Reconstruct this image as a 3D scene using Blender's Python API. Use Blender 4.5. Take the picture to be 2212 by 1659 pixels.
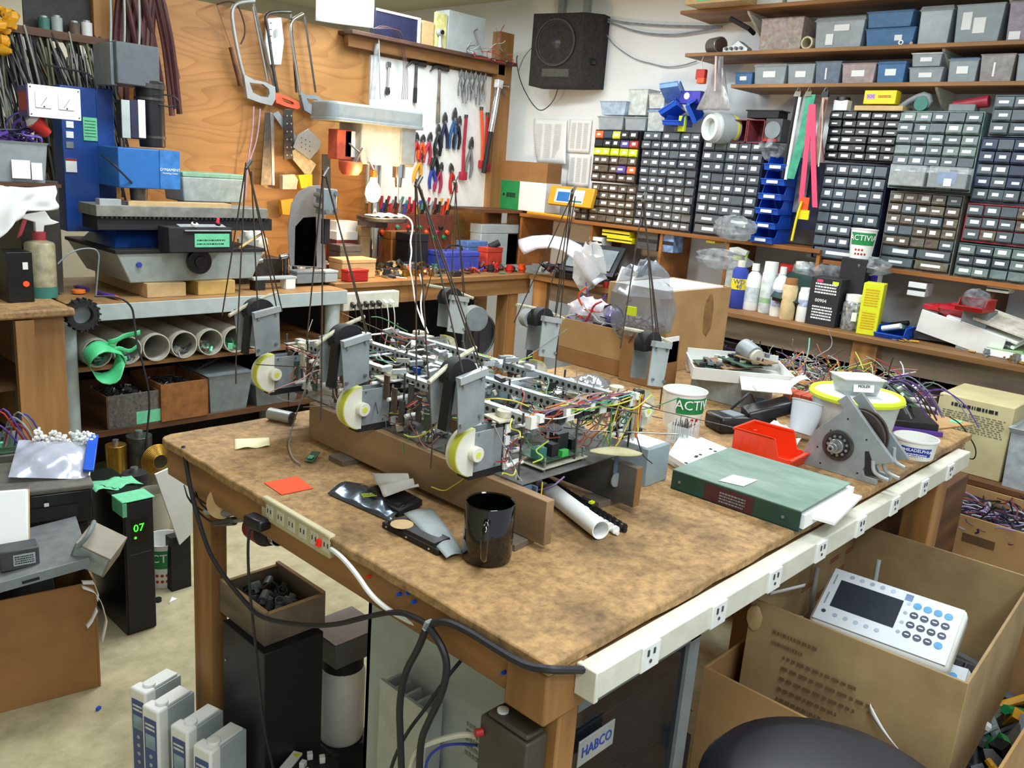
import bpy,math,random
from mathutils import Vector,Matrix,Euler
R=math.radians
for o in list(bpy.data.objects):bpy.data.objects.remove(o)
COL=bpy.context.scene.collection
rnd=random.Random(7)
V=Vector
# ---------------------------------------------------------------- camera
CX,CY,FPX=1106.0,829.5,1843.0
PITCH,ROLL,YAW=.24525,.0768,.7460
EYE=V((0,0,1.5))
Fw=V((math.cos(YAW)*math.cos(PITCH),math.sin(YAW)*math.cos(PITCH),-math.sin(PITCH)))
_rt=V((math.sin(YAW),-math.cos(YAW),0));_u=_rt.cross(Fw)
Rg=_rt*math.cos(ROLL)+_u*math.sin(ROLL);Up=-_rt*math.sin(ROLL)+_u*math.cos(ROLL)
cd=bpy.data.cameras.new('camera');cam=bpy.data.objects.new('camera',cd);COL.objects.link(cam)
cd.sensor_width=36;cd.lens=FPX/2212*36;cd.clip_start=.02;cd.clip_end=60
cam.matrix_world=Matrix(((Rg.x,Up.x,-Fw.x,EYE.x),(Rg.y,Up.y,-Fw.y,EYE.y),(Rg.z,Up.z,-Fw.z,EYE.z),(0,0,0,1)))
bpy.context.scene.camera=cam
sc=bpy.context.scene
sc.view_settings.view_transform='Standard';sc.view_settings.look='None'
sc.view_settings.exposure=0.42;sc.view_settings.gamma=1;sc.view_settings.use_curve_mapping=False
w=bpy.data.worlds.new('world');sc.world=w;w.use_nodes=True
w.node_tree.nodes['Background'].inputs[0].default_value=(.86,.94,1,1);w.node_tree.nodes['Background'].inputs[1].default_value=.55
def area(name,loc,sx,sy,power,col=(.88,.96,1)):
    l=bpy.data.lights.new(name,'AREA');l.shape='RECTANGLE';l.size=sx;l.size_y=sy;l.energy=power;l.color=col
    o=bpy.data.objects.new(name,l);COL.objects.link(o);o.location=loc;return o
area('fluorescent_and_fill_light',(1.0,.1,2.55),.5,1.4,24)
area('fluorescent_and_fill_light',(.1,-.7,2.5),1.2,.3,26)  # added fill on the camera side, brightens the robot's front-facing leg plates
area('fluorescent_and_fill_light',(2.9,1.3,2.55),.3,2.0,35)
area('fluorescent_and_fill_light',(3.0,3.3,2.55),.3,1.6,30)
area('fluorescent_and_fill_light',(1.5,2.6,2.55),1.6,.3,30)
area('fluorescent_and_fill_light',(2.6,5.2,2.5),1.5,.4,22)
def sr(c):
    if isinstance(c,str):c=[int(c[i:i+2],16)/255 for i in(0,2,4)]
    return tuple(x/12.92 if x<=.04045 else((x+.055)/1.055)**2.4 for x in c)
# ---------------------------------------------------------------- rays from the eye to real planes
def ray(px,py):return Fw*FPX+Rg*(px-CX)-Up*(py-CY)
def PX(px,py,v):d=ray(px,py);return EYE+d*((v-EYE.x)/d.x)
def PY(px,py,v):d=ray(px,py);return EYE+d*((v-EYE.y)/d.y)
def PZ(px,py,v):d=ray(px,py);return EYE+d*((v-EYE.z)/d.z)
def rx(a,b,c,d,X):
    xm,ym=(a+c)/2,(b+d)/2
    return PX(a,ym,X).y,PX(c,ym,X).y,PX(xm,d,X).z,PX(xm,b,X).z
def ry(a,b,c,d,Y):
    xm,ym=(a+c)/2,(b+d)/2
    return PY(a,ym,Y).x,PY(c,ym,Y).x,PY(xm,d,Y).z,PY(xm,b,Y).z
# ---------------------------------------------------------------- materials
MATS={}
def mat(name,col,rough=.5,metal=0,noise=.12,scale=25,bump=.0,kind=None,col2=None,alpha=1,emit=0,coat=0,stretch=(1,1,1),spec=.5,trans=0):
    if name in MATS:return MATS[name]
    m=bpy.data.materials.new(name);m.use_nodes=True;nt=m.node_tree;N=nt.nodes;L=nt.links
    b=N['Principled BSDF'];c=sr(col)
    b.inputs['Base Color'].default_value=(*c,1);b.inputs['Roughness'].default_value=rough;b.inputs['Metallic'].default_value=metal
    b.inputs['Coat Weight'].default_value=coat;b.inputs['Specular IOR Level'].default_value=spec
    if alpha<1:b.inputs['Alpha'].default_value=alpha
    if trans:b.inputs['Transmission Weight'].default_value=trans
    if emit:b.inputs['Emission Color'].default_value=(*c,1);b.inputs['Emission Strength'].default_value=emit
    if noise or bump or kind:
        tc=N.new('ShaderNodeTexCoord');mp=N.new('ShaderNodeMapping');mp.inputs['Scale'].default_value=stretch
        L.new(tc.outputs['Object'],mp.inputs[0])
        nz=N.new('ShaderNodeTexNoise');nz.inputs['Scale'].default_value=scale;nz.inputs['Detail'].default_value=6;nz.inputs['Roughness'].default_value=.65
        L.new(mp.outputs[0],nz.inputs['Vector'])
        cr=N.new('ShaderNodeValToRGB');L.new(nz.outputs[0],cr.inputs[0])
        c2=sr(col2)if col2 else tuple(max(0,x*(1-noise*3))for x in c)
        cr.color_ramp.elements[0].position=.3;cr.color_ramp.elements[0].color=(*c2,1)
        hi=c if col2 else tuple(min(1,x*(1+noise))for x in c)
        cr.color_ramp.elements[1].position=.65;cr.color_ramp.elements[1].color=(*hi,1)
        out=cr.outputs[0]
        if kind=='wood':
            wv=N.new('ShaderNodeTexWave');wv.wave_type='RINGS';wv.inputs['Scale'].default_value=scale*.25;wv.inputs['Distortion'].default_value=7;wv.inputs['Detail'].default_value=3
            wv.inputs['Detail Scale'].default_value=1.2
            L.new(mp.outputs[0],wv.inputs['Vector'])
            mx=N.new('ShaderNodeMixRGB');mx.blend_type='MULTIPLY';mx.inputs[0].default_value=.35
            L.new(cr.outputs[0],mx.inputs[1]);L.new(wv.outputs[0],mx.inputs[2]);out=mx.outputs[0]
        if kind=='ply':
            n2=N.new('ShaderNodeTexNoise');n2.inputs['Scale'].default_value=1.6;n2.inputs['Detail'].default_value=2.5
            L.new(mp.outputs[0],n2.inputs['Vector'])
            ml=N.new('ShaderNodeMath');ml.operation='MULTIPLY';ml.inputs[1].default_value=26;L.new(n2.outputs[0],ml.inputs[0])
            fr=N.new('ShaderNodeMath');fr.operation='FRACT';L.new(ml.outputs[0],fr.inputs[0])
            r2=N.new('ShaderNodeValToRGB');r2.color_ramp.elements[0].color=(.74,.64,.54,1);r2.color_ramp.elements[1].position=.45;r2.color_ramp.elements[1].color=(1,1,1,1)
            L.new(fr.outputs[0],r2.inputs[0])
            mx=N.new('ShaderNodeMixRGB');mx.blend_type='MULTIPLY';mx.inputs[0].default_value=.75
            L.new(cr.outputs[0],mx.inputs[1]);L.new(r2.outputs[0],mx.inputs[2]);out=mx.outputs[0]
        if kind in('chip','floor'):
            n2=N.new('ShaderNodeTexNoise');n2.inputs['Scale'].default_value=5 if kind=='chip' else 1.6;n2.inputs['Detail'].default_value=5
            L.new(tc.outputs['Object'],n2.inputs['Vector'])
            r2=N.new('ShaderNodeValToRGB');r2.color_ramp.elements[0].position=.30;r2.color_ramp.elements[1].position=.47
            r2.color_ramp.elements[0].color=(.36,.35,.34,1)if kind=='chip' else(.82,.8,.78,1);r2.color_ramp.elements[1].color=(1,1,1,1)
            L.new(n2.outputs[0],r2.inputs[0])
            mx=N.new('ShaderNodeMixRGB');mx.blend_type='MULTIPLY';mx.inputs[0].default_value=.8
            L.new(cr.outputs[0],mx.inputs[1]);L.new(r2.outputs[0],mx.inputs[2]);out=mx.outputs[0]
        if kind=='cells':
            vo=N.new('ShaderNodeTexVoronoi');vo.inputs['Scale'].default_value=scale*2;L.new(mp.outputs[0],vo.inputs['Vector'])
            mx=N.new('ShaderNodeMixRGB');mx.inputs[0].default_value=.5;L.new(cr.outputs[0],mx.inputs[1])
            hs=N.new('ShaderNodeHueSaturation');hs.inputs['Saturation'].default_value=.35;L.new(vo.outputs['Color'],hs.inputs['Color']);L.new(hs.outputs[0],mx.inputs[2]);mx.blend_type='MULTIPLY';out=mx.outputs[0]
        L.new(out,b.inputs['Base Color'])
        if bump:
            bp=N.new('ShaderNodeBump');bp.inputs['Strength'].default_value=bump;bp.inputs['Distance'].default_value=.004
            L.new(nz.outputs[0],bp.inputs['Height']);L.new(bp.outputs[0],b.inputs['Normal'])
    MATS[name]=m;return m
WOODX=mat('pine_x','b08250',.6,noise=.1,scale=14,kind='wood',stretch=(.12,1,1),col2='8a5a2a')
WOODY=mat('pine_y','ac7e4c',.6,noise=.1,scale=14,kind='wood',stretch=(1,.12,1),col2='84562a')
WOODZ=mat('pine_z','b8864e',.6,noise=.1,scale=14,kind='wood',stretch=(1,1,.1),col2='8e6234')
DWOOD=mat('dark_wood','6e4628',.6,noise=.15,scale=14,kind='wood',stretch=(.15,.15,1))
RISER=mat('riser_pine','a88a66',.65,noise=.12,scale=9,kind='wood',stretch=(1,.18,1),col2='86684a')
GREYWOOD=mat('weathered_wood','8b7c6c',.7,noise=.15,scale=12,kind='wood',stretch=(1,.2,1))
PLY=mat('plywood','b8844a',.5,noise=.08,scale=6,kind='ply',stretch=(.32,1,1.6),col2='a0723a',coat=.15)
CHIP=mat('chipboard','b8925f',.75,noise=.1,scale=62,kind='chip',col2='7c5f3e',bump=.3)
CONC=mat('concrete','b8ae8c',.7,noise=.05,scale=14,kind='floor',col2='98906e',bump=.1)
WALLM=mat('white_paint','eef2f4',.75,noise=.02,scale=3)
CREAM=mat('cream_paint','d9d4bc',.75,noise=.02,scale=3)
CEILM=mat('ceiling_paint','c9c2a8',.8,noise=.02,scale=3)
CARD=mat('cardboard','b58f5f',.8,noise=.05,scale=5,col2='9c784a')
CARD2=mat('cardboard_brown','9c7040',.8,noise=.05,scale=5,col2='855c34')
CARDG=mat('cardboard_grey_tan','ae9468',.8,noise=.06,scale=5,col2='8c7250')
WHITE=mat('white_plastic','eceeea',.4,noise=.03,scale=12)
PAPER=mat('paper','f2f4f2',.8,noise=.01,scale=6)
OFFW=mat('off_white_plastic','d9d8c8',.45,noise=.05,scale=20)
BEIGE=mat('beige_plastic','c9c09a',.45,noise=.05,scale=20)
BLACK=mat('black_plastic','16171a',.35,noise=.1,scale=20)
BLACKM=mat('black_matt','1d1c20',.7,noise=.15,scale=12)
RUBBER=mat('rubber_black','222228',.5,noise=.05)
DGREY=mat('dark_grey','45484c',.5,noise=.1)
GREY=mat('grey_paint','7f888c',.45,noise=.08,scale=15)
LGREY=mat('light_grey_paint','aeb8b8',.4,noise=.06,scale=12)
STEEL=mat('steel','a6a8aa',.32,.85,noise=.08,scale=30)
DSTEEL=mat('dark_steel','5c5a58',.4,.8,noise=.15,scale=30)
ALU=mat('aluminium','b4b9ba',.38,.4,noise=.05,scale=20)
ALUD=mat('dull_aluminium','8f9699',.5,.15,noise=.08,scale=20)
CHROME=mat('chrome','d8dadc',.12,1,noise=0)
BRASS=mat('brass','b08a3c',.35,.9,noise=.1)
BLUE=mat('mill_blue','1d4690',.35,noise=.08,scale=8)
LBLUE=mat('bright_blue','2a6cb4',.35,noise=.05)
BBLUE=mat('bin_blue','1c56c8',.3,noise=.04)
NAVY=mat('navy','1e2140',.5,noise=.1)
RED=mat('red','b42420',.4,noise=.06)
DRED=mat('dark_red','6e2226',.5,noise=.1)
MAROON=mat('maroon_rubber','4c2226',.5,noise=.12)
ORANGE=mat('orange','e8551e',.45,noise=.04)
ORED=mat('bin_orange_red','e63c14',.38,noise=.03)
YEL=mat('yellow','e8d420',.4,noise=.04)
DYEL=mat('deep_yellow','d89c1c',.45,noise=.05)
LIME=mat('lime','d6e82a',.5,noise=.02)
TAPE=mat('green_masking_tape','6cc898',.7,noise=.05,scale=40)
GREEN=mat('green','1f8a4a',.45,noise=.05)
DGREEN=mat('binder_green','1e4238',.5,noise=.06)
PURPLE=mat('purple','5a3a9a',.45,noise=.06)
TEAL=mat('teal','3c7c70',.5,noise=.06)
PCB=mat('circuit_green','3f5c48',.45,noise=.2,scale=80)
TAN=mat('tan','c8a878',.6,noise=.06)
PINK=mat('pink','d8486c',.45,noise=.04)
CLEAR=mat('clear_plastic','e8f0f2',.12,noise=0,alpha=.28,spec=.8)
FILM=mat('plastic_film','b4bcc2',.12,noise=.3,scale=22,alpha=.36,spec=1,bump=.8)
SMOKE=mat('smoky_plastic','b9c4ca',.2,noise=.05,alpha=.48,spec=.9)
BLUEC=mat('blue_translucent','5c86b4',.25,noise=.06,alpha=.72)
GLASSD=mat('dark_glass','1c222c',.06,noise=0,alpha=.55,spec=.9)
JUNK=mat('junk_bits','8c8a86',.5,.3,noise=.3,scale=45,kind='cells')
JUNKD=mat('dark_junk_bits','3c3a3e',.5,.4,noise=.3,scale=45,kind='cells')
JUNKB=mat('brown_junk_bits','7a5a40',.5,.2,noise=.3,scale=45,kind='cells')
# ---------------------------------------------------------------- mesh building
class MB:
    def __init__(s,M=None):s.v=[];s.f=[];s.mi=[];s.M=M;s.cur=0
    def add(s,vs,fs,mi=None):
        n=len(s.v);s.v+=[tuple((s.M@V(p))if s.M else p)for p in vs]
        s.f+=[tuple(i+n for i in f)for f in fs];s.mi+=[s.cur if mi is None else mi]*len(fs);return s
    def box(s,c,d,rot=None,mi=None):
        hx,hy,hz=d[0]/2,d[1]/2,d[2]/2
        ps=[V((x,y,z))for x in(-hx,hx)for y in(-hy,hy)for z in(-hz,hz)]
        if rot:E_=Euler(rot).to_matrix();ps=[E_@p for p in ps]
        return s.add([p+V(c)for p in ps],[(0,1,3,2),(4,6,7,5),(0,4,5,1),(2,3,7,6),(0,2,6,4),(1,5,7,3)],mi)
    def bx(s,x0,y0,z0,x1,y1,z1,mi=None):return s.box(((x0+x1)/2,(y0+y1)/2,(z0+z1)/2),(abs(x1-x0),abs(y1-y0),abs(z1-z0)),None,mi)
    def frus(s,c,d0,d1,h,mi=None,bottom=True,top=True):
        p=[V((c[0]+a*d[0]/2,c[1]+b*d[1]/2,c[2]+z))for d,z in((d0,0),(d1,h))for a,b in((-1,-1),(1,-1),(1,1),(-1,1))]
        fs=[(0,1,5,4),(1,2,6,5),(2,3,7,6),(3,0,4,7)]
        if bottom:fs.append((3,2,1,0))
        if top:fs.append((4,5,6,7))
        return s.add(p,fs,mi)
    def tray(s,c,d0,d1,h,t=.003,mi=None):
        s.frus(c,d0,d1,h,mi,True,False)
        s.frus((c[0],c[1],c[2]+t),(d0[0]-2*t,d0[1]-2*t),(d1[0]-2*t,d1[1]-2*t),h-t,mi,True,False)
        a=[V((c[0]+x*d1[0]/2,c[1]+y*d1[1]/2,c[2]+h))for x,y in((-1,-1),(1,-1),(1,1),(-1,1))]
        b=[V((c[0]+x*(d1[0]/2-t),c[1]+y*(d1[1]/2-t),c[2]+h))for x,y in((-1,-1),(1,-1),(1,1),(-1,1))]
        return s.add(a+b,[(i,(i+1)%4,4+(i+1)%4,4+i)for i in range(4)],mi)
    def cyl(s,p0,p1,r0,r1=None,n=14,caps=True,mi=None):
        p0,p1=V(p0),V(p1);r1=r0 if r1 is None else r1;d=(p1-p0)
        if d.length<1e-6:return s
        a=d.normalized().orthogonal().normalized();b=d.normalized().cross(a)
        ring=lambda p,r:[p+a*math.cos(2*math.pi*i/n)*r+b*math.sin(2*math.pi*i/n)*r for i in range(n)]
        fs=[(i,(i+1)%n,n+(i+1)%n,n+i)for i in range(n)]
        if caps:fs+=[tuple(range(n))[::-1],tuple(range(n,2*n))]
        return s.add(ring(p0,r0)+ring(p1,r1),fs,mi)
    def pipe(s,p0,p1,r,t,n=20,mi=None):
        s.cyl(p0,p1,r,n=n,caps=False,mi=mi);s.cyl(p1,p0,r-t,n=n,caps=False,mi=mi)
        p0,p1=V(p0),V(p1);dn=(p1-p0).normalized();a=dn.orthogonal().normalized();b=dn.cross(a)
        for p in(p0,p1):
            vs=[p+(a*math.cos(2*math.pi*i/n)+b*math.sin(2*math.pi*i/n))*q for q in(r,r-t)for i in range(n)]
            s.add(vs,[(i,(i+1)%n,n+(i+1)%n,n+i)for i in range(n)],mi)
        return s
    def lathe(s,prof,n=20,c=(0,0,0),axis='z',mi=None,sx=1,sy=1):
        vs=[]
        for r,z in prof:
            for i in range(n):
                a=2*math.pi*i/n;x,y=r*math.cos(a)*sx,r*math.sin(a)*sy
                q=(x,y,z)if axis=='z' else((z,x,y)if axis=='x' else(y,z,x))
                vs.append(V(q)+V(c))
        fs=[(k*n+i,k*n+(i+1)%n,(k+1)*n+(i+1)%n,(k+1)*n+i)for k in range(len(prof)-1)for i in range(n)]
        return s.add(vs,fs,mi)
    def prism(s,pts,a,b,plane='xy',mi=None):
        n=len(pts)
        f={'xy':lambda p,h:(p[0],p[1],h),'xz':lambda p,h:(p[0],h,p[1]),'yz':lambda p,h:(h,p[0],p[1])}[plane]
        return s.add([f(p,a)for p in pts]+[f(p,b)for p in pts],[(i,(i+1)%n,n+(i+1)%n,n+i)for i in range(n)]+[tuple(range(n))[::-1],tuple(range(n,2*n))],mi)
    def tube(s,pts,r,n=6,mi=None,smooth=0):
        pts=[V(p)for p in pts]
        for _ in range(smooth):
            q=[pts[0]]
            for a,b in zip(pts,pts[1:]):q+=[a.lerp(b,.25),a.lerp(b,.75)]
            pts=q+[pts[-1]]
        vs=[];prev=None
        for i,p in enumerate(pts):
            d=(pts[min(i+1,len(pts)-1)]-pts[max(i-1,0)])
            d=d.normalized()if d.length>1e-9 else V((0,0,1))
            a=d.orthogonal().normalized()if prev is None else(prev-d*prev.dot(d))
            a=a.normalized()if a.length>1e-6 else d.orthogonal().normalized();prev=a;b=d.cross(a)
            rr=r[i*len(r)//len(pts)]if isinstance(r,(list,tuple))else r
            vs+=[p+(a*math.cos(2*math.pi*k/n)+b*math.sin(2*math.pi*k/n))*rr for k in range(n)]
        fs=[(i*n+k,i*n+(k+1)%n,(i+1)*n+(k+1)%n,(i+1)*n+k)for i in range(len(pts)-1)for k in range(n)]
        fs+=[tuple(range(n))[::-1],tuple(range(len(vs)-n,len(vs)))]
        return s.add(vs,fs,mi)
    def sheet(s,nu,nv,fn,mi=None,t=0):
        vs=[V(fn(i/nu,j/nv))for i in range(nu+1)for j in range(nv+1)]
        w_=nv+1;fs=[(i*w_+j,(i+1)*w_+j,(i+1)*w_+j+1,i*w_+j+1)for i in range(nu)for j in range(nv)]
        s.add(vs,fs,mi)
        if t:
            s.add([p-V((0,0,t))for p in vs],[f[::-1]for f in fs],mi)
        return s
    def blob(s,c,r,mi=None,seed=0,jit=.25,n=7,m=5):
        q=random.Random(seed);vs=[]
        for j in range(m+1):
            th=math.pi*j/m
            for i in range(n):
                k=1+q.uniform(-jit,jit);ph=2*math.pi*i/n
                vs.append((c[0]+r[0]*k*math.sin(th)*math.cos(ph),c[1]+r[1]*k*math.sin(th)*math.sin(ph),c[2]+r[2]*k*math.cos(th)))
        return s.add(vs,[(j*n+i,(j+1)*n+i,(j+1)*n+(i+1)%n,j*n+(i+1)%n)for j in range(m)for i in range(n)],mi)
    def build(s,name,m,parent=None,label=None,cat=None,group=None,kind=None,bevel=0,smooth=40,solid=0,at=None):
        me=bpy.data.meshes.new(name)
        off=V(at)if at is not None else None
        vv=[tuple(V(p)-off)for p in s.v]if off else s.v
        me.from_pydata(vv,[],s.f);me.validate()
        for x in(m if isinstance(m,(list,tuple))else[m]):me.materials.append(x)
        if isinstance(m,(list,tuple))and len(me.polygons)==len(s.mi):me.polygons.foreach_set('material_index',s.mi)
        if smooth:
            me.polygons.foreach_set('use_smooth',[True]*len(me.polygons));me.set_sharp_from_angle(angle=R(smooth))
        me.update()
        o=bpy.data.objects.new(name,me);COL.objects.link(o)
        if off:o.location=off
        if parent:o.parent=parent
        if label:o['label']=label
        if cat:o['category']=cat
        if group:o['group']=group
        if kind:o['kind']=kind
        if bevel:b=o.modifiers.new('bevel','BEVEL');b.width=bevel;b.segments=2;b.limit_method='ANGLE'
        if solid:b=o.modifiers.new('solid','SOLIDIFY');b.thickness=solid
        return o
def T(name,label,cat,loc=(0,0,0),rz=0,group=None,rot=None):
    o=bpy.data.objects.new(name,None);COL.objects.link(o);o.empty_display_size=.02
    o.location=loc;o.rotation_euler=rot if rot else(0,0,R(rz));o['label']=label;o['category']=cat
    if group:o['group']=group
    return o
KIDS={}
def dup(root,loc,rot=None,label=None,group=None,scale=None):
    c=root.copy();COL.objects.link(c);c.location=loc
    if rot is not None:c.rotation_euler=rot
    if scale:c.scale=scale
    if label:c['label']=label
    if group:c['group']=group
    if root.name not in KIDS:KIDS[root.name]=[(k,[g for g in bpy.data.objects if g.parent==k])for k in bpy.data.objects if k.parent==root]
    for k,gs in KIDS[root.name]:
        d=k.copy();COL.objects.link(d);d.parent=c
        for g in gs:e=g.copy();COL.objects.link(e);e.parent=d
    return c
def text(s,name,m,parent,loc,rot,size,depth=.0005,align='CENTER',sx=1):
    cu=bpy.data.curves.new(name,'FONT');cu.body=s;cu.size=size;cu.extrude=depth;cu.align_x=align;cu.align_y='CENTER';cu.resolution_u=2
    t=bpy.data.objects.new('tmp',cu);COL.objects.link(t);dg=bpy.context.evaluated_depsgraph_get()
    me=bpy.data.meshes.new_from_object(t.evaluated_get(dg));bpy.data.objects.remove(t)
    me.materials.clear();me.materials.append(m)
    o=bpy.data.objects.new(name,me);COL.objects.link(o);o.parent=parent;o.location=loc;o.rotation_euler=rot;o.scale=(sx,1,1);return o
INK=mat('ink','1c1e22',.8,noise=0);BLUEINK=mat('blue_ink','2c3f9c',.8,noise=0);WINK=mat('white_print','f4f6f4',.7,noise=0);REDINK=mat('red_print','a03428',.8,noise=0)
FACE_MY=(R(90),0,0)
FACE_MX=(R(90),0,R(-90))
def scrib(mb,o,u,v,w_,h,rows,seed=0,t=.0004,fill=.55):
    """unreadable print: small dashes in rows on the plane o + u,v"""
    q=random.Random(seed);o,u,v=V(o),V(u).normalized(),V(v).normalized();n=u.cross(v)*t
    rh=h/rows
    for r_ in range(rows):
        x=0;y=h-(r_+.5)*rh
        while x<w_*.97:
            l=min(q.uniform(.02,.09)*w_*1.2,w_-x);a=o+u*x+v*(y-rh*fill/2)
            p=[a,a+u*l,a+u*l+v*rh*fill,a+v*rh*fill]
            mb.add([k+n for k in p],[(0,1,2,3)]);x+=l+w_*.025
    return mb
# ================================================================ the room
def struct(mb,name,m,**k):return mb.build(name,m,kind='structure',**k)
b=MB();b.bx(-2.2,-1.5,-.1,4.5,6.3,0);struct(b,'floor',CONC)
b=MB();b.bx(4.4,-1.5,0,4.5,6.3,2.6);struct(b,'wall_right',WALLM)
b=MB();b.bx(-2.2,6.2,0,4.4,6.3,2.6);struct(b,'wall_back',CREAM)
b=MB();b.bx(-2.2,-1.5,2.6,4.5,6.3,2.7);struct(b,'ceiling',CEILM)
b=MB();b.bx(-2.3,-1.5,0,-2.2,6.3,2.6);struct(b,'wall_left',CREAM)
# two pale conduits on the white wall above the speaker
for k,(a,c)in enumerate(((1208,1220),(1262,1274))):
    y0,y1,_,_=rx(a,0,c,30,4.38)
    b=MB();b.bx(4.37,min(y0,y1),2.3,4.4,max(y0,y1),2.6);struct(b,'trim_%d'%(k+1),LGREY)
# plywood partition behind the left benches, with its studs
YP=4.1
b=MB();b.bx(1.62,YP,0,4.12,YP+.02,2.16);struct(b,'wall_partition',PLY)
x0,x1,_,_=ry(1074,40,1104,120,4.06)
b=MB();b.bx(x0,4.03,.9,x1,4.1,2.33);struct(b,'trim_3',WOODZ,bevel=.003)
x0=PY(205,100,4.06).x;x1=PY(250,100,4.06).x
b=MB();b.bx(x0,4.06,.2,x1,4.1,2.3);struct(b,'trim_4',WOODZ,bevel=.003)
x0,x1,_,_=ry(75,0,108,100,4.3)
b=MB();b.bx(x0,4.3,0,x1,4.36,2.6);struct(b,'trim_5',DWOOD,bevel=.003)
# ================================================================ main work table
TX0,TX1,TY0,TY1,TZ=.778,2.58,.615,1.76,.88
tb=T('workbench_table','large wooden worktable with a worn particle board top, in the middle of the room','table',(TX0,TY0,0))
o_=V((TX0,TY0,0))
b=MB()
NX,NY=40,26
prof=[]
q=random.Random(3)
W_,D_=TX1-TX0,TY1-TY0
def edge(n,f):return[f(i/n)for i in range(n)]
jit=lambda:q.uniform(-.0025,.0025)
cr_=.03
out=edge(30,lambda t:(t*W_,jit()))+edge(20,lambda t:(W_+jit(),t*D_))+edge(30,lambda t:(W_*(1-t),D_+jit()))
out+=[(cr_,D_),(cr_*.4,D_-cr_*.25),(cr_*.1,D_-cr_*.6),(0,D_-cr_*1.2)]+edge(20,lambda t:(jit(),(D_-.05)*(1-t)))[1:]
b.prism(out,.862,TZ);b.build('table_top',CHIP,tb,bevel=.003)
b=MB();b.bx(.02,.012,.795,W_-.02,.05,.862);b.build('apron',WOODX,tb,label='apron under the right hand edge of the table',bevel=.003)
b=MB();b.bx(.012,.05,.795,.05,D_-.02,.862);b.build('apron',WOODY,tb,label='apron along the left end of the table',bevel=.003)
b=MB();b.bx(.02,D_-.05,.79,W_-.02,D_-.012,.862);b.build('apron',WOODX,tb)
b=MB();b.bx(W_-.05,.05,.79,W_-.012,D_-.05,.862);b.build('apron',WOODY,tb)
b=MB();b.bx(.0,.0,.785,.085,.075,.862);b.build('corner_block',WOODZ,tb,bevel=.004)
for(x,y)in((.042,.006),(.052,D_-.13),(W_-.11,.03),(W_-.11,D_-.12)):
    b=MB();b.bx(x,y,0,x+(.042 if x<1 else .09),y+.08,.80);b.build('leg',WOODZ,tb,bevel=.004)
# push pins / screws standing in the apron
for k,(px,py,m)in enumerate(((866,1283,BBLUE),(886,1280,BBLUE),(898,1299,BBLUE),(1092,1452,BBLUE),(800,1245,ORED))):
    p=PX(px,py,TX0+.012)-o_
    b=MB();b.cyl(p+V((-.006,0,.001)),p+V((.002,0,0)),.0032,n=8);b.cyl(p+V((-.009,0,.0012)),p+V((-.0055,0,.001)),.0022,n=8)
    b.build('push_pin',m,tb,label='red push pin' if m is ORED else 'blue push pin')
# power raceway along the right edge
x0,x1=.0,W_-.02
pr_=T('power_raceway','long off-white outlet raceway screwed along the right edge of the worktable','power strip',(TX0+.062,TY0,0))
b=MB();b.bx(0,-.034,.816,1.62,.0,.86);b.build('housing',OFFW,pr_,bevel=.003)
b=MB();b.bx(-.004,-.036,.814,.006,.0,.862);b.build('end_cap',OFFW,pr_,bevel=.002)
for k in range(8):
    x=.10+k*.19
    b=MB();b.bx(x,-.038,.818,x+.045,-.033,.858);f_=b.build('outlet',WHITE,pr_,bevel=.001)
    b=MB();b.bx(x+.012,-.0395,.842,x+.016,-.0378,.852);b.bx(x+.027,-.0395,.842,x+.031,-.0378,.851);b.cyl((x+.0215,-.0395,.832),(x+.0215,-.0375,.832),.003,n=8)
    b.build('socket_slots',DGREY,f_)
# ================================================================ things lying on the worktable
def rectpx(pts,z):
    return[PZ(x,y,z)for x,y in pts]
# black mug
c=PZ(1051,1206,.88)
t=T('coffee_mug','glossy black coffee mug at the near side of the worktable','mug',c,rz=0)
b=MB();b.lathe([(.0,.0),(.034,0),(.0395,.004),(.041,.012),(.041,.099),(.0395,.101),(.0378,.099),(.0375,.012),(.0,.010)],40);b.build('cup_body',mat('mug_glaze','050506',.06,noise=0,coat=.5),t)
b=MB();d_=V((-c.x-.12,-c.y+.02,0)).normalized()
b.tube([d_*.036+V((0,0,.080)),d_*.056+V((0,0,.084)),d_*.071+V((0,0,.078)),d_*.073+V((0,0,.052)),d_*.062+V((0,0,.028)),d_*.038+V((0,0,.018))],.0062,10,smooth=2);b.build('handle',MATS['mug_glaze'],t)
# orange note and yellow slip
Q=rectpx([(570,1043),(608,1069),(677,1055),(642,1029)],.881)
b=MB();b.add(Q+[p+V((0,0,.0006))for p in Q],[(3,2,1,0),(4,5,6,7),(0,1,5,4),(1,2,6,5),(2,3,7,6),(3,0,4,7)]);b.build('paper_note',mat('orange_paper','f0552a',.8,noise=.01),label='bright orange paper note lying flat near the left edge of the worktable',cat='paper',at=Q[0])
Q=rectpx([(507,972),(583,966),(581,946),(507,949)],.881)
b=MB();b.sheet(8,3,lambda u,v:(Q[0].lerp(Q[1],u)).lerp(Q[3].lerp(Q[2],u),v)+V((0,0,.001+.004*math.sin(u*5)**2*(1-v))));b.build('paper_slip',mat('cream_paper','f6f0c4',.8,noise=.01),label='torn cream paper slip near the far left corner of the worktable',cat='paper',at=Q[0],solid=.0006)
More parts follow.
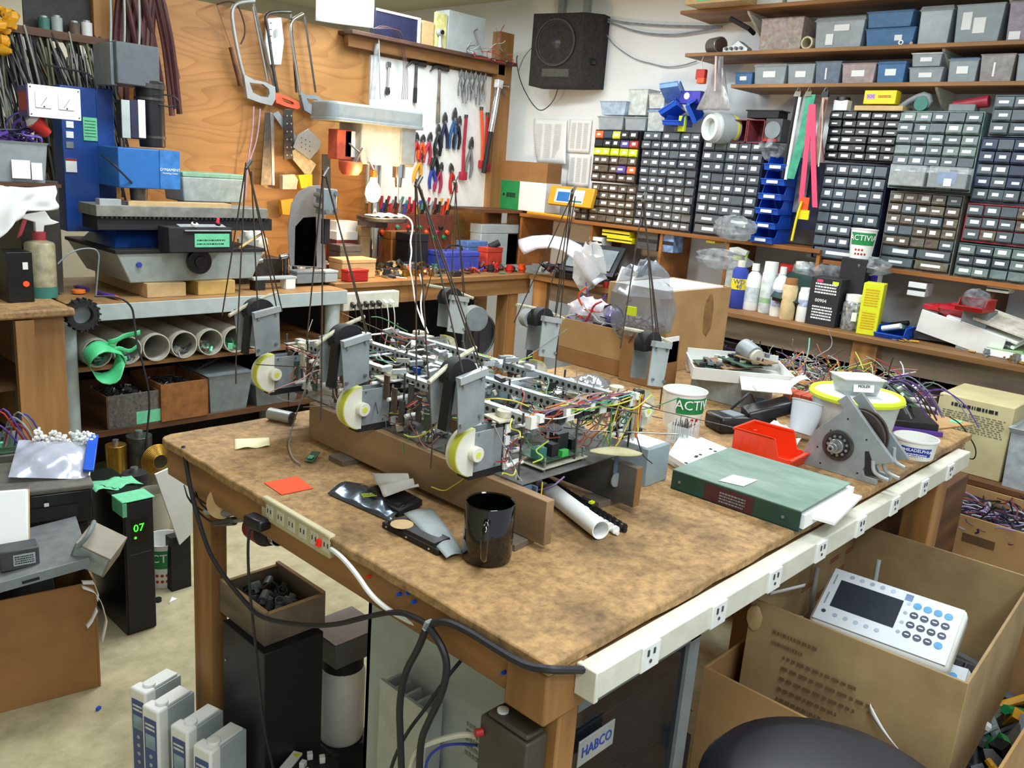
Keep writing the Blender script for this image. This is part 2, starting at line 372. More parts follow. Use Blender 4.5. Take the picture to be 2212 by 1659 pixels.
# silver motor can
p0,p1=PZ(582,893,.895),PZ(630,903,.895)
b=MB();t=T('motor_can','small silver cylinder motor lying at the far edge of the worktable','motor',(p0.x,p0.y,.88));b.M=Matrix.Translation(-V((p0.x,p0.y,.88)))
b.cyl(p0,p1,.0145,n=24);b.build('can',ALU,t,bevel=.001);dd=(p1-p0).normalized()
b=MB(b.M);b.cyl(p1,p1+dd*.002,.0138,n=24);b.build('end_plate',DGREY,t);b=MB(b.M);b.cyl(p1,p1+dd*.012,.002,n=10);b.build('shaft',BRASS,t)
# green circuit board on its cable
c=PZ(675,990,.883)
t=T('wired_circuit_board','small green circuit board at the end of a thin grey cable, beside the scrap block','circuit board',c,rz=38)
b=MB();b.box((0,0,.004),(.05,.018,.0016),(0,R(-6),0));b.build('board',PCB,t)
b=MB();b.box((-.01,0,.0065),(.014,.01,.003));b.build('chip',TAPE,t)
b=MB();b.M=(Matrix.Translation(c)@Matrix.Rotation(R(38),4,'Z')).inverted()
b.tube([PZ(650,1004,.884),PZ(630,990,.886),PZ(622,960,.886),PZ(632,920,.90),PX(648,870,.98),PX(668,820,1.0),PX(690,760,1.02),PX(700,735,1.05)],.0016,6,smooth=2);b.build('cable',GREY,t)
# scrap block under the far end of the riser
c=PZ(742,992,.88)
b=MB();b.box((0,0,.006),(.105,.05,.012),(0,0,R(0)));b.build('scrap_block',GREYWOOD,label='grey scrap wood block under the far end of the long riser board',cat='wood block',bevel=.001).location=(1.045,1.40,.88)
b=MB();b.box((0,0,.006),(.10,.045,.012),(0,0,R(6)));b.build('scrap_block',GREYWOOD,label='grey scrap wood block under the near end of the long riser board',cat='wood block',bevel=.001).location=(1.035,.905,.88)
b=MB();b.box((0,0,.006),(.10,.045,.012),(0,0,R(-4)));b.build('scrap_block',GREYWOOD,label='grey scrap wood block under the shorter dark riser board',cat='wood block',bevel=.001).location=(1.31,.93,.88)
# riser boards
b=MB();b.bx(-.0095,0,0,.0095,.70,.080);b.build('riser_board',RISER,label='long pine board on edge carrying the walking machine, behind the mug',cat='board',bevel=.0015).location=(1.032,.845,.8925)
b=MB();b.bx(-.0095,0,0,.0095,.52,.080);o=b.build('riser_board',mat('grey_stained_board','6c665e',.7,noise=.1,scale=9,kind='wood',stretch=(1,.2,1),col2='4a4642'),label='grey stained board on edge under the right side of the walking machine',cat='board',bevel=.0015);o.location=(1.30,.855,.8925)
b=MB();b.bx(-.0094,-.0008,.001,.0094,.0005,.079);b.build('cut_end',WOODZ,o,label='fresh orange cut end of the board')
# antistatic bag
Q=rectpx([(707,1068),(842,1128),(892,1098),(782,1046)],.881)
b=MB();b.sheet(14,8,lambda u,v:(Q[0].lerp(Q[1],u)).lerp(Q[3].lerp(Q[2],u),v)+V((0,0,.002+.012*math.sin(v*3.1)*(1+.35*math.sin(u*17+v*5)))));b.build('antistatic_bag',mat('static_film','6c7684',.22,.8,noise=.15,scale=12,bump=.4),label='shiny silver antistatic bag lying left of the crumpled paper strips',cat='bag',at=Q[0],solid=.0008)
b=MB();p=PZ(785,1075,.8965);scrib(b,p,(1,-.4,0),(.4,1,0),.03,.02,3,3);b.M=None;b.build('warning_print',LIME,bpy.data.objects['antistatic_bag']).location=-Q[0]
# hard drives and what lies on them
def slab(name,label,cat,pts,z,h,m,**k):
    Q=rectpx(pts,z);c=sum(Q,V())/4;b=MB();lo=[p-c for p in Q]
    b.add([V((p.x,p.y,0))for p in lo]+[V((p.x,p.y,h))for p in lo],[(3,2,1,0),(4,5,6,7),(0,1,5,4),(1,2,6,5),(2,3,7,6),(3,0,4,7)])
    t=T(name,label,cat,(c.x,c.y,z));b.build(k.pop('part','body'),m,t,**k);return t,c,lo
t,c,lo=slab('hard_drive','black metal hard drive under the grey folded sheet, left of the mug','hard drive',[(825,1140),(945,1202),(985,1185),(862,1128)],.88,.011,BLACKM,bevel=.001)
b=MB();a=lo[0].lerp(lo[2],.1);b.add([V((p.x*.86,p.y*.86,.0112))for p in lo]+[V((p.x*.82,p.y*.82,.017))for p in lo],[(4,5,6,7),(0,1,5,4),(1,2,6,5),(2,3,7,6),(3,0,4,7)]);b.build('cover',mat('drive_cover','2c2c2e',.3,.4,noise=.05),t)
b=MB();b.cyl((lo[0]*.45)+V((0,0,.017)),(lo[0]*.45)+V((0,0,.0175)),.02,n=24);b.build('label_sticker',TAN,t)
for k in(.08,.45,.85):p=lo[0].lerp(lo[1],k);b=MB();b.cyl(p+V((-.001,-.0008,.006)),p+V((.002,.002,.006)),.0018,n=8);b.build('screw',CHROME,t)
t,c,lo=slab('hard_drive','black metal hard drive under the crumpled paper strips','hard drive',[(782,1072),(862,1118),(912,1092),(836,1052)],.884,.012,BLACKM,bevel=.001)
b=MB();b.add([V((p.x*.8,p.y*.8,.0122))for p in lo]+[V((p.x*.76,p.y*.76,.016))for p in lo],[(4,5,6,7),(0,1,5,4),(1,2,6,5),(2,3,7,6),(3,0,4,7)]);b.build('cover',MATS['drive_cover'],t)
Q=rectpx([(872,1108),(965,1190),(1004,1178),(935,1095)],.90)
b=MB();b.sheet(12,6,lambda u,v:(Q[0].lerp(Q[1],u)).lerp(Q[3].lerp(Q[2],u),v)+V((0,0,-.001-.011*u*u+.003*math.sin(v*4))));b.build('folded_sheet',mat('grey_sheet','9aa3a4',.55,noise=.05),label='pale grey folded sheet draped over the hard drive beside the mug',cat='sheet',at=Q[0],solid=.0012)
Q=rectpx([(800,1022),(830,1078),(905,1066),(880,1040)],.905)
b=MB();b.sheet(18,8,lambda u,v:(Q[0].lerp(Q[1],u)).lerp(Q[3].lerp(Q[2],u),v)+V((0,0,.001+.016*abs(math.sin(u*7+v*1.5))*(.3+.7*v))));b.build('paper_strips',mat('grey_paper','b4b0a8',.75,noise=.05),label='crumpled grey paper strips piled on the far hard drive',cat='paper',at=Q[0],solid=.0008)
# rolled paper and comb bindings between the boards
p0,p1=PZ(1190,1062,.899),PZ(1298,1145,.899)
b=MB();b.M=Matrix.Translation(-p1);b.pipe(p1,p0,.0175,.0018,26);b.build('paper_roll',PAPER,label='white rolled paper tube sticking out between the two riser boards',cat='paper roll').location=p1
def comb(pa,pb,z,m,label,r=.008):
    a,c2=PZ(*pa,z),PZ(*pb,z);d=(c2-a).normalized();t=T('comb_binding',label,'comb binding',(c2.x,c2.y,.88))
    b=MB(Matrix.Translation(-V((c2.x,c2.y,.88))));L_=(c2-a).length;b.cyl(a-V((0,0,r*.5)),c2-V((0,0,r*.5)),r*.5,n=8);b.build('spine',m,t)
    b=MB(b.M);k=int(L_/.0142)
    for i in range(k):
        p=a+d*(i+.5)*L_/k;b.cyl(p-d*.0028,p+d*.0028,r,n=12)
    b.build('comb_ring',m,t)
comb((1175,1035),(1352,1142),.889,BLACK,'black plastic comb binding spine furthest right, behind the white paper roll')
comb((1180,1058),(1335,1148),.889,WHITE,'white plastic comb binding spine lying beside the white paper roll')
comb((1160,1040),(1270,1105),.8975,WHITE,'white plastic comb binding spine half under the walking machine',.0075)
b=MB();p=PZ(1278,1086,.899);b.box((0,0,.001),(.010,.008,.004));b.build('lime_tag',LIME,label='tiny lime tag lying on the comb bindings',cat='tag').location=p
# grey-blue steel box
c=PZ(1405,1038,.88)
t=T('steel_box','pale blue-grey metal box standing to the right of the riser boards','box',(1.487,.965,.88))
b=MB();b.bx(-.055,-.04,0,.025,.04,.082);b.build('case',mat('blue_grey_paint','8fa0a6',.45,noise=.04),t,bevel=.002)
b=MB();b.bx(-.0555,-.02,.066,-.0545,.03,.07);b.build('slot',DGREY,t)
b=MB();b.bx(-.05,-.03,.0822,.02,.04,.0835);b.build('glossy_card',PAPER,t)
# white perforated board
t,c,lo=slab('foam_block','white plastic plate with small dark holes, between the metal box and the orange bin','plate',[(1442,992),(1488,1021),(1583,985),(1513,955)],.90,.013,WHITE,bevel=.001)
for(x,y)in((1482,1000),(1505,985),(1513,982),(1535,970),(1545,975),(1503,987)):
    p=PZ(x,y,.9135)-V((c.x,c.y,.90));b=MB();b.cyl(p+V((0,0,-.0008)),p+V((0,0,.0006)),.004,n=8);b.build('hole',BLACKM,t)
t,c,lo=slab('plastic_sheet','crumpled white foam sheet under the white plastic plate','sheet',[(1438,1000),(1470,1020),(1560,985),(1470,950)],.88,.02,WHITE,part='sheet',bevel=.004)
# green ring binder with papers
BR=[(1447,1052),(1718,1146),(1862,1068),(1612,975)]
bz0,bh=.88,.040
Q0=rectpx([(1448,1055),(1724,1150),(1880,1070),(1640,975)],.88)
x_=(Q0[1]-Q0[0]);x_.z=0;y_=V((-x_.y,x_.x,0)).normalized();L_=x_.length;x_.normalize()
if y_.dot(Q0[3]-Q0[0])<0:y_=-y_
ang=math.atan2(x_.y,x_.x)
t=T('ring_binder','large dark green ring binder lying closed in front of the orange bin','binder',Q0[0],rot=(0,0,ang))
W=.245;s_=1 if(Matrix.Rotation(ang,3,'Z')@V((0,1,0))).dot(y_)>0 else-1
b=MB();b.bx(0,0,0,L_,.003,bh);b.build('spine',DGREEN,t,bevel=.001)
b=MB();b.bx(0,.0,bh,L_,s_*W,bh+.003);b.build('cover',mat('dusty_green_cover','82988c',.55,noise=.12,scale=18,col2='587666',stretch=(.3,1,1)),t,label='front cover, dusty grey green',bevel=.001)
b=MB();b.bx(0,.0,0,L_,s_*W,.003);b.build('cover',DGREEN,t)
b=MB();b.bx(.006,s_*.012,.004,L_+.004,s_*(W+.012),bh-.008);b.build('page_block',PAPER,t)
b=MB();b.box((L_-.002,s_*(W*.60),.018),(.075,W*.80,.006),(0,0,R(6*s_)));b.build('loose_pages',PAPER,t)
b=MB();b.bx(L_*.28,-.0008*s_,.003,L_*.66,.0,bh-.003);lb=b.build('spine_label',MAROON,t,label='maroon label on the spine')
b=MB();scrib(b,(L_*.40,-.0012*s_,.006),(1,0,0),(0,0,1),L_*.2,bh*.6,4,5);b.build('label_print',GREY,lb)
for k in(.07,.88):b=MB();b.cyl((L_*k,-.0015*s_,bh*.5),(L_*k,.001,bh*.5),.0032,n=12);b.build('finger_rivet',STEEL,t)
Q=rectpx([(1552,1038),(1606,1050),(1637,1037),(1583,1025)],.9245)
b=MB();b.add([p-Q[0]for p in Q],[(0,1,2,3)]);b.build('sticky_note',PAPER,label='small white note lying on the dusty binder cover',cat='note',solid=.0006).location=Q[0]
# orange red stacking bin
def bin_(name,label,c,L,W,H,m,rz,group=None):
    t=T(name,label,'bin',c,rz=rz,group=group)
    b=MB();th=.0025;fl=H*.42
    for s in(-1,1):
        y0,y1=s*W/2,s*(W/2-th)
        pts=[(0,0),(L*.93,0),(L,fl),(L*.80,fl*1.02),(L*.72,H*.92),(L*.70,H),(0,H)]
        b.prism(pts,min(y0,y1),max(y0,y1),'xz')
    b.bx(0,-W/2,0,L*.95,W/2,th);b.bx(0,-W/2,0,th,W/2,H)
    b.prism([(L*.93,0),(L*.93+th,0),(L+th,fl),(L,fl)],-W/2,W/2,'xz')
    b.build('bin_body',m,t,bevel=.0008)
    b=MB()
    for s in(-1,1):b.bx(0,s*W/2-.004*(1 if s>0 else 0),H-.004,L*.69,s*(W/2)+.004*(1 if s<0 else 0)+s*.003,H+.001)
    b.bx(-.003,-W/2-.003,H-.004,.002,W/2+.003,H+.001);b.bx(L-.004,-W/2,fl-.004,L+.005,W/2,fl+.001)
    b.build('rim',m,t,bevel=.0008)
    for k in range(1,5):
        for s in(-1,1):b=MB();b.bx(L*.14*k,s*(W/2-.002),.012,L*.14*k+.003,s*(W/2+.0012),H*.8);b.build('rib',m,t)
    b=MB();b.bx(L*.25,-W*.3,H-.0005,L*.3,-W*.2,H);b.build('notch',m,t)
    return t
p=PZ(1595,975,.88)
bt=bin_('stacking_bin','bright orange-red plastic stacking bin between the binder and the bearing bracket',(1.833,.925,.88),.145,.105,.072,ORED,-88)
# tub with yellow rim lid, container on it
c=PZ(1842,915,.88)
BK=(2.17,.80,.88)
t=T('plastic_bucket','translucent white bucket with a bright yellow lid rim behind the bearing bracket','bucket',BK)
b=MB();b.lathe([(0,0),(.088,0),(.092,.004),(.108,.125),(.106,.125)],36);b.build('bucket_wall',mat('translucent_white','c9cdc8',.35,noise=.05,alpha=.9),t)
b=MB();b.lathe([(.100,.120),(.1165,.120),(.118,.127),(.114,.134),(.106,.134),(.102,.128)],40);b.build('lid_rim',LIME,t)
b=MB();b.lathe([(0,.128),(.103,.128),(.103,.130),(0,.131)],32);b.build('lid',WHITE,t)
t2=T('food_container','clear rectangular food container with small parts on the yellow rimmed bucket lid','container',(BK[0],BK[1]+.005,.88+.1315),rz=-40)
b=MB();b.tray((0,0,0),(.085,.06),(.105,.078),.042,.0015);b.build('tub',SMOKE,t2)
b=MB();b.box((0,0,.02),(.09,.064,.018));b.build('contents',mat('pale_bits','b9b8ae',.6,noise=.2,scale=90),t2,kind='stuff')
b=MB();b.tray((0,0,.040),(.104,.077),(.113,.086),.004,.004);b.build('rim',WHITE,t2)
b=MB();b.box((0,-.0375,.021),(.055,.0006,.020),(R(-11),0,0));lb=b.build('paper_label',PAPER,t2)
text('MOLEX','lettering',INK,lb,(-.0,-.0383,.0255),(R(79),0,0),.010);text('CRIMPS','lettering',INK,lb,(.0,-.0373,.0165),(R(79),0,0),.009)
# bearing bracket: aluminium plates with feet, bearing and shaft
bc=PZ(1728,1012,.88)
XB=1.885
t=T('bearing_bracket','machined aluminium bracket with a bearing and shaft, on the right side of the worktable','bracket',(XB,.72,.88))
org=V((XB,.72,.88))
def out_(pts,X=XB,dz=0):return[((PX(x,y,X)-V((0,.72,.88))).y,max(0,(PX(x,y,X)-org).z))for x,y in pts]
front=out_([(1722,1012),(1876,1056),(1891,1049),(1893,1036),(1868,1028),(1862,1015),(1870,1006),(1930,1000),(1925,990),(1829,853),(1808,866),(1822,882),(1815,892),(1760,930),(1742,960)])
b=MB();b.prism(front,0,.012,'yz');b.build('side_plate',ALUD,t,bevel=.0012)
b=MB();b.prism([(y-.01,z)for y,z in front],.060,.070,'yz');b.build('side_plate',ALUD,t,bevel=.0012)
b=MB();b.prism(out_([(1868,1025),(1895,1030),(1888,1008),(1877,975),(1869,975)]),-.0012,.0,'yz');b.build('window_recess',BLACKM,t)
cc=PX(1811,962,XB)-org
for k in range(2):
    b=MB();p=PX(1884+k*16,1006,XB)-org;b.tube([p+V((.0+k*.02,0,.012)),p+V((k*.02,-.004,-.012)),p+V((k*.02,-.022,-.020)),p+V((k*.02,-.040,-.022))],.0045,8,smooth=2);b.build('foot',ALU,t)
b=MB();p=PX(1915,985,XB)-org;b.tube([p+V((.04,0,.012)),p+V((.04,-.004,-.02)),p+V((.04,-.03,-.027))],.0045,8,smooth=2);b.build('foot',ALU,t)
ax=V((-1,0,0))
b=MB();b.cyl(cc-ax*.003,cc+ax*.0035,.036,n=36);b.build('bearing_ring',DSTEEL,t,bevel=.001)
b=MB();b.cyl(cc+ax*.003,cc+ax*.0045,.028,n=36);b.build('bearing_shield',BLACKM,t)
for k in range(11):
    a=k*math.pi*2/11;p=cc+V((0,.022*math.cos(a),.022*math.sin(a)));b=MB();b.cyl(p+ax*.007,p+ax*.004,.0034,n=8);b.build('bearing_ball',STEEL,t)
b=MB();b.cyl(cc+ax*.016,cc,.017,n=28);b.cyl(cc+ax*.034,cc+ax*.016,.0115,n=24);b.cyl(cc+ax*.044,cc+ax*.034,.008,.007,n=20);sh=b.build('shaft',STEEL,t,bevel=.001)
b=MB();b.cyl(cc+ax*.0445,cc+ax*.0435,.0035,n=12);b.build('shaft_bore',BLACKM,t)
for q_ in((1772,1000),(1795,930),(1832,905),(1872,950),(1852,1022),(1766,965)):
    p=PX(*q_,XB)-org;b=MB();b.cyl(p+ax*.0008,p,.0022,n=8);b.build('screw_hole',BLACKM,t)
cp=V((.02,-.035,.093))
for k,(x0,x1,r_)in enumerate(((.018,.026,.062),(.026,.040,.052),(.040,.048,.062))):
    b=MB();b.cyl((x0,cp.y,cp.z),(x1,cp.y,cp.z),r_,n=44);b.build('pulley_flange' if k!=1 else 'pulley_hub',mat('rusty_brown_steel','4c423c',.45,.5,noise=.15),t,bevel=.001)
# white cream cheese tub
c=PZ(1972,985,.88)
t=T('cheese_tub','small white plastic tub with a blue printed label, near the right end of the worktable','tub',(c.x,c.y,.88))
b=MB();b.lathe([(0,0),(.044,0),(.046,.003),(.051,.046),(.054,.047),(.054,.051),(.0505,.051),(.0455,.005),(0,.004)],36);b.build('tub_wall',WHITE,t)
a0=math.atan2(-c.y,-c.x)+.12;vs=[];n=12
for j in range(2):
    for i in range(n+1):
        a=a0+(i/n-.5)*1.5;r_=.0463+.0050*((.012+.022*j)/.046)+.0006;vs.append((r_*math.cos(a),r_*math.sin(a),.012+.022*j))
b=MB();b.add(vs,[(i,i+1,n+2+i,n+1+i)for i in range(n)]);lb=b.build('printed_label',BLUEINK,t)
dr=V((math.cos(a0),math.sin(a0),0))
text('PHILADELPHIA','lettering',WINK,lb,dr*.0515+V((0,0,.028)),(R(90),0,a0+R(90)),.0105)
b=MB();scrib(b,dr*.0512+V((dr.y*.025,-dr.x*.025,.0125)),(-dr.y,dr.x,0),(0,0,1),.05,.008,2,9);b.build('small_print',WINK,lb)
b=MB();b.blob((.008,.005,.012),(.03,.028,.009),seed=3);b.build('parts_inside',OFFW,t,kind='stuff')
# yoghurt tubs
def yog(label,c,r0,r1,h,a0,m=WHITE,txt='ACTIVIA',scale=1,fruit=True):
    t=T('yoghurt_tub',label,'tub',c)
    b=MB();b.lathe([(0,0),(r0,0),(r1,h-.004),(r1+.0025,h-.003),(r1+.0025,h),(r1-.001,h),(r0-.001,.003),(0,.003)],30);b.build('tub_wall',m,t)
    n=14;vs=[];z0,z1=h*.46,h*.88
    for z in(z0,z1):
        for i in range(n+1):
            a=a0+(i/n-.5)*2.2;q=r0+(r1-r0)*z/h+.0006;vs.append((q*math.cos(a),q*math.sin(a),z))
    b=MB();b.add(vs,[(i,i+1,n+2+i,n+1+i)for i in range(n)]);lb=b.build('green_band',GREEN,t,label='green printed band')
    dr=V((math.cos(a0),math.sin(a0),0));q=r0+(r1-r0)*.7+.003
    tx=text(txt,'lettering',WINK,lb,dr*q+V((0,0,h*.70)),(R(90),0,a0+R(90)),r1*.62)
    # wrap the flat letters round the tub
    for v_ in tx.data.vertices:
        an=v_.co.x/q;v_.co.z=v_.co.z-q*(1-math.cos(an));v_.co.x=q*math.sin(an)
    if fruit:
        for k in range(7):
            b=MB();a=a0+(-.5+(k%4)*.28);z=h*(.16+.14*(k//4));q2=r0+(r1-r0)*z/h+.0002;cc2=V((q2*math.cos(a),q2*math.sin(a),z));dn=V((math.cos(a),math.sin(a),0))
            b.cyl(cc2,cc2+dn*.0006,r1*.085,n=10);b.build('fruit_print',RED,t)
    return t
cam_a=lambda c:math.atan2(-c.y,-c.x)
yog('white yoghurt tub with half-hidden green label, on the worktable behind the acrylic pin box',(1.895,1.135,.88),.047,.056,.10,cam_a(V((1.895,1.135,0)))+.75)
# clear acrylic box of bristles in front of it
t=T('acrylic_box','small clear acrylic box holding thin pins in front of the green labelled yoghurt tub','box',(1.775,1.055,.88),rz=10)
b=MB();b.tray((0,0,0),(.072,.055),(.072,.055),.048,.002);b.build('box_wall',CLEAR,t)
b=MB();q=random.Random(4)
for k in range(36):x,y=q.uniform(-.03,.03),q.uniform(-.022,.022);b.cyl((x,y,.004),(x+q.uniform(-.003,.003),y,.052+q.uniform(-.01,.008)),.0009,n=4)
b.build('pins',DGREY,t,kind='stuff')
# black hand scanner shaped device, white crumpled bag, clear cup
t=T('power_adapter','black angular plastic device with cables behind the orange bin','device',(2.03,1.02,.88),rz=-28)
b=MB();b.box((-.02,.0,.022),(.17,.085,.044),(0,R(0),0));b.build('housing',BLACK,t,bevel=.008)
b=MB();b.box((.045,-.02,.058),(.13,.055,.035),(R(8),R(-16),R(-10)));b.build('head',BLACK,t,bevel=.007)
b=MB();b.box((-.055,-.01,.046),(.04,.05,.006),(0,0,.2));b.build('keypad',GREY,t,bevel=.001)
b=MB();b.tube([(-.04,.02,.05),(-.02,0,.085),(.02,.03,.095),(.05,.05,.06),(.1,.06,.02)],.0035,8,smooth=2);b.build('cable',RUBBER,t)
c=V((1.985,1.03,.88))
t=T('plastic_cup','clear white plastic cup tipped among rags, between the black device and the bucket','cup',(2.055,.885,.88))
b=MB(Matrix.Rotation(R(20),4,'Y'));b.lathe([(0,.02),(.03,.02),(.043,.10),(.045,.10),(.0455,.103),(.0425,.1),(.029,.023),(0,.023)],28);b.build('cup_wall',mat('milky_plastic','dfe8f0',.25,noise=0,alpha=.8),t)
q=random.Random(12)
b=MB();b.sheet(16,12,lambda u,v:(.05*(u-.5)*2*(1+.2*math.sin(v*9)),.045*(v-.5)*2,.012+.045*math.sin(u*3.1)*math.sin(v*3.1)+.009*math.sin(u*14+v*3)*math.cos(v*11)));b.build('white_rag',mat('cloth_white','f4f6f8',.85,noise=.02),label='bright white crumpled rag behind the orange bin',cat='rag',solid=.002).location=(1.965,.905,.8805)
b=MB();b.sheet(14,5,lambda u,v:(.14*u,.045*(v-.5),.02+.035*u+.012*math.sin(u*9)),t=0);o=b.build('paper_scrap',PAPER,label='curled white paper scrap above the black device',cat='paper',solid=.0008);o.location=(2.06,1.03,.965);o.rotation_euler=(0,0,R(-50))
# ================================================================ the walking machine
HX=T('walking_machine','six legged walking robot of aluminium plates, wires and tall rods on two riser boards','robot',(1.04,.92,.9725))
O_=V((1.04,.92,.9725));rg=random.Random(21)
def hp(*p):return V(p)-O_
b=MB();b.bx(0,0,0,.36,.78,.003);b.build('base_plate',mat('dusty_plate','6e6e6a',.6,.1,noise=.2,scale=14),HX,bevel=.0008)
ROD=mat('rusty_rod','5a4e46',.5,.6,noise=.1)
DUST=mat('dusty_cream','c8c4ac',.6,noise=.12,scale=60)
YREL=mat('yellow_rim','d8dc50',.5,noise=.05)
for x in(.03,.16,.30):
    b=MB();z=.112;b.bx(x,.0,z,x+.016,.76,z+.0015);b.bx(x,0,z-.016,x+.0015,.76,z);r_=b.build('perforated_rail',ALU,HX)
    b=MB()
    for k in range(46):b.cyl((x-.0005,.012+k*.0162,z-.008),(x+.0006,.012+k*.0162,z-.008),.0042,n=8)
    b.build('rail_holes',BLACKM,r_,kind='stuff')
for y in(.01,.24,.36,.56,.75):
    b=MB();b.bx(.0,y,.104,.34,y+.012,.1055);b.build('cross_bar',ALU,HX)
for x in(.012,.165,.335):
    for y in(.02,.2,.34,.52,.68,.765):
        b=MB();b.cyl((x,y,.003),(x,y,.125),.0022,n=6);b.build('standoff',DSTEEL,HX)
for k in range(48):
    a=V((rg.uniform(-.02,.36),rg.uniform(0,.78),rg.uniform(.02,.13)));c=a+V((rg.uniform(-.2,.2),rg.uniform(-.25,.25),rg.uniform(-.05,.05)))
    b=MB();b.cyl(a,c,.0011,n=5);b.build('strut',rg.choice([ROD,STEEL,DSTEEL]),HX)
def legmod(y0,near):
    s=1 if near else-1
    ox=V((-.055 if near else .445,y0-.92,.052))
    def P3(x,y,z):return ox+V((x*s,y,z))
    L=T('x','x','x');bpy.data.objects.remove(L)
    b=MB();
    # vertical plate is the part, everything else hangs on it
    pts=[(-.050,.046),(.008,.058),(.004,.148),(-.060,.138)]
    b.prism([(ox.x+x*s,ox.z+z)for x,z in pts],ox.y-.024,ox.y-.0215,'xz')
    L=b.build('leg_plate',ALUD if near else LGREY,HX)
    b=MB();b.prism([(ox.x+(x-.012)*s,ox.z+z+.004)for x,z in pts],ox.y+.030,ox.y+.0325,'xz');b.build('rear_plate',ALUD,L)
    for y_ in(-.013,.016):b=MB();b.box(P3(.034,y_,0),(.068,.002,.072));b.build('drum_plate',ALUD,L)
    n=16;arc=[(ox.x-s*(.042*math.cos(a)),ox.z+.042*math.sin(a))for a in[math.pi*(-.5+i/n)for i in range(n+1)]]
    b=MB();b.prism(arc,ox.y-.0135,ox.y+.0135,'xz');b.build('half_drum',DUST if not near else mat('cream_nylon','e4e2d2',.5,noise=.03),L)
    b=MB();o2=[(ox.x-s*(.0436*math.cos(a)),ox.z+.0436*math.sin(a))for a in[math.pi*(-.5+i/n)for i in range(n+1)]]
    b.prism(o2+arc[::-1],ox.y-.0125,ox.y+.004,'xz');b.build('drum_rim',YREL,L)
    b=MB();b.cyl(P3(-.002,-.013,0),P3(-.002,-.027,0),.0135,n=18);b.build('drum_hub',MATS['cream_nylon'],L,bevel=.001)
    b=MB();b.cyl(P3(-.002,-.0275,0),P3(-.002,-.0265,0),.006,n=12);b.build('hub_bore',YREL,L)
    b=MB();b.box(P3(.035,.002,-.043),(.085,.03,.012));b.build('lower_bar',BLACKM,L)
    n=14;a0,a1=.15,math.pi-.15
    sec=[(ox.x+s*(-.026-.034*math.cos(a)),ox.z+.134+.032*math.sin(a))for a in[a0+(a1-a0)*i/n for i in range(n+1)]]+[(ox.x+s*.004,ox.z+.125),(ox.x-s*.055,ox.z+.125)]
    b=MB();b.prism(sec,ox.y-.002,ox.y+.024,'xz');b.build('arc_sector',BLACKM,L)
    b=MB();b.box(P3(-.062,-.004,.092),(.007,.022,.085),(0,R(6*s),0));b.build('side_strip',BLACK,L)
    b=MB();b.box(P3(-.026,-.024,.142),(.064,.012,.012),(0,R(-10*s),0));b.build('top_bracket',ALU,L)
    b=MB();a_,c_=P3(-.10,.0,.135),P3(.035,.035,.172);b.tube([a_,(a_+c_)/2+V((0,0,.006)),c_],.004,6,smooth=1);b.build('sweep_bar',DUST,L)
    for x,z in((-.047,.060),(-.004,.070),(-.047,.128),(-.005,.135)):
        b=MB();b.cyl(P3(x,-.029,z),P3(x,-.021,z),.0032,n=8);b.build('bolt',STEEL,L)
    for x,z in((.052,.030),(.052,-.03),(.008,.032)):
        b=MB();b.cyl(P3(x,-.016,z),P3(x,-.012,z),.0022,n=8);b.build('bolt',STEEL,L)
    b=MB();b.prism([(P3(.05,0,0).x,P3(.05,0,0).y-.02),(P3(.12,0,0).x,P3(0,0,0).y-.03),(P3(.14,0,0).x,P3(0,0,0).y+.02),(P3(.06,0,0).x,P3(0,0,0).y+.03)],ox.z+.046,ox.z+.049);b.build('sensor_plate',DUST,L)
    b=MB();p=P3(.085,0,.049);b.cyl(p,p+V((0,0,.012)),.0155,n=20);b.build('round_sensor',DUST,L,bevel=.001)
    # column of white terminal labels by the body
    for k in range(4):
        b=MB();b.box(P3(.078,-.016,.032-.023*k),(.011,.004,.016));t_=b.build('terminal_tag',PAPER,L)
        b=MB();b.cyl(P3(.095,-.014,.032-.023*k),P3(.118,-.014,.032-.023*k),.0045,n=8);b.build('white_roller',WHITE,L)
    b=MB();b.box(P3(.068,-.006,0),(.012,.01,.09));b.build('terminal_strip',DSTEEL,L)
    return L,P3
LEGS=[]
for y0,ap in((1.0,(.90,1.065)),(1.32,(.90,1.32)),(1.64,(.90,1.587))):
    L,P3=legmod(y0,True);LEGS.append((L,P3,V((ap[0],ap[1],1.475))-O_))
for y0,ap in((1.0,(1.5,1.053)),(1.31,(1.5,1.244)),(1.63,(1.5,1.631))):
    L,P3=legmod(y0,False);LEGS.append((L,P3,V((ap[0],ap[1],1.47))-O_))
for i,(L,P3,ap)in enumerate(LEGS):
    near=i<3
    for k,(x,y,z)in enumerate(((-.085,.0,.03),(-.10,.03,.13),(.0,-.02,.15),(.045,.03,.13),(-.045,-.02,.15))):
        if k==4 and i%2:continue
        b=MB();a_=P3(x,y,z);e_=ap+V(((k-2)*.003,(k%2)*.005,-.004*k));b.cyl(a_,e_,.0015,n=6);b.build('leg_rod',ROD,L)
    b=MB();b.cyl(ap+V((-.006,0,-.012)),ap+V((.008,.004,.004)),.0035,n=8);b.build('rod_clamp',DSTEEL if near else STEEL,L)
    for k,(x,y,z)in enumerate(((-.085,0,.03),(.045,.0,-.04))):
        b=MB();a_=P3(x,y,z);b.cyl(a_,a_+V((0,0,-.045)),.0018,n=6);b.build('lower_rod',ROD,L)
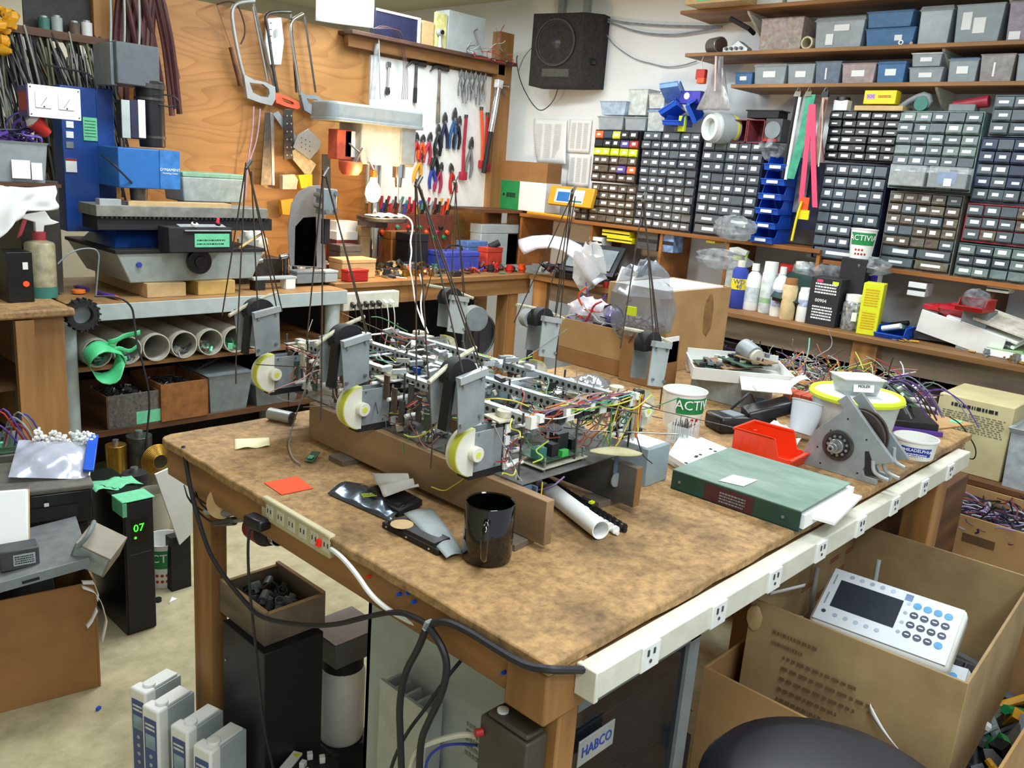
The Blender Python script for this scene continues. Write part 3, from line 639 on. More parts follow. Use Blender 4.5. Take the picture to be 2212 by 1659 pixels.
# electronics on the base plate
def brd(x,y,z,sx,sy,m,rz=0,nm='circuit_board',parts=()):
    b=MB();b.box((x,y,z),(sx,sy,.0016),(0,0,R(rz)));o=b.build(nm,m,HX)
    for(px,py,dx,dy,dz,mm,nn)in parts:
        b=MB();b.box((x+px,y+py,z+.0008+dz/2),(dx,dy,dz));b.build(nn,mm,o)
    return o
brd(.135,.05,.010,.13,.07,DUST,0,'power_board')
brd(.135,.05,.022,.12,.065,PCB,0,'power_board',[(-.045,-.005,.022,.02,.018,TEAL,'trimmer'),(-.018,-.012,.020,.02,.024,BLACKM,'capacitor'),(.015,.0,.03,.022,.036,mat('heatsink','2c3438',.4,.4),'heat_sink'),(-.002,-.028,.018,.01,.012,mat('bright_green','38b048',.4),'terminal_block'),(.045,.0,.016,.03,.02,BLACK,'relay')])
for sx_ in(.08,.19):
    for sy_ in(.02,.08):b=MB();b.cyl((sx_,sy_,.003),(sx_,sy_,.03),.0025,n=8);b.build('standoff',STEEL,HX)
brd(.18,.30,.055,.17,.12,mat('blue_grey_box','7d939c',.4),0,'control_box',[(-.03,0,.03,.03,.02,DSTEEL,'connector')])
b=MB();b.bx(.09,.24,.02,.26,.36,.095);b.build('control_box',MATS['blue_grey_box'],HX,bevel=.002)
for k in range(9):
    x,y=.04+.03*(k%3)+.09*(k//3)*.9,.44+.07*(k%3);brd(x,y,.05+.012*(k%4),.07,.055,rg.choice([PCB,GREY,DUST]),rg.uniform(-20,20),'circuit_board',[(rg.uniform(-.02,.01),0,.02,.012,.008,BLACKM,'chip'),(.015,.01,.01,.016,.012,rg.choice([BBLUE,GREEN,WHITE,GREY]),'connector')])
for k in range(46):
    x,y=rg.uniform(.01,.33),rg.uniform(.20,.76);b=MB();b.box((x,y,.115+rg.uniform(0,.012)),(.028,.010,.009),(rg.uniform(-.2,.2),rg.uniform(-.2,.2),rg.uniform(0,3)));b.build('plug_connector',rg.choice([WHITE,GREY,ALU,DSTEEL,LGREY]),HX)
for k in range(14):
    x=.02+.024*k;b=MB();b.box((x,.006,.112+rg.uniform(-.004,.003)),(.02,.014,.022));b.build('header_block',BLACKM if k%4 else WHITE,HX)
for k in range(5):
    b=MB();p=V((.03+.07*k,.0,.118));b.box(p,(.012,.016,.014));b.build('white_clip',WHITE,HX)
WC=[mat('wire_'+n,c,.5,noise=0)for n,c in(('red','a83c38'),('orange','d0703a'),('yellow','d8cc40'),('green','4a8a50'),('teal','6ab0a8'),('violet','6a5080'),('brown','7a5648'),('grey','8c8a84'),('pink','c08484'),('lime','b8d850'),('white','d4d0c8'))]
def wire(a,c,sag,m,r=.0013,par=HX,nm='wire',wig=.02,n=4):
    a,c=V(a),V(c);pts=[a]
    for i in range(1,n):
        t_=i/n;pts.append(a.lerp(c,t_)+V((rg.uniform(-wig,wig),rg.uniform(-wig,wig),-sag*math.sin(t_*math.pi)+rg.uniform(-wig,wig)*.3)))
    pts.append(c);b=MB();b.tube(pts,r,5,smooth=2);return b.build(nm,m,par)
for k in range(34):
    y=-.004+rg.uniform(-.008,.02);x0=rg.uniform(.0,.16);wire((x0,y,.125+rg.uniform(-.01,.01)),(x0+rg.uniform(.08,.2),y,.125+rg.uniform(-.012,.012)),rg.uniform(-.01,.01),rg.choice(WC),wig=.006)
for k in range(26):
    x0=rg.uniform(.22,.34);wire((x0,rg.uniform(-.01,.05),.12),(x0+rg.uniform(-.1,.03),rg.uniform(0,.12),rg.uniform(.01,.08)),rg.uniform(.02,.07),rg.choice(WC),wig=.012)
for k in range(3):
    wire((.33,-.006,.12),(.30+.01*k,-.012,.115),.09-.012*k,[WC[1],WC[2],WC[0]][k],.0016,wig=.004)
for k in range(110):
    a=V((rg.uniform(-.01,.34),rg.uniform(.0,.76),rg.uniform(.01,.125)));wire(a,a+V((rg.uniform(-.12,.12),rg.uniform(-.16,.16),rg.uniform(-.05,.05))),rg.uniform(-.01,.03),rg.choice(WC),wig=.014)
for k in range(8):
    wire((rg.uniform(-.02,.02),.02+k*.09,.02),(rg.uniform(-.06,.05),.04+k*.09+rg.uniform(-.05,.05),-.02+rg.uniform(-.03,.03)),.03,rg.choice(WC),.001,wig=.01)
wire((.02,.05,.0),(.04,-.012,.002),.05,WC[2]);wire((.03,.05,.0),(.09,-.02,.004),.03,WC[5],.0018)
b=MB();q=random.Random(17)
for k in range(420):
    c=(q.uniform(.0,.35),q.uniform(.09,.77),q.uniform(.01,.10));s=[q.uniform(.004,.016),q.uniform(.004,.03),q.uniform(.004,.014)];b.box(c,s,(q.uniform(-.3,.3),q.uniform(-.3,.3),q.uniform(0,3)),q.randrange(6))
b.build('small_components',[DSTEEL,DUST,BLACKM,ALU,mat('brown_board','5c4838',.6,noise=.2),GREY],HX,kind='stuff')
for k in range(26):
    y=.10+.025*k;b=MB();b.box((-.004,y,.05+.02*(k%3)),(.004,.014,.05));b.build('side_board',rg.choice([MATS['brown_board'],DSTEEL,PCB,DUST]),HX)
for k in range(14):
    y=.03+.055*k;b=MB();b.cyl((-.012,y,.03+.02*(k%4)),(.03,y,.03+.02*(k%4)),.004,n=8);b.build('white_roller',WHITE,HX)
for k in range(40):
    y=rg.uniform(-.01,.75);x=rg.choice([-.01,.0,.35]);wire((x,y,rg.uniform(.02,.12)),(x+rg.uniform(-.02,.02),y+rg.uniform(-.09,.09),rg.uniform(-.02,.10)),rg.uniform(0,.03),rg.choice([WC[6],WC[6],WC[7],WC[0],WC[2],RUBBER,WC[8]]),wig=.010)
b=MB();b.sheet(12,6,lambda u,v:(.17+.125*u,-.012+(.05*math.sin(math.pi*min(1,u*1.02))**.6+.002)*(v-.5)-.03*u,.034-.018*u+.01*math.sin(v*3.14)*math.sin(u*3.14)));b.build('cream_paddle',mat('khaki','b9b288',.6,noise=.05),HX,solid=.002)
b=MB();b.cyl((.245,-.022,-.035),(.245,-.025,-.035),.014,n=20);b.build('hanging_disc',ALU,HX)
b=MB();b.box((.245,-.02,-.008),(.012,.002,.04));b.build('blue_tab',mat('slate_blue','5a6c84',.6),HX)
b=MB();b.box((.03,.0,-.02),(.004,.02,.03));b.box((.005,.0,-.015),(.04,.004,.025));b.build('slate_bracket',MATS['slate_blue'],HX)
# ================================================================ on and under the left edge of the worktable
# beige power strip on the apron, faces -X
t=T('outlet_strip','beige six outlet power strip fixed to the left apron of the worktable','power strip',(TX0+.012,1.35,.82))
a0,a1=PX(568,1082,.78),PX(716,1190,.78)
M_=Matrix.Translation(-V((TX0+.012,1.35,.82)))
b=MB(M_);b.bx(.776,a1.y,a1.z-.015,TX0+.011,a0.y,a1.z+.028);b.build('housing',BEIGE,t,bevel=.003)
zc=a1.z+.006
for k in range(6):
    y=a0.y-.03-k*.036;b=MB(M_);b.bx(.7752,y-.011,zc-.011,.7765,y+.011,zc+.012);p_=b.build('outlet',OFFW,t)
    b=MB(M_);b.bx(.7745,y-.006,zc-.002,.7755,y-.004,zc+.006);b.bx(.7745,y+.004,zc-.002,.7755,y+.006,zc+.006);b.build('slots',BLACKM,p_)
y=a1.y+.028
b=MB(M_);b.box((.7735,y,zc),(.006,.009,.012),(0,R(12),0));b.build('red_switch',mat('lit_red','d82018',.3,noise=0,emit=.25),t,label='glowing red rocker switch')
b=MB(M_);b.bx(.7755,a1.y-.001,zc-.02,TX0+.009,a1.y+.018,zc+.021);b.build('end_block',BEIGE,t,bevel=.003)
def pxtube(pts,r,name,m,label,cat,n=8,**k):
    """a cable: picture points on vertical planes in front of the furniture (x, y, X plane)"""
    P_=[PX(x,y,X)for x,y,X in pts];b=MB();b.tube([p-P_[0]for p in P_],r,n,smooth=2)
    o=b.build(name,m,None,label,cat,**k);o.location=P_[0];return o
b=MB();P_=[PX(555,1128,.765)]
t=T('power_plug','black angled plug in the first outlet of the beige power strip, with a black cord','plug',P_[0])
b.box((0,0,0),(.028,.05,.022),(0,0,R(8)));b.build('plug_body',BLACK,t,bevel=.005)
b=MB();q_=[PX(x,y,X)-P_[0]for x,y,X in((545,1135,.76),(535,1160,.755),(537,1250,.755),(545,1330,.76),(556,1430,.77),(568,1560,.80),(590,1659,.83))]
b.tube(q_,.0028,8,smooth=2);b.build('cord',RUBBER,t)
pxtube([(716,1186,.775),(740,1205,.765),(770,1240,.76),(800,1285,.765),(835,1315,.775),(870,1335,.79),(905,1352,.795)],.0042,'cord',WHITE,'thick white cord running from the beige power strip along the apron','cord')
pxtube([(396,965,.79),(402,1000,.78),(412,1060,.77),(428,1120,.765),(450,1190,.76),(480,1240,.755),(520,1290,.755),(560,1335,.76),(640,1350,.765),(720,1352,.77),(800,1330,.775),(860,1320,.775),(900,1335,.775),(925,1350,.775)],.0046,'cord',RUBBER,'long thick black cord sagging under the left apron and over the fittings box','cord')
_e=lambda x,y:(x,y,PY(x,y,.603).x)
pxtube([(925,1350,.772),(960,1340,.772),(1010,1362,.772),(1070,1400,.77),(1120,1430,.768),(1150,1442,.768),_e(1195,1447),_e(1225,1447),_e(1258,1447)],.0056,'cord',RUBBER,'thick black supply cord running round the near corner into the white raceway','cord')
pxtube([(922,1352,.77),(905,1400,.77),(875,1450,.77),(862,1520,.77),(865,1600,.77),(868,1690,.77)],.0056,'cord',RUBBER,'thick black cord hanging in a loop below the apron, the left strand','cord')
pxtube([(926,1354,.77),(955,1395,.77),(968,1440,.77),(955,1500,.77),(925,1560,.77),(908,1600,.77),(905,1690,.77)],.0056,'cord',RUBBER,'thick black cord hanging in a loop below the apron, the right strand','cord')
pxtube([(1000,1422,.83),(960,1470,.80),(920,1530,.79),(880,1580,.79),(850,1640,.79),(838,1690,.79)],.0030,'cord',RUBBER,'thin black cord crossing behind the two hanging loops','cord')
p=PX(924,1350,.768);b=MB();b.box((0,0,0),(.012,.006,.016),(R(20),0,0));o=b.build('cable_tie',CLEAR,label='clear cable tie holding the black cords together',cat='cable tie');o.location=p
pxtube([(1030,1590,.80),(1000,1585,.79),(940,1600,.78),(895,1620,.775),(880,1690,.775)],.0046,'cord',OFFW,'white cord curling beside the grey-brown metal case','cord')
pxtube([(1030,1610,.80),(990,1606,.79),(950,1612,.78),(920,1640,.775),(918,1690,.775)],.0022,'cord',BLUEINK,'thin dark blue cord beside the white one at the bottom edge','cord')
# fridge
FX,FY=.91,.665
t=T('glass_door_fridge','small glass door display fridge under the near end of the worktable','fridge',(FX,FY,0))
b=MB();b.bx(0,.03,.0,.010,.50,.74);b.build('side_panel',LGREY,t,label='pale grey left side panel');b=MB();b.bx(.350,.03,0,.36,.50,.74);b.build('side_panel',LGREY,t)
b=MB();b.bx(0,.49,0,.36,.50,.74);b.build('back_panel',WHITE,t);b=MB();b.bx(0,.03,.715,.36,.50,.74);b.build('top_panel',GREY,t)
for nm,c_ in(('door_rail',(0,0,.715,.36,.028,.745)),('door_rail',(0,0,0.02,.36,.028,.07)),('door_stile',(0,0,.02,.012,.028,.745)),('door_stile',(.325,0,.02,.36,.028,.745))):
    b=MB();b.bx(*c_);b.build(nm,GREY if nm=='door_rail' or c_[0]else BLACK,t,bevel=.001)
b=MB();b.bx(.012,.008,.07,.325,.014,.715);b.build('glass',GLASSD,t)
for z in(.30,.47,.62):
    b=MB();b.cyl((.012,.05,z),(.348,.05,z),.003,n=6);b.cyl((.012,.45,z),(.348,.45,z),.003,n=6)
    sh=b.build('wire_shelf',STEEL,t);b=MB()
    for k in range(28):b.cyl((.018+k*.012,.05,z),(.018+k*.012,.45,z),.0011,n=5)
    b.build('shelf_wires',STEEL,sh,kind='stuff')
b=MB();b.box((.062,-.004,.642),(.09,.003,.046));lb=b.build('badge',ALU,t,label='silver badge with blue lettering',bevel=.001)
text('HABCO','lettering',BLUEINK,lb,(.062,-.0062,.642),FACE_MY,.026,sx=.85)
b=MB();b.tube([(.022,.0,.575),(.022,-.028,.57),(.022,-.028,.3),(.022,0,.295)],.006,10);b.build('door_handle',CHROME,t)
b=MB();scrib(b,(-.0006,.22,.52),(0,-1,0),(0,0,1),.10,.07,5,3);b.build('side_print',GREY,t)
# grey-brown metal case
t=T('metal_case','dark grey-brown metal case with a white round button, left of the near table leg','case',(.772,.635,.065))
b=MB();b.bx(0,0,.02,.043,.09,.685);b.build('case',mat('grey_brown_metal','4c463e',.5,.2,noise=.08),t,bevel=.003)
b=MB();b.bx(.004,.004,.685,.041,.081,.694);l_=b.build('lid',MATS['grey_brown_metal'],t,bevel=.004)
b=MB();b.cyl((.020,.066,.694),(.020,.066,.697),.0085,n=20);b.build('round_button',WHITE,t)
b=MB();b.cyl((.0,.084,.66),(-.010,.088,.66),.006,n=12);b.build('red_knob',RED,t)
for x in(0,.03):
    b=MB();b.bx(x,.02,-.065,x+.012,.07,.02);b.build('foot',RUBBER,t)
t=T('heat_sink','finned silver heat sink standing behind the white cords near the table leg','heat sink',(.86,.93,0))
b=MB();b.bx(0,0,0,.04,.13,.03);b.bx(.0,0,.03,.006,.13,.60);b.build('base',ALU,t)
for k in range(5):b=MB();b.bx(.006,.004+k*.028,.03,.038,.010+k*.028,.60);b.build('fin',ALU,t)
# black cabinet tower with the box of pipe fittings on it
b=MB();t=T('tower_case','tall black metal tower case under the table beside the far left leg','case',(.835,1.41,0))
b.bx(0,0,0.01,.145,.175,.49);b.build('case',mat('black_steel','1f1f26',.45,.2,noise=.05),t,bevel=.002)
b=MB();b.bx(.01,.01,0,.135,.165,.01);b.build('base',BLACKM,t)
for z in(.12,.40):
    b=MB();b.cyl((-.002,.16,z),(.002,.16,z),.003,n=8);b.build('screw',STEEL,t)
t=T('fittings_box','plywood drawer box full of grey pipe fittings on top of the black tower case','box',(.925,1.535,.4905),rz=0)
for nm,c_,m in(('side_board',(-.075,-.10,0,-.066,.09,.078),GREYWOOD),('side_board',(.066,-.10,0,.075,.09,.078),GREYWOOD),('end_board',(-.066,-.10,0,.066,-.091,.072),GREYWOOD),('end_board',(-.066,.081,0,.066,.09,.072),GREYWOOD),('bottom_board',(-.066,-.091,0,.066,.081,.005),GREYWOOD)):
    b=MB();b.bx(*c_);b.build(nm,m,t)
    if nm!='bottom_board':b=MB();b.bx(c_[0],c_[1],c_[5],c_[3],c_[4],c_[5]+.0012);b.build('pale_edge',TAN,t)
q=random.Random(5)
for k in range(26):
    p=V((q.uniform(-.05,.05),q.uniform(-.075,.065),.018+.012*(k%3)+.008));d=V((q.uniform(-1,1),q.uniform(-1,1),q.uniform(-.4,.6))).normalized()
    b=MB();b.pipe(p-d*.014,p+d*.014,.0105,.002,12);b.cyl(p,p+d.orthogonal().normalized()*.018,.0085,n=10);b.build('pipe_fitting',q.choice([DGREY,GREY,DGREY,BLACK]),bpy.data.objects['fittings_box'])
# white bottle and grey box beyond the tower
t=T('white_canister','white plastic canister standing in the dark under the table, right of the tower case','canister',(1.10,1.50,.0))
b=MB();b.lathe([(0,.12),(.05,.12),(.055,.13),(.055,.30),(.05,.315),(.045,.32),(0,.32)],28);b.build('canister_body',WHITE,t)
b=MB();b.bx(-.06,-.06,0,.06,.06,.12);b.build('plinth',BLACKM,t);b=MB();b.lathe([(.05,.315),(.05,.345),(.04,.35),(0,.35)],24);b.build('cap',BLACKM,t)
b=MB();b.frus((0,0,0),(.12,.11),(.14,.13),.07);b.build('battery_box',mat('dull_grey','63656a',.5,noise=.08),None,'dull grey tapered box on the cap of the white canister','box',bevel=.003).location=(1.10,1.50,.3505)
b=MB();b.lathe([(0,0),(.04,0),(.05,.2),(.02,.26),(0,.26)],16);b.build('red_container',DRED,None,'dark red container in the shadow right of the white canister','container').location=(1.22,1.38,0)
# four drive units
inv=T('drive_unit','x','drive unit',(.708,1.70,0),16,group='white drive units standing in a row on the floor')
b=MB();b.bx(0,0,0,.030,.052,.30);b.build('front_module',WHITE,inv,bevel=.005)
b=MB();b.bx(.030,.004,.0,.105,.048,.292);b.build('body',LGREY,inv,bevel=.002)
b=MB();b.bx(.018,.008,.2925,.098,.044,.2985);b.build('top_cover',WHITE,inv,bevel=.001)
b=MB();b.cyl((.030,.022,.295),(.030,.022,.3055),.014,n=20);b.build('round_boss',WHITE,inv,bevel=.002)
b=MB();b.bx(-.0008,.006,.06,.0,.044,.275);lb=b.build('blue_panel',mat('drive_blue','3a4f8c',.4,noise=.03),inv,label='blue front panel')
b=MB();b.bx(-.0014,.010,.20,-.0006,.040,.235);b.build('display',mat('lcd','8aa6b8',.3),lb)
b=MB();scrib(b,(-.001,.040,.245),(0,-1,0),(0,0,1),.03,.02,2,4);b.build('panel_print',WINK,lb)
for k in range(4):b=MB();b.cyl((-.0016,.025,.18-.022*k),(-.0004,.025,.18-.022*k),.005,n=10);b.build('key_button',LGREY,lb)
b=MB();b.bx(.016,-.001,.10,.028,.0,.12);b.build('latch',DSTEEL,inv)
inv['label']='white drive unit with blue front panel, furthest of the four in the row'
for(x,y,l)in((.700,1.618,'second of the four white drive units from the far end, with blue panel'),(.716,1.515,'third white drive unit from the far end of the row of four'),(.722,1.425,'nearest of the four white drive units, cut by the bottom edge')):
    dup(inv,(x,y,0),label=l)
t=T('servo_amplifier','black flat unit with yellow warning triangles on a white label, at the bottom edge','device',(.90,1.36,.215),rz=28)
b=MB();b.bx(-.05,-.06,-.215,.05,.05,.0);b.build('case',BLACKM,t,bevel=.003)
b=MB();b.box((-.01,.03,.004),(.085,.022,.006));lb=b.build('label_bar',WHITE,t,bevel=.001)
for x in(-.04,.02):
    b=MB();b.prism([(x-.008,.022),(x+.008,.022),(x,.037)],.0072,.0078);b.build('warning_triangle',LIME,lb)
for x,y in((.0,-.0),(.03,-.03),(.03,.0),(-.02,-.02)):
    b=MB();b.box((x,y,.007),(.014,.012,.014),(0,0,x*20));b.build('white_connector',WHITE,t,bevel=.001)
# heat gun hung under the table, wire clusters and discs at the far left corner
p=PX(572,1150,.88)
t=T('heat_gun','red and black heat gun with steel nozzle hanging under the worktable','heat gun',p)
d=(PX(612,1175,.86)-PX(540,1140,.90)).normalized()
b=MB();b.cyl(-d*.075,d*.01,.026,.029,20);b.build('motor_housing',mat('gun_red','8e2430',.4,noise=.05),t,bevel=.003)
b=MB();b.cyl(d*.01,d*.055,.028,.018,20);b.build('barrel',BLACKM,t);b=MB();b.pipe(d*.055,d*.082,.0155,.0015,20);b.build('nozzle',CHROME,t)
b=MB();b.cyl(-d*.03,-d*.03+V((.0,.0,.10)),.012,.015,12);b.build('handle',BLACKM,t);b=MB();b.cyl(-d*.085,-d*.075,.022,n=16);b.build('rear_cap',GREEN,t)
b=MB();b.bx(-.03,-.03,0,.03,.03,.7);
t=T('grinding_disc','cream abrasive disc hooked under the far left table corner','disc',PX(480,1085,.80))
b=MB();b.cyl((0,0,0),(.003,.0,.0),.034,n=30);b.build('disc',TAN,t);b=MB();b.cyl((-.004,0,0),(.0,0,0),.01,n=16);b.build('hub',DGREY,t);t.rotation_euler=(0,R(25),R(35))
q=random.Random(8)
for k,(px,py,X,dx,dy,m,l)in enumerate(((455,1092,.80,70,12,DGREY,'uppermost dark plug in the cluster hanging at the far left table corner'),(470,1112,.80,66,14,GREY,'grey plug in the middle of the cluster hanging at the far left table corner'),(465,1130,.80,70,8,DSTEEL,'lowest dark plug in the cluster hanging at the far left table corner'),(445,1105,.81,40,6,LGREY,'short pale plug in the cluster hanging at the far left table corner'))):
    p=PX(px,py,X);e=PX(px+dx,py-dy,X)-p
    t=T('cable_plug',l,'plug',p)
    b=MB();b.cyl((0,0,0),e*.6,.0075,.009,12);b.build('shell',m,t,bevel=.001);b=MB();b.cyl(e*.6,e,.0045,n=8);b.build('tip',STEEL,t)
    b=MB();b.tube([(0,0,0),(0,.03,-.005),(0,.08,0),(.02,.14,.01)],.002,6,smooth=1);b.build('lead',RUBBER,t)
# ---------------------------------------------------------------- right foreground: cartons
def carton(name,label,cx,cy,cz,L,W,H,rz,m=CARD,t_=.005,cat='cardboard box',flaps=(),fill=None,fz=.6):
    t=T(name,label,cat,(cx,cy,cz),rz=rz)
    for nm,c_ in(('side_wall',(-L/2,-W/2,0,-L/2+t_,W/2,H)),('side_wall',(L/2-t_,-W/2,0,L/2,W/2,H)),('end_wall',(-L/2+t_,-W/2,0,L/2-t_,-W/2+t_,H)),('end_wall',(-L/2+t_,W/2-t_,0,L/2-t_,W/2,H)),('bottom',(-L/2+t_,-W/2+t_,0,L/2-t_,W/2-t_,t_))):
        b=MB();b.bx(*c_);b.build(nm,m,t,bevel=.0012)
    for side,ang,ln in flaps:
        b=MB()
        if side in 'xX':
            s=-1 if side=='x' else 1;b.M=Matrix.Translation((s*(L/2-t_/2),0,H))@Matrix.Rotation(R(ang)*s,4,'Y');b.bx(-t_/2,-W/2,0,t_/2,W/2,ln)
        else:
            s=-1 if side=='y' else 1;b.M=Matrix.Translation((0,s*(W/2-t_/2),H))@Matrix.Rotation(-R(ang)*s,4,'X');b.bx(-L/2,-t_/2,0,L/2,t_/2,ln)
        b.build('flap',m,t)
    if fill:
        b=MB();b.bx(-L/2+t_,-W/2+t_,t_,L/2-t_,W/2-t_,H*fz);b.build('contents',fill,t,kind='stuff')
    return t
def jumble(parent,L,W,z,n,mats,seed,size=.02,name='scrap_pieces'):
    q=random.Random(seed);b=MB()
    for k in range(n):
        c=(q.uniform(-L/2,L/2),q.uniform(-W/2,W/2),z+q.uniform(0,size*.8));s=[q.uniform(.25,1.3)*size for _ in range(3)];r3=[q.uniform(0,3)for _ in range(3)];mi=q.randrange(len(mats))
        if q.random()<.3:d=V((q.uniform(-1,1),q.uniform(-1,1),q.uniform(-.5,.8))).normalized()*size*1.2;b.cyl(V(c)-d,V(c)+d,size*q.uniform(.08,.3),n=7,mi=mi)
        else:b.box(c,s,r3,mi)
    return b.build(name,mats,parent,kind='stuff')
def tangle(parent,L,W,z,n,mats,seed,r=.0016,h=.05,name='wire_tangle',ln=.12):
    q=random.Random(seed);b=MB()
    for k in range(n):
        p=V((q.uniform(-L/2,L/2),q.uniform(-W/2,W/2),z+q.uniform(0,h)));d=V((q.uniform(-1,1),q.uniform(-1,1),q.uniform(-.3,.3))).normalized();pts=[p]
        for i in range(5):
            d=(d+V((q.uniform(-.8,.8),q.uniform(-.8,.8),q.uniform(-.4,.4)))).normalized();p=p+d*ln/5*q.uniform(.6,1.4);p.x=max(-L*.56,min(L*.56,p.x));p.y=max(-W*.56,min(W*.56,p.y));p.z=max(z,p.z-(.002));pts.append(p)
        b.tube(pts,r*q.uniform(.7,1.5),5,mi=q.randrange(len(mats)),smooth=1)
    return b.build(name,mats,parent,kind='stuff')
ca=math.degrees(math.atan2(-.43,-.04))+90
big=carton('cardboard_box','large open brown cardboard box holding white medical pumps, right of the worktable',1.985,.552,.315,.65,.44,.31,3,CARDG,.006)
b=MB()
for k,(y,l)in enumerate(((.24,.10),(.215,.07),(.19,.16),(.165,.2),(.14,.17),(.115,.13),(.09,.1))):
    scrib(b,(-.3306,.16-.03*(k>1),y-.09+.10),(0,-1,0),(0,0,1),l,.012,1,30+k,fill=.7)
b.build('faded_print',mat('faded_ink','6e5238',.85,noise=0),big)
b=MB();q=random.Random(2)
for k in range(16):scrib(b,(.02+q.uniform(-.25,.27),.2127,q.uniform(.05,.24)),(1,0,0),(0,0,1),.07,.016,2,60+k,fill=.6)
b.build('red_stamps',mat('faded_red','a05038',.85,noise=0),big)
b=MB();b.sheet(6,2,lambda u,v:(-.332-.008*math.sin(u*3),-.06-.07*u,.17-.05*u+.02*v*(1-u)));b.build('torn_label',PAPER,big,solid=.0006)
b=MB();b.blob((-.331,.205,.27),(.004,.018,.03),jit=.1);b.build('torn_patch',TAN,big)
b=MB();b.sheet(8,2,lambda u,v:(-.26+.13*u,.205-.03*u,.30-.012*u+.008*v));b.build('tape_curl',PAPER,big,solid=.0005)
# pumps
def pump(label,loc,rot,sc_=1):
    t=T('infusion_pump',label,'medical device',loc,rot=rot)
    b=MB();b.bx(-.15,-.085,0,.15,.085,.055);b.build('housing',WHITE,t,bevel=.014)
    b=MB();b.bx(-.142,-.077,.0553,.142,.077,.0575);b.build('front_panel',mat('pump_white','e6edf4',.35,noise=.01),t,bevel=.001)
    b=MB();b.bx(-.118,-.032,.0577,.022,.048,.0585);b.build('screen',mat('pump_screen','343a46',.2,noise=.05),t,bevel=.001)
    for k in range(5):
        for y in(.064,-.052):
            b=MB();b.cyl((-.098+k*.023,y,.0574),(-.098+k*.023,y,.0586),.0055,n=12);b.build('soft_key',mat('pale_key','b9c8dc',.4),t)
    LB=mat('light_blue_key','6ab4e8',.4);KB=mat('dark_ring_key','4c5870',.4)
    for r_ in range(4):
        for k in range(4):
            x,y=.052+k*.0215,.045-r_*.027
            b=MB();b.cyl((x,y,.0574),(x,y,.0592),.0088,n=14);o=b.build('key',LB if r_==0 or(r_==3 and k==3)else KB,t)
            if not(r_==0 or(r_==3 and k==3)):b=MB();b.box((x,y,.0594),(.009,.003,.0004));b.build('key_mark',WINK,o)
        b=MB();b.cyl((.034,.045-r_*.027,.0574),(.034,.045-r_*.027,.0586),.0045,n=10);b.build('small_key',MATS['pale_key'],t)
    b=MB();b.bx(.022,.052,.0576,.038,.07,.0582);b.build('logo_square',mat('logo_blue','7a90c0',.5),t)
    b=MB();b.cyl((-.125,-.05,.0575),(-.125,-.05,.0583),.005,n=12);b.build('round_logo',DGREY,t)
    b=MB();scrib(b,(-.128,.03,.0576),(0,1,0),(-1,0,0),.03,.005,1,3);scrib(b,(-.128,-.03,.0576),(0,1,0),(-1,0,0),.035,.006,1,4);b.build('small_print',GREY,t)
    return t
# big pump leans in the box; its long side runs towards the viewer's right
pump('white infusion pump with a dark screen and round keys, uppermost in the big box',PZ(1915,1358,.545),(R(30),R(0),R(-84)))
pump('second white infusion pump half under the first one in the big box',(1.87,.50,.43),(R(24),R(-4),R(-84)))
t=T('keyboard','black keyboard standing in the right corner of the big box','keyboard',(2.08,.475,.40),rot=(R(30),R(0),R(-86)))
b=MB();b.bx(-.12,-.06,0,.12,.06,.014);b.build('keyboard_case',BLACK,t,bevel=.002)
for i in range(9):
    for j in range(4):b=MB();b.frus((-.102+i*.0255,-.04+j*.0265,.014),(.021,.022),(.016,.017),.007);b.build('key',BLACKM,t)
jumble(big,.6,.38,.02,120,[GREY,BLACK,WHITE,LGREY],4,.05)
for k,(x,y,z,a)in enumerate(((1.83,.70,.50,20),(1.98,.745,.56,8),(2.05,.63,.60,-12))):
    b=MB();b.cyl((0,0,-.18),(.012*k,.01,.035),.0055,n=12);b.build('clamp_rod',LGREY,None,('pale grey rod end sticking up at the left of the big box','pale grey rod end sticking up behind the uppermost pump','short pale rod end between the pump and the far wall of the box')[k],'rod').location=(x,y,z)
# lower carton
low=carton('cardboard_box','wide low cardboard box under the box of medical pumps',1.985,.515,.0,.87,.56,.475,0,CARD,.006)
jumble(low,.82,.52,.25,260,[DGREY,BLACK,STEEL,GREEN,GREY,DYEL],9,.05)
b=MB();b.bx(-.42,-.27,.006,.42,.27,.26);b.build('contents',JUNKD,low,kind='stuff')
t=T('circuit_module','circuit module with metal bars and yellow block, left of the pump box','circuit board',(1.485,.86,.40),rot=(R(10),R(35),R(20)))
b=MB();b.bx(-.09,-.07,0,.09,.07,.003);b.build('board',PCB,t)
for k in range(3):b=MB();b.bx(-.05,-.05+.03*k,.003,.05,-.035+.03*k,.02);b.build('metal_bar',STEEL,t)
b=MB();b.cyl((.04,.04,.0),(.04,.04,.03),.02,n=14);b.build('coil',TAN,t);b=MB();b.bx(.05,.0,.003,.075,.02,.02);b.build('yellow_block',YEL,t);b=MB();b.bx(.0,.045,.003,.03,.065,.02);b.build('red_block',DRED,t)
b=MB();b.bx(-.1,-.12,0,.03,.12,.36);b.build('carton_stand',BLACKM,None,'black box beside the fridge, holding up the circuit module','box').location=(1.44,.88,0)
t=T('pipe_ring','orange plastic ring fitting in the low cardboard box','fitting',(1.61,.765,.40),rot=(R(20),R(50),0));b=MB();b.pipe((0,0,-.02),(0,0,.02),.024,.006,20);b.build('ring',ORANGE,t)
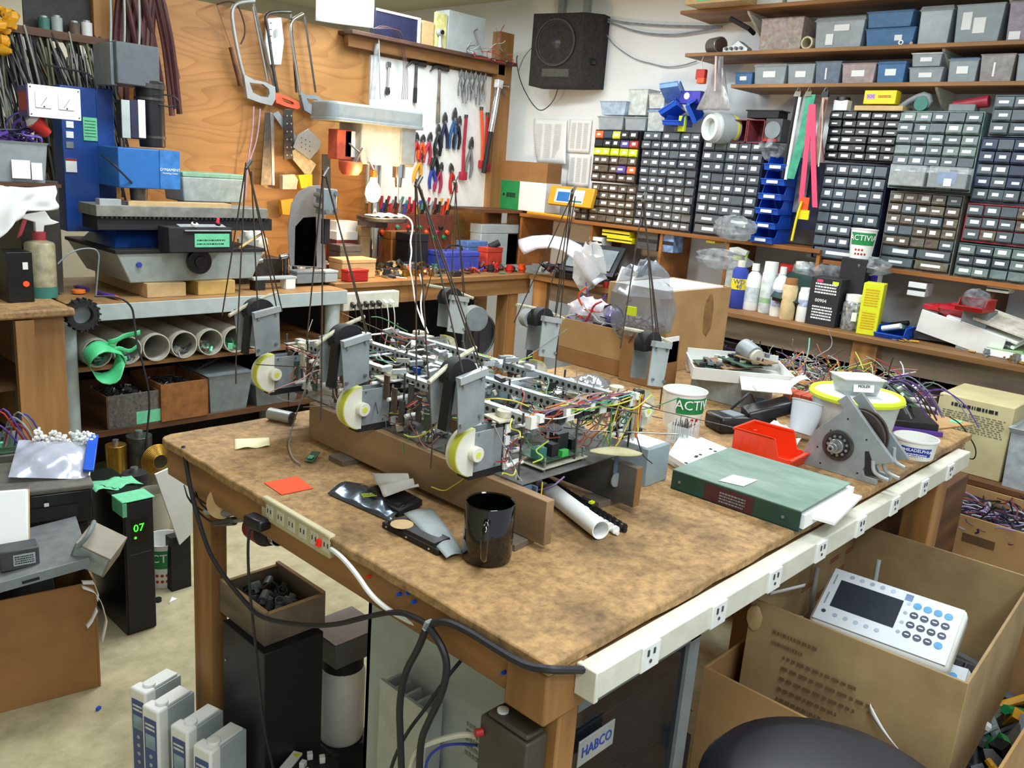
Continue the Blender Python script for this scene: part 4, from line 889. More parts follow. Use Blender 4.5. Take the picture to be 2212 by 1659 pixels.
# stool
t=T('round_stool','round black padded stool seat at the bottom edge of the picture','stool',(1.15,.35,0))
b=MB();b.lathe([(0,.655),(.15,.654),(.185,.645),(.2,.625),(.198,.59),(.18,.58),(0,.58)],48);b.build('seat',mat('black_vinyl','14151d',.42,noise=.05),t)
b=MB();b.cyl((0,0,.1),(0,0,.58),.028,n=20);b.build('column',CHROME,t)
for k in range(5):
    a=k*math.pi*.4;b=MB();b.tube([(0,0,.12),(.14*math.cos(a),.14*math.sin(a),.09),(.25*math.cos(a),.25*math.sin(a),.05)],.016,8);l_=b.build('leg',BLACK,t);b=MB();b.cyl((.25*math.cos(a)-.012,.25*math.sin(a),.026),(.25*math.cos(a)+.012,.25*math.sin(a),.026),.026,n=14);b.build('caster',BLACKM,l_)
# ================================================================ placing by picture rectangle on a real plane; local x right, y back, z up
def PL(rect,plane,v,z0=None):
    a,b_,c,d=rect
    if plane=='y':x0,x1,zb,zt=ry(a,b_,c,d,v);zb=zb if z0 is None else z0;return V(((x0+x1)/2,v,zb)),abs(x1-x0),zt-zb,0
    y0,y1,zb,zt=rx(a,b_,c,d,v);zb=zb if z0 is None else z0;return V((v,(y0+y1)/2,zb)),abs(y1-y0),zt-zb,-90
def TP(name,label,cat,rect,plane,v,z0=None,group=None,drz=0):
    o,w_,h,rz=PL(rect,plane,v,z0);return T(name,label,cat,o,rz+drz,group),w_,h
def simple_box(name,label,cat,rect,plane,v,dep,m,z0=None,bevel=.002,part='body',drz=0,group=None):
    t,w_,h=TP(name,label,cat,rect,plane,v,z0,group,drz);b=MB();b.bx(-w_/2,0,0,w_/2,dep,h);b.build(part,m,t,bevel=bevel);return t,w_,h
def face_rect(t,name,m,x0,z0,x1,z1,y=-.0008,label=None):
    b=MB();b.bx(x0,y,z0,x1,y+.0009,z1);return b.build(name,m,t,label=label)
def pline(pts,Y,r,name,m,parent,org,n=6,sm=2,axis='y'):
    P_=[(PY(p[0],p[1],(p[2]if len(p)>2 else Y))if axis=='y' else PX(p[0],p[1],(p[2]if len(p)>2 else Y)))-org for p in pts];b=MB();b.tube(P_,r,n,smooth=sm);return b.build(name,m,parent)
# ---------------------------------------------------------------- the grey metal bench with the milling machine
t=T('metal_bench','grey metal bench with two plank shelves, carrying the blue milling machine','bench',(1.15,3.35,0))
b=MB();b.bx(.02,.0,.82,1.27,.006,.884);b.build('front_lip',LGREY,t,bevel=.002)
b=MB();b.bx(0.02,.006,.868,1.27,.7,.886);b.build('bench_top',mat('worn_bench_top','9a7446',.6,noise=.1,scale=10),t)
for x,y in((.015,.05),(1.22,.05),(.015,.65),(1.22,.65)):
    b=MB();b.cyl((x,y,0),(x,y,.82),.036,n=20);b.build('steel_leg',LGREY,t)
b=MB();b.bx(.04,.04,.615,1.26,.7,.635);b.build('shelf_board',WOODX,t,bevel=.002)
b=MB();b.bx(.04,.02,.345,1.26,.7,.372);b.build('shelf_board',DWOOD,t,bevel=.002)
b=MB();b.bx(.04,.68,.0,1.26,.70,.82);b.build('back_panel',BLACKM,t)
q=random.Random(31)
names=('leftmost white pipe on the bench shelf, wrapped in a green bag','second pipe from the left on the bench shelf, beside the green bag','empty white pipe in the middle of the bench shelf','pipe holding dark metal scraps, right of the empty middle one','pipe full of green and brown scraps on the bench shelf','pipe with green rag spilling out on the bench shelf','rightmost open pipe on the bench shelf')
for k,(px,py)in enumerate(((232,762),(286,754),(337,752),(395,749),(453,742),(506,734),(548,722))):
    p=PY(px,py,3.36);p.z=.635+.0585 if k<6 else .80
    if k==6:p=V((p.x-.0,3.40,.695));p.x=1.262+6*.1165
    else:p.x=1.262+k*.1165
    tt=T('storage_pipe',names[k],'pipe',(p.x,p.y,p.z-.0585),group='white pipes holding scraps on the bench shelf')
    b=MB();b.pipe((0,0,.058),(0,.6,.058),.057,.005,28);b.build('pipe_wall',mat('dirty_white_pipe','b8b4a6',.5,noise=.08),tt)
    mats=[[TEAL,TAPE,GREY],[DGREY,TAPE],[DGREY],[DGREY,BLACK,STEEL],[TAPE,DWOOD,TAN,GREY],[TAPE,GREEN,GREY],[STEEL,DGREY]][k]
    if k!=2:jumble(tt,.06,.12,.02,16,mats,40+k,.022).location=(0,.06,.0)
o=PY(232,765,3.34)
b=MB();q=random.Random(6)
b.sheet(20,10,lambda u,v:(.065*math.cos(u*6.283)*(1+.15*math.sin(u*19)),-.02-.075*v+.02*math.sin(u*13),.062*math.sin(u*6.283)*(1+.12*math.cos(u*17))-.03*v*v))
b.sheet(8,3,lambda u,v:(.02+.12*u,-.05-.01*math.sin(u*8),.045+.03*u+.02*v));b.sheet(8,3,lambda u,v:(.03+.10*u,-.06,.01+.01*u+.016*v+.01*math.sin(u*7)))
b.build('green_bag',mat('green_film','4cc080',.4,noise=.06),label='crumpled green plastic bag hanging out of the leftmost pipe',cat='bag',solid=.001).location=(1.262,3.355,.69)
# boxes on the lower shelf
def obox(name,label,rect,Y,dep,m,fillm,z0=None,t_=.006,seed=1,size=.02,plane='y',taper=1,n=90,front=None,cat='box',fz=.75):
    t,w_,h=TP(name,label,cat,rect,plane,Y,z0);b=MB()
    if taper==1:
        for c_ in((-w_/2,0,0,-w_/2+t_,dep,h),(w_/2-t_,0,0,w_/2,dep,h),(-w_/2+t_,dep-t_,0,w_/2-t_,dep,h)):b=MB();b.bx(*c_);b.build('side_wall',m,t,bevel=.001)
        b=MB();b.bx(-w_/2+t_,0,0,w_/2-t_,t_,h);b.build('front_wall',front or m,t,bevel=.001);b=MB();b.bx(-w_/2+t_,t_,0,w_/2-t_,dep-t_,t_);b.build('bottom',m,t)
    else:
        b.tray((0,dep/2,0),(w_*taper,dep*taper),(w_,dep),h,.003);b.build('tub_wall',m,t);b=MB();b.tray((0,dep/2,h-.006),(w_,dep),(w_+.012,dep+.012),.006,.006);b.build('rim',m,t)
    jumble(t,w_*.8,dep*.8,h*fz-size*.5,n,fillm,seed,size,'scrap_pieces').location=(0,dep/2,0)
    b=MB();b.bx(-w_*.42*taper,dep*.1,.007,w_*.42*taper,dep*.9,h*fz);b.build('contents',JUNKD,t,kind='stuff')
    return t,w_,h
MET=[DSTEEL,STEEL,DGREY,BLACKM]
t,w_,h=obox('cardboard_box','brown cardboard box of dark metal scraps on the lower bench shelf, green tape on it',(230,850,345,915),3.37,.3,DWOOD,MET,.3725,seed=2,n=140,front=mat('clear_dirty','6c6864',.3,noise=.2,scale=60,kind='cells'))
face_rect(t,'green_tape',TAPE,.01,.005,w_/2+.003,h*.42)
t,w_,h=obox('wooden_box','orange stained wooden box of metal parts on the lower bench shelf',(348,825,450,898),3.36,.3,mat('stained_orange_wood','8e5a2c',.6,noise=.15),MET,.3725,seed=3,n=120)
t,w_,h=obox('plastic_tub','grey plastic tub of steel bits and springs on the lower bench shelf',(452,808,546,892),3.35,.28,mat('grey_tub','7c8488',.4,noise=.08,alpha=.9),MET,.3725,seed=4,taper=.82,cat='tub',n=120)
t,w_,h=obox('plastic_tub','flat smoky plastic tub right of the grey one on the lower bench shelf',(552,825,650,885),3.35,.25,mat('smoke_tub','6c7074',.3,noise=.1,alpha=.8),MET,.3725,seed=5,taper=.85,cat='tub',n=70)
b=MB();tsp=T('coil_springs','long dark coil spring lying over the box and tub on the lower bench shelf','spring',PY(420,800,3.5))
pts=[];e=PY(475,770,3.5)-PY(420,800,3.5)
for i in range(160):a=i*.7;pts.append(e*(i/160)+V((0,math.cos(a)*.012,math.sin(a)*.012)))
b.tube(pts,.0016,4);b.build('spring_coil',DSTEEL,tsp)
# things in the dark below
t=T('brass_wire_coil','coil of brassy wire standing in the dark beneath the metal bench','wire coil',PY(343,995,3.2)-V((0,0,.05)))
b=MB()
for k in range(9):r_=.03+.004*k;b.tube([(r_*math.cos(a*.35),.004*k-.015,.05+r_*math.sin(a*.35))for a in range(19)],.0028,5)
b.build('coil',BRASS,t)
b=MB();b.bx(-.05,-.02,-.02,.05,.04,.0);
for k,(px,py,Y,r_,m,lab)in enumerate(((300,940,3.3,.05,DSTEEL,'dark round motor housing in the shadow under the metal bench'),(250,960,3.3,.04,BRASS,'brassy fitting in the shadow under the metal bench'),(395,1000,3.1,.04,DGREY,'dark grey gear beside the brassy wire coil'),(290,1020,3.0,.045,BLACKM,'black round object behind the black computer tower'))):
    p=PY(px,py,Y);t=T('machine_part',lab,'machine part',(p.x,p.y,0));b=MB();b.cyl((0,0,0),(0,0,p.z),r_*.8,r_,16);b.build('body',m,t,bevel=.002);b=MB();b.cyl((0,0,p.z),(0,0,p.z+.02),r_*.3,n=12);b.build('shaft',STEEL,t)
# ---------------------------------------------------------------- milling machine
Mo=V((1.70,3.45,.945))
t=T('milling_machine','blue benchtop milling machine with a grey base, left of the plywood wall','machine',Mo)
MY=3.45
def mb(rect,Y,d0,d1,m,nm,bevel=.003,par=None,**k):
    x0,x1,z0,z1=ry(*rect,Y);b=MB();b.bx(x0-Mo.x,Y+d0-Mo.y,z0-Mo.z,x1-Mo.x,Y+d1-Mo.y,z1-Mo.z);return b.build(nm,m,par or t,bevel=bevel,**k)
b=MB();b.add([(-.265,.0,.0),(.275,0,0),(.275,.45,0),(-.265,.45,0),(-.325,-.02,.125),(.32,-.02,.125),(.32,.5,.125),(-.325,.5,.125)],[(3,2,1,0),(4,5,6,7),(0,1,5,4),(1,2,6,5),(2,3,7,6),(3,0,4,7)])
b.build('cast_base',mat('grey_green_paint','a3aeac',.45,noise=.05),t,bevel=.004)
b=MB();b.bx(-.33,-.025,.120,.325,.505,.135);b.build('drip_tray',BLACKM,t,bevel=.002)
b=MB();b.cyl((-.235,-.012,.075),(-.235,-.02,.075),.011,n=18);b.build('blue_sticker',BLUEINK,t)
mb((137,188,213,500),3.70,0,.1,BLUE,'column_side');mb((213,192,250,505),3.74,.0,.18,BLUE,'column')
b=MB();b.add([V(p)for p in((-.30,.06,.135),(.0,.06,.135),(.02,.4,.135),(-.30,.4,.135),(-.26,.12,.20),(-.06,.12,.20),(-.05,.34,.20),(-.26,.34,.20))],[(4,5,6,7),(0,1,5,4),(1,2,6,5),(2,3,7,6),(3,0,4,7)]);b.build('saddle',BLUE,t,bevel=.003)
for k in range(3):x0,x1,z0,z1=ry(144,262+22*k,160,276+22*k,3.69);b=MB();b.bx(x0-Mo.x,3.695-Mo.y,z0-Mo.z,x1-Mo.x,3.70-Mo.y,z1-Mo.z);b.build('push_button',WHITE if k<2 else GREY,t)
x0,x1,z0,z1=ry(181,254,211,304,3.69);b=MB();b.bx(x0-Mo.x,3.694-Mo.y,z0-Mo.z,x1-Mo.x,3.7-Mo.y,z1-Mo.z);gt=b.build('green_tape_note',TAPE,t)
b=MB();scrib(b,(x0-Mo.x+.005,3.6935-Mo.y,z0-Mo.z+.01),(1,0,0),(0,0,1),(x1-x0)*.8,(z1-z0)*.8,6,3,fill=.25);b.build('handwriting',INK,gt)
x0,x1,z0,z1=ry(143,343,167,372,3.69);b=MB();b.bx(x0-Mo.x,3.694-Mo.y,z0-Mo.z,x1-Mo.x,3.7-Mo.y,z1-Mo.z);sk=b.build('sticker',PAPER,t);b=MB();b.bx(x0-Mo.x,3.693-Mo.y,z1-Mo.z-.008,x1-Mo.x,3.694-Mo.y,z1-Mo.z);b.build('red_band',RED,sk)
mb((252,95,345,186),3.55,0,.2,mat('motor_cover_grey','565c62',.5,noise=.05),'motor_cover',.005);mb((239,92,253,184),3.58,0,.17,GREY,'cover_flange')
c0=PY(322,175,3.6)-Mo;c1=PY(330,318,3.6)-Mo
b=MB();b.cyl(c1,c0,.05,.055,24);b.build('spindle_motor',BLACK,t,bevel=.004)
b=MB();b.cyl(c0+V((0,0,-.03)),c0+V((0,0,-.012)),.062,n=24);b.cyl(c0+V((0,0,-.075)),c0+V((0,0,-.065)),.058,n=24);b.cyl(c1+V((0,0,.035)),c1+V((0,0,.045)),.053,n=24);b.build('motor_ring',DSTEEL,t)
mb((262,218,314,300),3.48,0,.05,BLACKM,'driver_unit',.002)
for k,(a,c,m)in enumerate(((262,280,LGREY),(281,297,NAVY),(298,313,WHITE))):mb((a,216,c,298),3.478,-.006,.0,m,'driver_stripe',.001)
hd=mb((256,322,388,408),3.50,0,.25,LBLUE,'head_casting',.004);
x0,x1,z0,z1=ry(345,326,388,408,3.50);b=MB();b.bx(x0-Mo.x,3.496-Mo.y,z0-Mo.z,x1-Mo.x,3.5-Mo.y,z1-Mo.z);b.build('side_cover',mat('sky_blue_paint','3a7cc4',.4),t)
xm=(x0+x1)/2-Mo.x
text('DYNAMENT','lettering',WINK,hd,(xm,3.495-Mo.y,(z0+z1)/2-Mo.z),FACE_MY,.0155);text('Machining Center','lettering',WINK,hd,(xm,3.495-Mo.y,(z0+z1)/2-Mo.z-.014),FACE_MY,.009)
b=MB();c=PY(300,425,3.55)-Mo;b.cyl(c+V((0,0,-.04)),c+V((0,0,.04)),.03,.035,20);b.build('spindle',DSTEEL,t)
tbl=mb((208,447,578,470),3.44,0,.18,mat('work_table_grey','8c8c84',.5,.3,noise=.12),'work_table',.002)
b=MB();x0,x1,z0,z1=ry(208,470,585,497,3.46);b.bx(x0-Mo.x,.0,z0-Mo.z,x1-Mo.x,.15,z1-Mo.z);b.build('table_slide',BLACKM,t,bevel=.002)
b=MB()
for k in range(40):x=x0-Mo.x+.01+k*(x1-x0)/41;b.bx(x,-.014,z1-Mo.z-.006,x+.008,-.008,z1-Mo.z+.003)
b.build('rack_teeth',BLACKM,t,kind='stuff')
mb((278,438,500,448),3.46,0,.07,TAN,'wood_packing',.001);mb((215,430,262,446),3.46,0,.04,ALU,'vise_jaw',.001);mb((262,434,285,448),3.47,0,.06,DSTEEL,'vise_body',.001)
cb=mb((365,492,502,545),3.34,0,.1,BLACKM,'control_box',.003)
x0,x1,z0,z1=ry(398,478,498,500,3.34);b=MB();b.box(((x0+x1)/2-Mo.x,3.37-Mo.y,z0-Mo.z+.012),(x1-x0,.08,.003),(R(14),0,0));b.build('control_panel',ALU,cb)
for px,py,m,r_ in((420,487,WHITE,.014),(470,485,BLACK,.012)):
    p=PY(px,py,3.35)-Mo;b=MB();b.cyl(p,p+V((0,-.004,.008)),r_,n=18);b.build('dial',m,cb);b=MB();b.cyl(p+V((0,0,.004)),p+V((0,-.006,.026)),.006,n=12);b.build('knob',BLACK if m is WHITE else mat('red_glow','ff3040',.3,emit=.8),cb)
x0,x1,z0,z1=ry(421,505,496,534,3.335);b=MB();b.bx(x0-Mo.x,3.336-Mo.y,z0-Mo.z,x1-Mo.x,3.339-Mo.y,z1-Mo.z);tp=b.build('green_tape',TAPE,cb);b=MB();scrib(b,(x0-Mo.x+.01,3.3355-Mo.y,z0-Mo.z+.006),(1,0,0),(0,0,1),(x1-x0)*.8,.03,2,8,fill=.3);b.build('handwriting',INK,tp)
c=PY(430,565,3.40)-Mo;b=MB();b.cyl(c+V((0,-.012,0)),c+V((0,.012,0)),.052,n=32);b.cyl(c+V((0,-.02,0)),c+V((0,-.012,0)),.025,n=20);b.build('hand_wheel',BLACK,t,bevel=.003)
b=MB();b.cyl(c+V((0,.01,0)),c+V((0,.1,.02)),.014,n=12);b.build('lead_screw',DSTEEL,t)
pline([(285,395,3.5),(262,372,3.45),(240,350,3.45),(220,335,3.6)],3.5,.004,'motor_cable',RUBBER,t,Mo)
pline([(330,205,3.52),(375,205,3.5),(390,225,3.5),(370,232,3.52),(340,225,3.55)],3.5,.0035,'motor_cable',RUBBER,t,Mo)
pline([(100,140,3.6),(150,150,3.6),(200,160,3.6),(210,195,3.6)],3.6,.004,'motor_cable',RUBBER,t,Mo)
for k,(px,py,d)in enumerate(((285,612,0),(515,602,0),(300,600,.4),(500,590,.4))):
    p=PY(px,py,3.46)
for k,(rect,m,l)in enumerate((((318,622,402,646),TAN,'tan wooden block under the left part of the milling machine base'),((428,613,508,638),mat('pale_pine','c8a460',.6,noise=.06),'pale pine block under the right part of the milling machine base'))):
    x0,x1,z0,z1=ry(*rect,3.42);b=MB();b.bx(x0,3.42,.8865,x1,3.95,.9445);b.build('wood_block',m,None,l,'wood block',bevel=.002,at=(x0,3.42,.8865))
# panel meter on its arm
t,w_,h=TP('meter_panel','white panel with two analogue meters mounted beside the milling machine column','meter',(62,187,174,256),'y',3.45)
b=MB();b.bx(-w_/2,0,0,w_/2,.006,h);b.build('panel',WHITE,t,bevel=.001);b=MB();b.bx(-w_/2-.004,.006,.0,w_/2*.5,.10,h*.95);b.build('case',mat('violet_case','5a4a8c',.5),t,bevel=.002)
b=MB();b.bx(-w_/2-.0045,.01,.02,-w_/2-.004,.09,h*.75);b.build('red_side',RED,t)
for s in(-.22,.22):
    b=MB();b.bx(s*w_-.028,-.004,h*.3,s*w_+.026,.0,h*.78);mt=b.build('meter',PAPER,t,bevel=.001)
    b=MB();b.box((s*w_,-.0045,h*.5),(.0012,.0006,h*.35),(0,R(35),0));b.build('needle',BLACK,mt);b=MB();b.cyl((s*w_+.0,-.005,h*.34),(s*w_,-.001,h*.34),.003,n=8);b.build('pivot',BLACK,mt)
for x in(-.46,.46):
    for z in(.08,.92):b=MB();b.cyl((x*w_,-.002,z*h),(x*w_,0,z*h),.0025,n=8);b.build('screw',DSTEEL,t)
b=MB();b.tube([(0,.05,h*.5),(.0,.2,h*.45),(.08,.29,h*.4)],.008,8);b.build('mount_arm',DSTEEL,t)
p=PY(92,262,3.5);t=T('red_cone','red plastic cone hanging under the meter panel','cone',p)
b=MB();b.cyl((-.03,0,.0),(.015,0,-.045),.034,.018,16);b.build('cone',RED,t);b=MB();b.cyl((-.045,0,.012),(-.03,0,.0),.018,.034,16);b.build('white_tip',WHITE,t)
# ---------------------------------------------------------------- wooden side bench at the far left
t=T('side_bench','wooden side bench with a thick post at the left edge of the picture','bench',(.35,3.25,0))
b=MB();b.bx(0,0,.865,.80,.75,.895);b.build('bench_top',CHIP,t,bevel=.008)
for x,y in((.66,.03),(.0,.03),(.0,.65),(.66,.65)):b=MB();b.bx(x,y,0,x+.11,y+.06,.865);b.build('post',WOODZ,t,bevel=.003)
for z in(.30,.60):b=MB();b.bx(.0,.05,z,.70,.7,z+.02);b.build('shelf_board',DWOOD,t)
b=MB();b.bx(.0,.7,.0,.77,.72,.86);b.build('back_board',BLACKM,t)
b=MB();b.bx(.60,-.0,.35,.66,.03,.86);b.build('brace',WOODZ,t)
p=PZ(92,640,.896);t=T('spray_bottle','dirty clear spray bottle with a red trigger on the wooden side bench','spray bottle',(p.x,p.y,.8955))
S=1.2
b=MB();b.lathe([(0,0),(.043*S,0),(.044*S,.01),(.044*S,.165*S),(.04*S,.172*S),(.018*S,.18*S),(0,.18*S)],24);b.build('bottle',mat('yellowed_clear','a8a080',.35,noise=.15),t)
b=MB();b.lathe([(.0445*S,.0),(.0446*S,.035*S)],24);b.build('teal_band',TEAL,t);b=MB();b.lathe([(.019*S,.176*S),(.02*S,.205*S),(0,.205*S)],18);b.build('collar',mat('rose_plastic','b4404c',.4),t)
b=MB();b.prism([(-.055*S,.255*S),(.02*S,.27*S),(.035*S,.245*S),(.06*S,.235*S),(.04*S,.228*S),(.015*S,.225*S),(.012*S,.205*S),(-.012*S,.205*S),(-.012*S,.235*S),(-.055*S,.248*S)],-.011,.011,'xz');b.build('spray_head',WHITE,t,bevel=.003)
b=MB();b.prism([(-.042*S,.247*S),(-.030*S,.247*S),(-.050*S,.195*S),(-.064*S,.185*S)],-.006,.006,'xz');b.build('trigger',MATS['rose_plastic'],t,bevel=.001)
t,w_,h=simple_box('switch_box','black box with a red glowing lamp and a white button on the side bench','box',(15,545,72,640),'y',3.42,.12,BLACK,.8955)
b=MB();b.cyl((w_*.2,-.004,h*.37),(w_*.2,.001,h*.37),.010,n=14);b.build('lamp',mat('lamp_red','ff3018',.3,emit=2.5),t);b=MB();b.bx(w_*.1,-.004,h*.66,w_*.3,0,h*.8);b.build('button',WHITE,t)
simple_box('grey_cabinet','tall dark cabinet behind the spray bottle on the side bench','cabinet',(45,390,132,640),'y',3.60,.3,mat('dark_brown_metal','3e3a34',.5,noise=.1),.8955)
# white cloth hung from a rail, plastic bin on the rail
q=random.Random(3);o=PY(0,395,3.45)
b=MB();b.sheet(26,16,lambda u,v:((-.06+.235*u+.01*math.sin(v*9)*v-.02*v*(u<.5),-.012*math.sin(u*13+v*3)-.02*u,-.17*v*(1.25-.75*min(1,u*1.8)**2)-.012*math.sin(u*3))));b.build('white_cloth',MATS['cloth_white']if 'cloth_white' in MATS else WHITE,label='white cloth hanging over the edge above the side bench',cat='cloth',solid=.002).location=o
o2,w2,h2,_=PL((-60,385,132,395),'y',3.45)
b=MB();b.bx(-w2/2,-.0,0,w2/2,.35,.012);t=b.build('rail_shelf',DWOOD,None,'small dark shelf holding the grey plastic bin above the side bench','shelf');t.location=o2+V((0,.0,-.012))
b=MB();b.bx(-w2/2,.28,.896-o2.z+.012,-w2/2+.03,.31,0);b.bx(w2/2-.03,.28,.896-o2.z+.012,w2/2,.31,0);b.build('shelf_support',DWOOD,t,label='supports of the small shelf')
t,w_,h=TP('plastic_bin','grey translucent plastic bin with paper labels, above the white cloth','bin',(-30,305,104,383),'y',3.47,o2.z+.0005)
b=MB();b.tray((0,.12,0),(w_*.92,.2),(w_,.24),h,.003);b.build('tub_wall',SMOKE,t);b=MB();b.tray((0,.12,h-.008),(w_,.24),(w_+.014,.254),.008,.007);b.build('rim',SMOKE,t)
tangle(t,w_*.8,.18,h*.9,30,[PURPLE,NAVY,PURPLE],5,.004,.05,'cable_pile',.25).location=(0,.12,0)
b=MB();b.bx(-w_*.42,.03,.005,w_*.42,.21,h*.8);b.build('contents',mat('grey_mix','8c8790',.6,noise=.2,scale=30,kind='cells'),t,kind='stuff')
face_rect(t,'paper_label',PAPER,-w_*.1,h*.1,w_*.2,h*.55,.0045);face_rect(t,'paper_label',PAPER,w_*.22,h*.08,w_*.4,h*.5,.0045)
# hanging cables at the upper left, on a rail
t=T('hanging_cables','curtain of grey, black and yellow cables hanging at the upper left','cables',PY(100,80,3.95))
q=random.Random(14);CM=[mat('cable_grey','8e9088',.5,noise=.05),DGREY,BLACKM,mat('cable_olive','6c6a4c',.5),BLACKM,YEL]
b=MB()
for k in range(230):
    x=q.uniform(-.3,.24);y=q.uniform(0,.1);L_=q.uniform(.25,.62);z0=q.uniform(-.06,.04);sx_=q.uniform(.02,.12)
    b.tube([(x,y,z0),(x+sx_*.4,y+q.uniform(-.02,.02),z0-L_*.35),(x+sx_*.8,y,z0-L_*.7),(x+sx_+q.uniform(-.03,.03),y,z0-L_)],q.uniform(.0025,.0055),5,mi=q.choice([0,0,0,1,2,2,3,4]),smooth=1)
b.build('cable_curtain',CM,t,kind='stuff')
b=MB()
for k in range(34):x=q.uniform(-.3,-.12);b.blob((x,q.uniform(-.05,.02),q.uniform(-.08,.10)),(.03,.02,.02),seed=k)
b.build('yellow_plugs',DYEL,t,kind='stuff');b=MB();b.bx(-.4,.0,.0,.28,.12,.03);b.build('cable_rail',DWOOD,t)
t=T('corner_shelf','slanted wall shelf of small cans and bags at the upper left','shelf',PY(150,78,4.0))
b=MB();b.bx(-.14,-.0,-.02,.14,.10,0);b.build('shelf_board',TAN,t);b=MB();b.bx(-.14,.10,-.02,.14,.11,.2);b.build('back_board',mat('dark_back','3e3c3c',.7),t)
for k,(x,m,l)in enumerate(((-.08,TEAL,'teal can on the corner shelf at the upper left'),(-.03,LGREY,'pale grey can on the corner shelf at the upper left'),(.04,mat('brownish','6a5a4c',.6),'brown can on the corner shelf at the upper left'),(.09,WHITE,'white can on the corner shelf at the upper left'))):
    p=t.location+V((x,.05,.0005));tt=T('small_can',l,'can',p);b=MB();b.cyl((0,0,0),(0,0,.06+.01*(k%2)),.022,n=16);b.build('can_body',m,tt,bevel=.002);b=MB();b.cyl((0,0,.06+.01*(k%2)),(0,0,.068+.01*(k%2)),.015,n=14);b.build('lid',ALU,tt)
# maroon hoses looped on the post
t=T('hose_bundle','bundle of maroon rubber hoses hanging over the top of the plywood wall','hose',PY(300,10,4.0))
org=t.location.copy()
for k,(dx,ln,w2)in enumerate(((0,200,22),(14,215,26),(26,180,18),(36,240,30),(-12,170,16),(48,225,24),(58,160,20),(66,236,16))):
    x=262+dx;m=MAROON if k%3 else mat('hose_brown','6a4440',.5)
    pline([(x-4,5+ln,4.03-.008*k),(x,60,4.01-.006*k),(x+8,-25,3.99-.006*k),(x+w2,-30,3.97-.006*k),(x+w2+16,40,3.97-.006*k),(x+w2+30,110,3.99-.006*k),(x+w2+44,ln+10,4.0-.004*k)],4.0,.013,'hose',m,t,org,8)
for k,x in enumerate((238,268,300)):pline([(x,-10,3.93),(x+2,60,3.94),(x-1,120,3.95)],3.95,.005,'grey_cable',LGREY,t,org)
# odds on the metal bench top
def stick(name,label,cat,a,c,z,r_,m,tip=None,Y=None):
    p0,p1=PZ(*a,z),PZ(*c,z);t=T(name,label,cat,(p0.x,p0.y,z-r_));d=p1-p0
    b=MB();b.cyl((0,0,r_),d*.78+V((0,0,r_)),r_,n=10);b.build('barrel',m,t)
    b=MB();b.cyl(d*.78+V((0,0,r_)),d+V((0,0,r_)),r_*.9,r_*.4,n=10);b.build('tip',tip or m,t);return t
stick('marker_pen','purple marker pen with a red end lying on the metal bench edge','pen',(190,625),(160,618),.896,.009,PURPLE,RED)
stick('marker_pen','purple marker pen with an orange cap lying on the metal bench edge','pen',(212,632),(262,645),.896,.009,PURPLE,ORANGE)
p=PZ(170,633,.89);t=T('bottle_cap','orange round cap on the left end of the metal bench','cap',p);b=MB();b.cyl((0,0,0),(0,0,.014),.026,n=24);b.build('cap',mat('plain_orange','f08020',.5),t,bevel=.002);b=MB();b.cyl((0,0,.0141),(0,0,.0145),.02,n=20);b.build('cap_top',MATS['plain_orange'],t)
p=PY(178,680,3.30);t=T('cable_reel','black ribbed cable reel hanging on the corner of the metal bench','reel',p)
b=MB();b.pipe((0,-.012,0),(0,.02,0),.058,.022,26);b.build('rim',BLACKM,t)
for k in range(18):a=k*.349;b=MB();b.box((.058*math.cos(a),0,.058*math.sin(a)),(.012,.03,.006),(0,-a,0));b.build('rib',BLACKM,t)
b=MB();b.cyl((0,.015,0),(0,.03,0),.035,n=20);b.build('hub',GREY,t)
b=MB();P_=[PY(x,y,Y)for x,y,Y in((205,640,3.3),(255,640,3.3),(285,660,3.3),(290,690,3.3),(295,740,3.28),(310,790,3.26),(325,860,3.25),(318,930,3.25),(312,1010,3.25))];b.tube([p-P_[0]for p in P_],.004,6,smooth=2);b.build('cord',RUBBER,None,'black cord hanging down in front of the pipes and bench shelves','cord').location=P_[0]
pp=[PY(x,y,3.4)for x,y in((125,570),(150,545),(185,535),(215,540),(212,580),(207,640))];b=MB();b.tube([p-pp[0]for p in pp],.003,6,smooth=2);b.build('air_hose',GREY,None,'thin grey hose arching in front of the milling machine base','hose').location=pp[0]
# clear box with green lid behind the mill table
t,w_,h=TP('storage_box','pale translucent box with a green lid behind the milling machine table','box',(395,375,530,438),'y',3.70)
b=MB();b.frus((0,.1,0),(w_*.95,.18),(w_,.2),h*.85);b.build('box_body',mat('milky_grey','a9b2ac',.4,noise=.1),t,bevel=.006);b=MB();b.bx(-w_/2,.0,h*.85,w_/2,.2,h);b.build('lid',mat('pale_green_lid','8cb498',.5,noise=.1),t,bevel=.003)
b=MB();b.bx(-w_*.3,.02,-(t.location.z-1.24),w_*.3,.18,0);b.build('crate',DGREY,None,'dark crate on the metal bench under the pale translucent box','crate').location=t.location+V((0,0,-.0005));
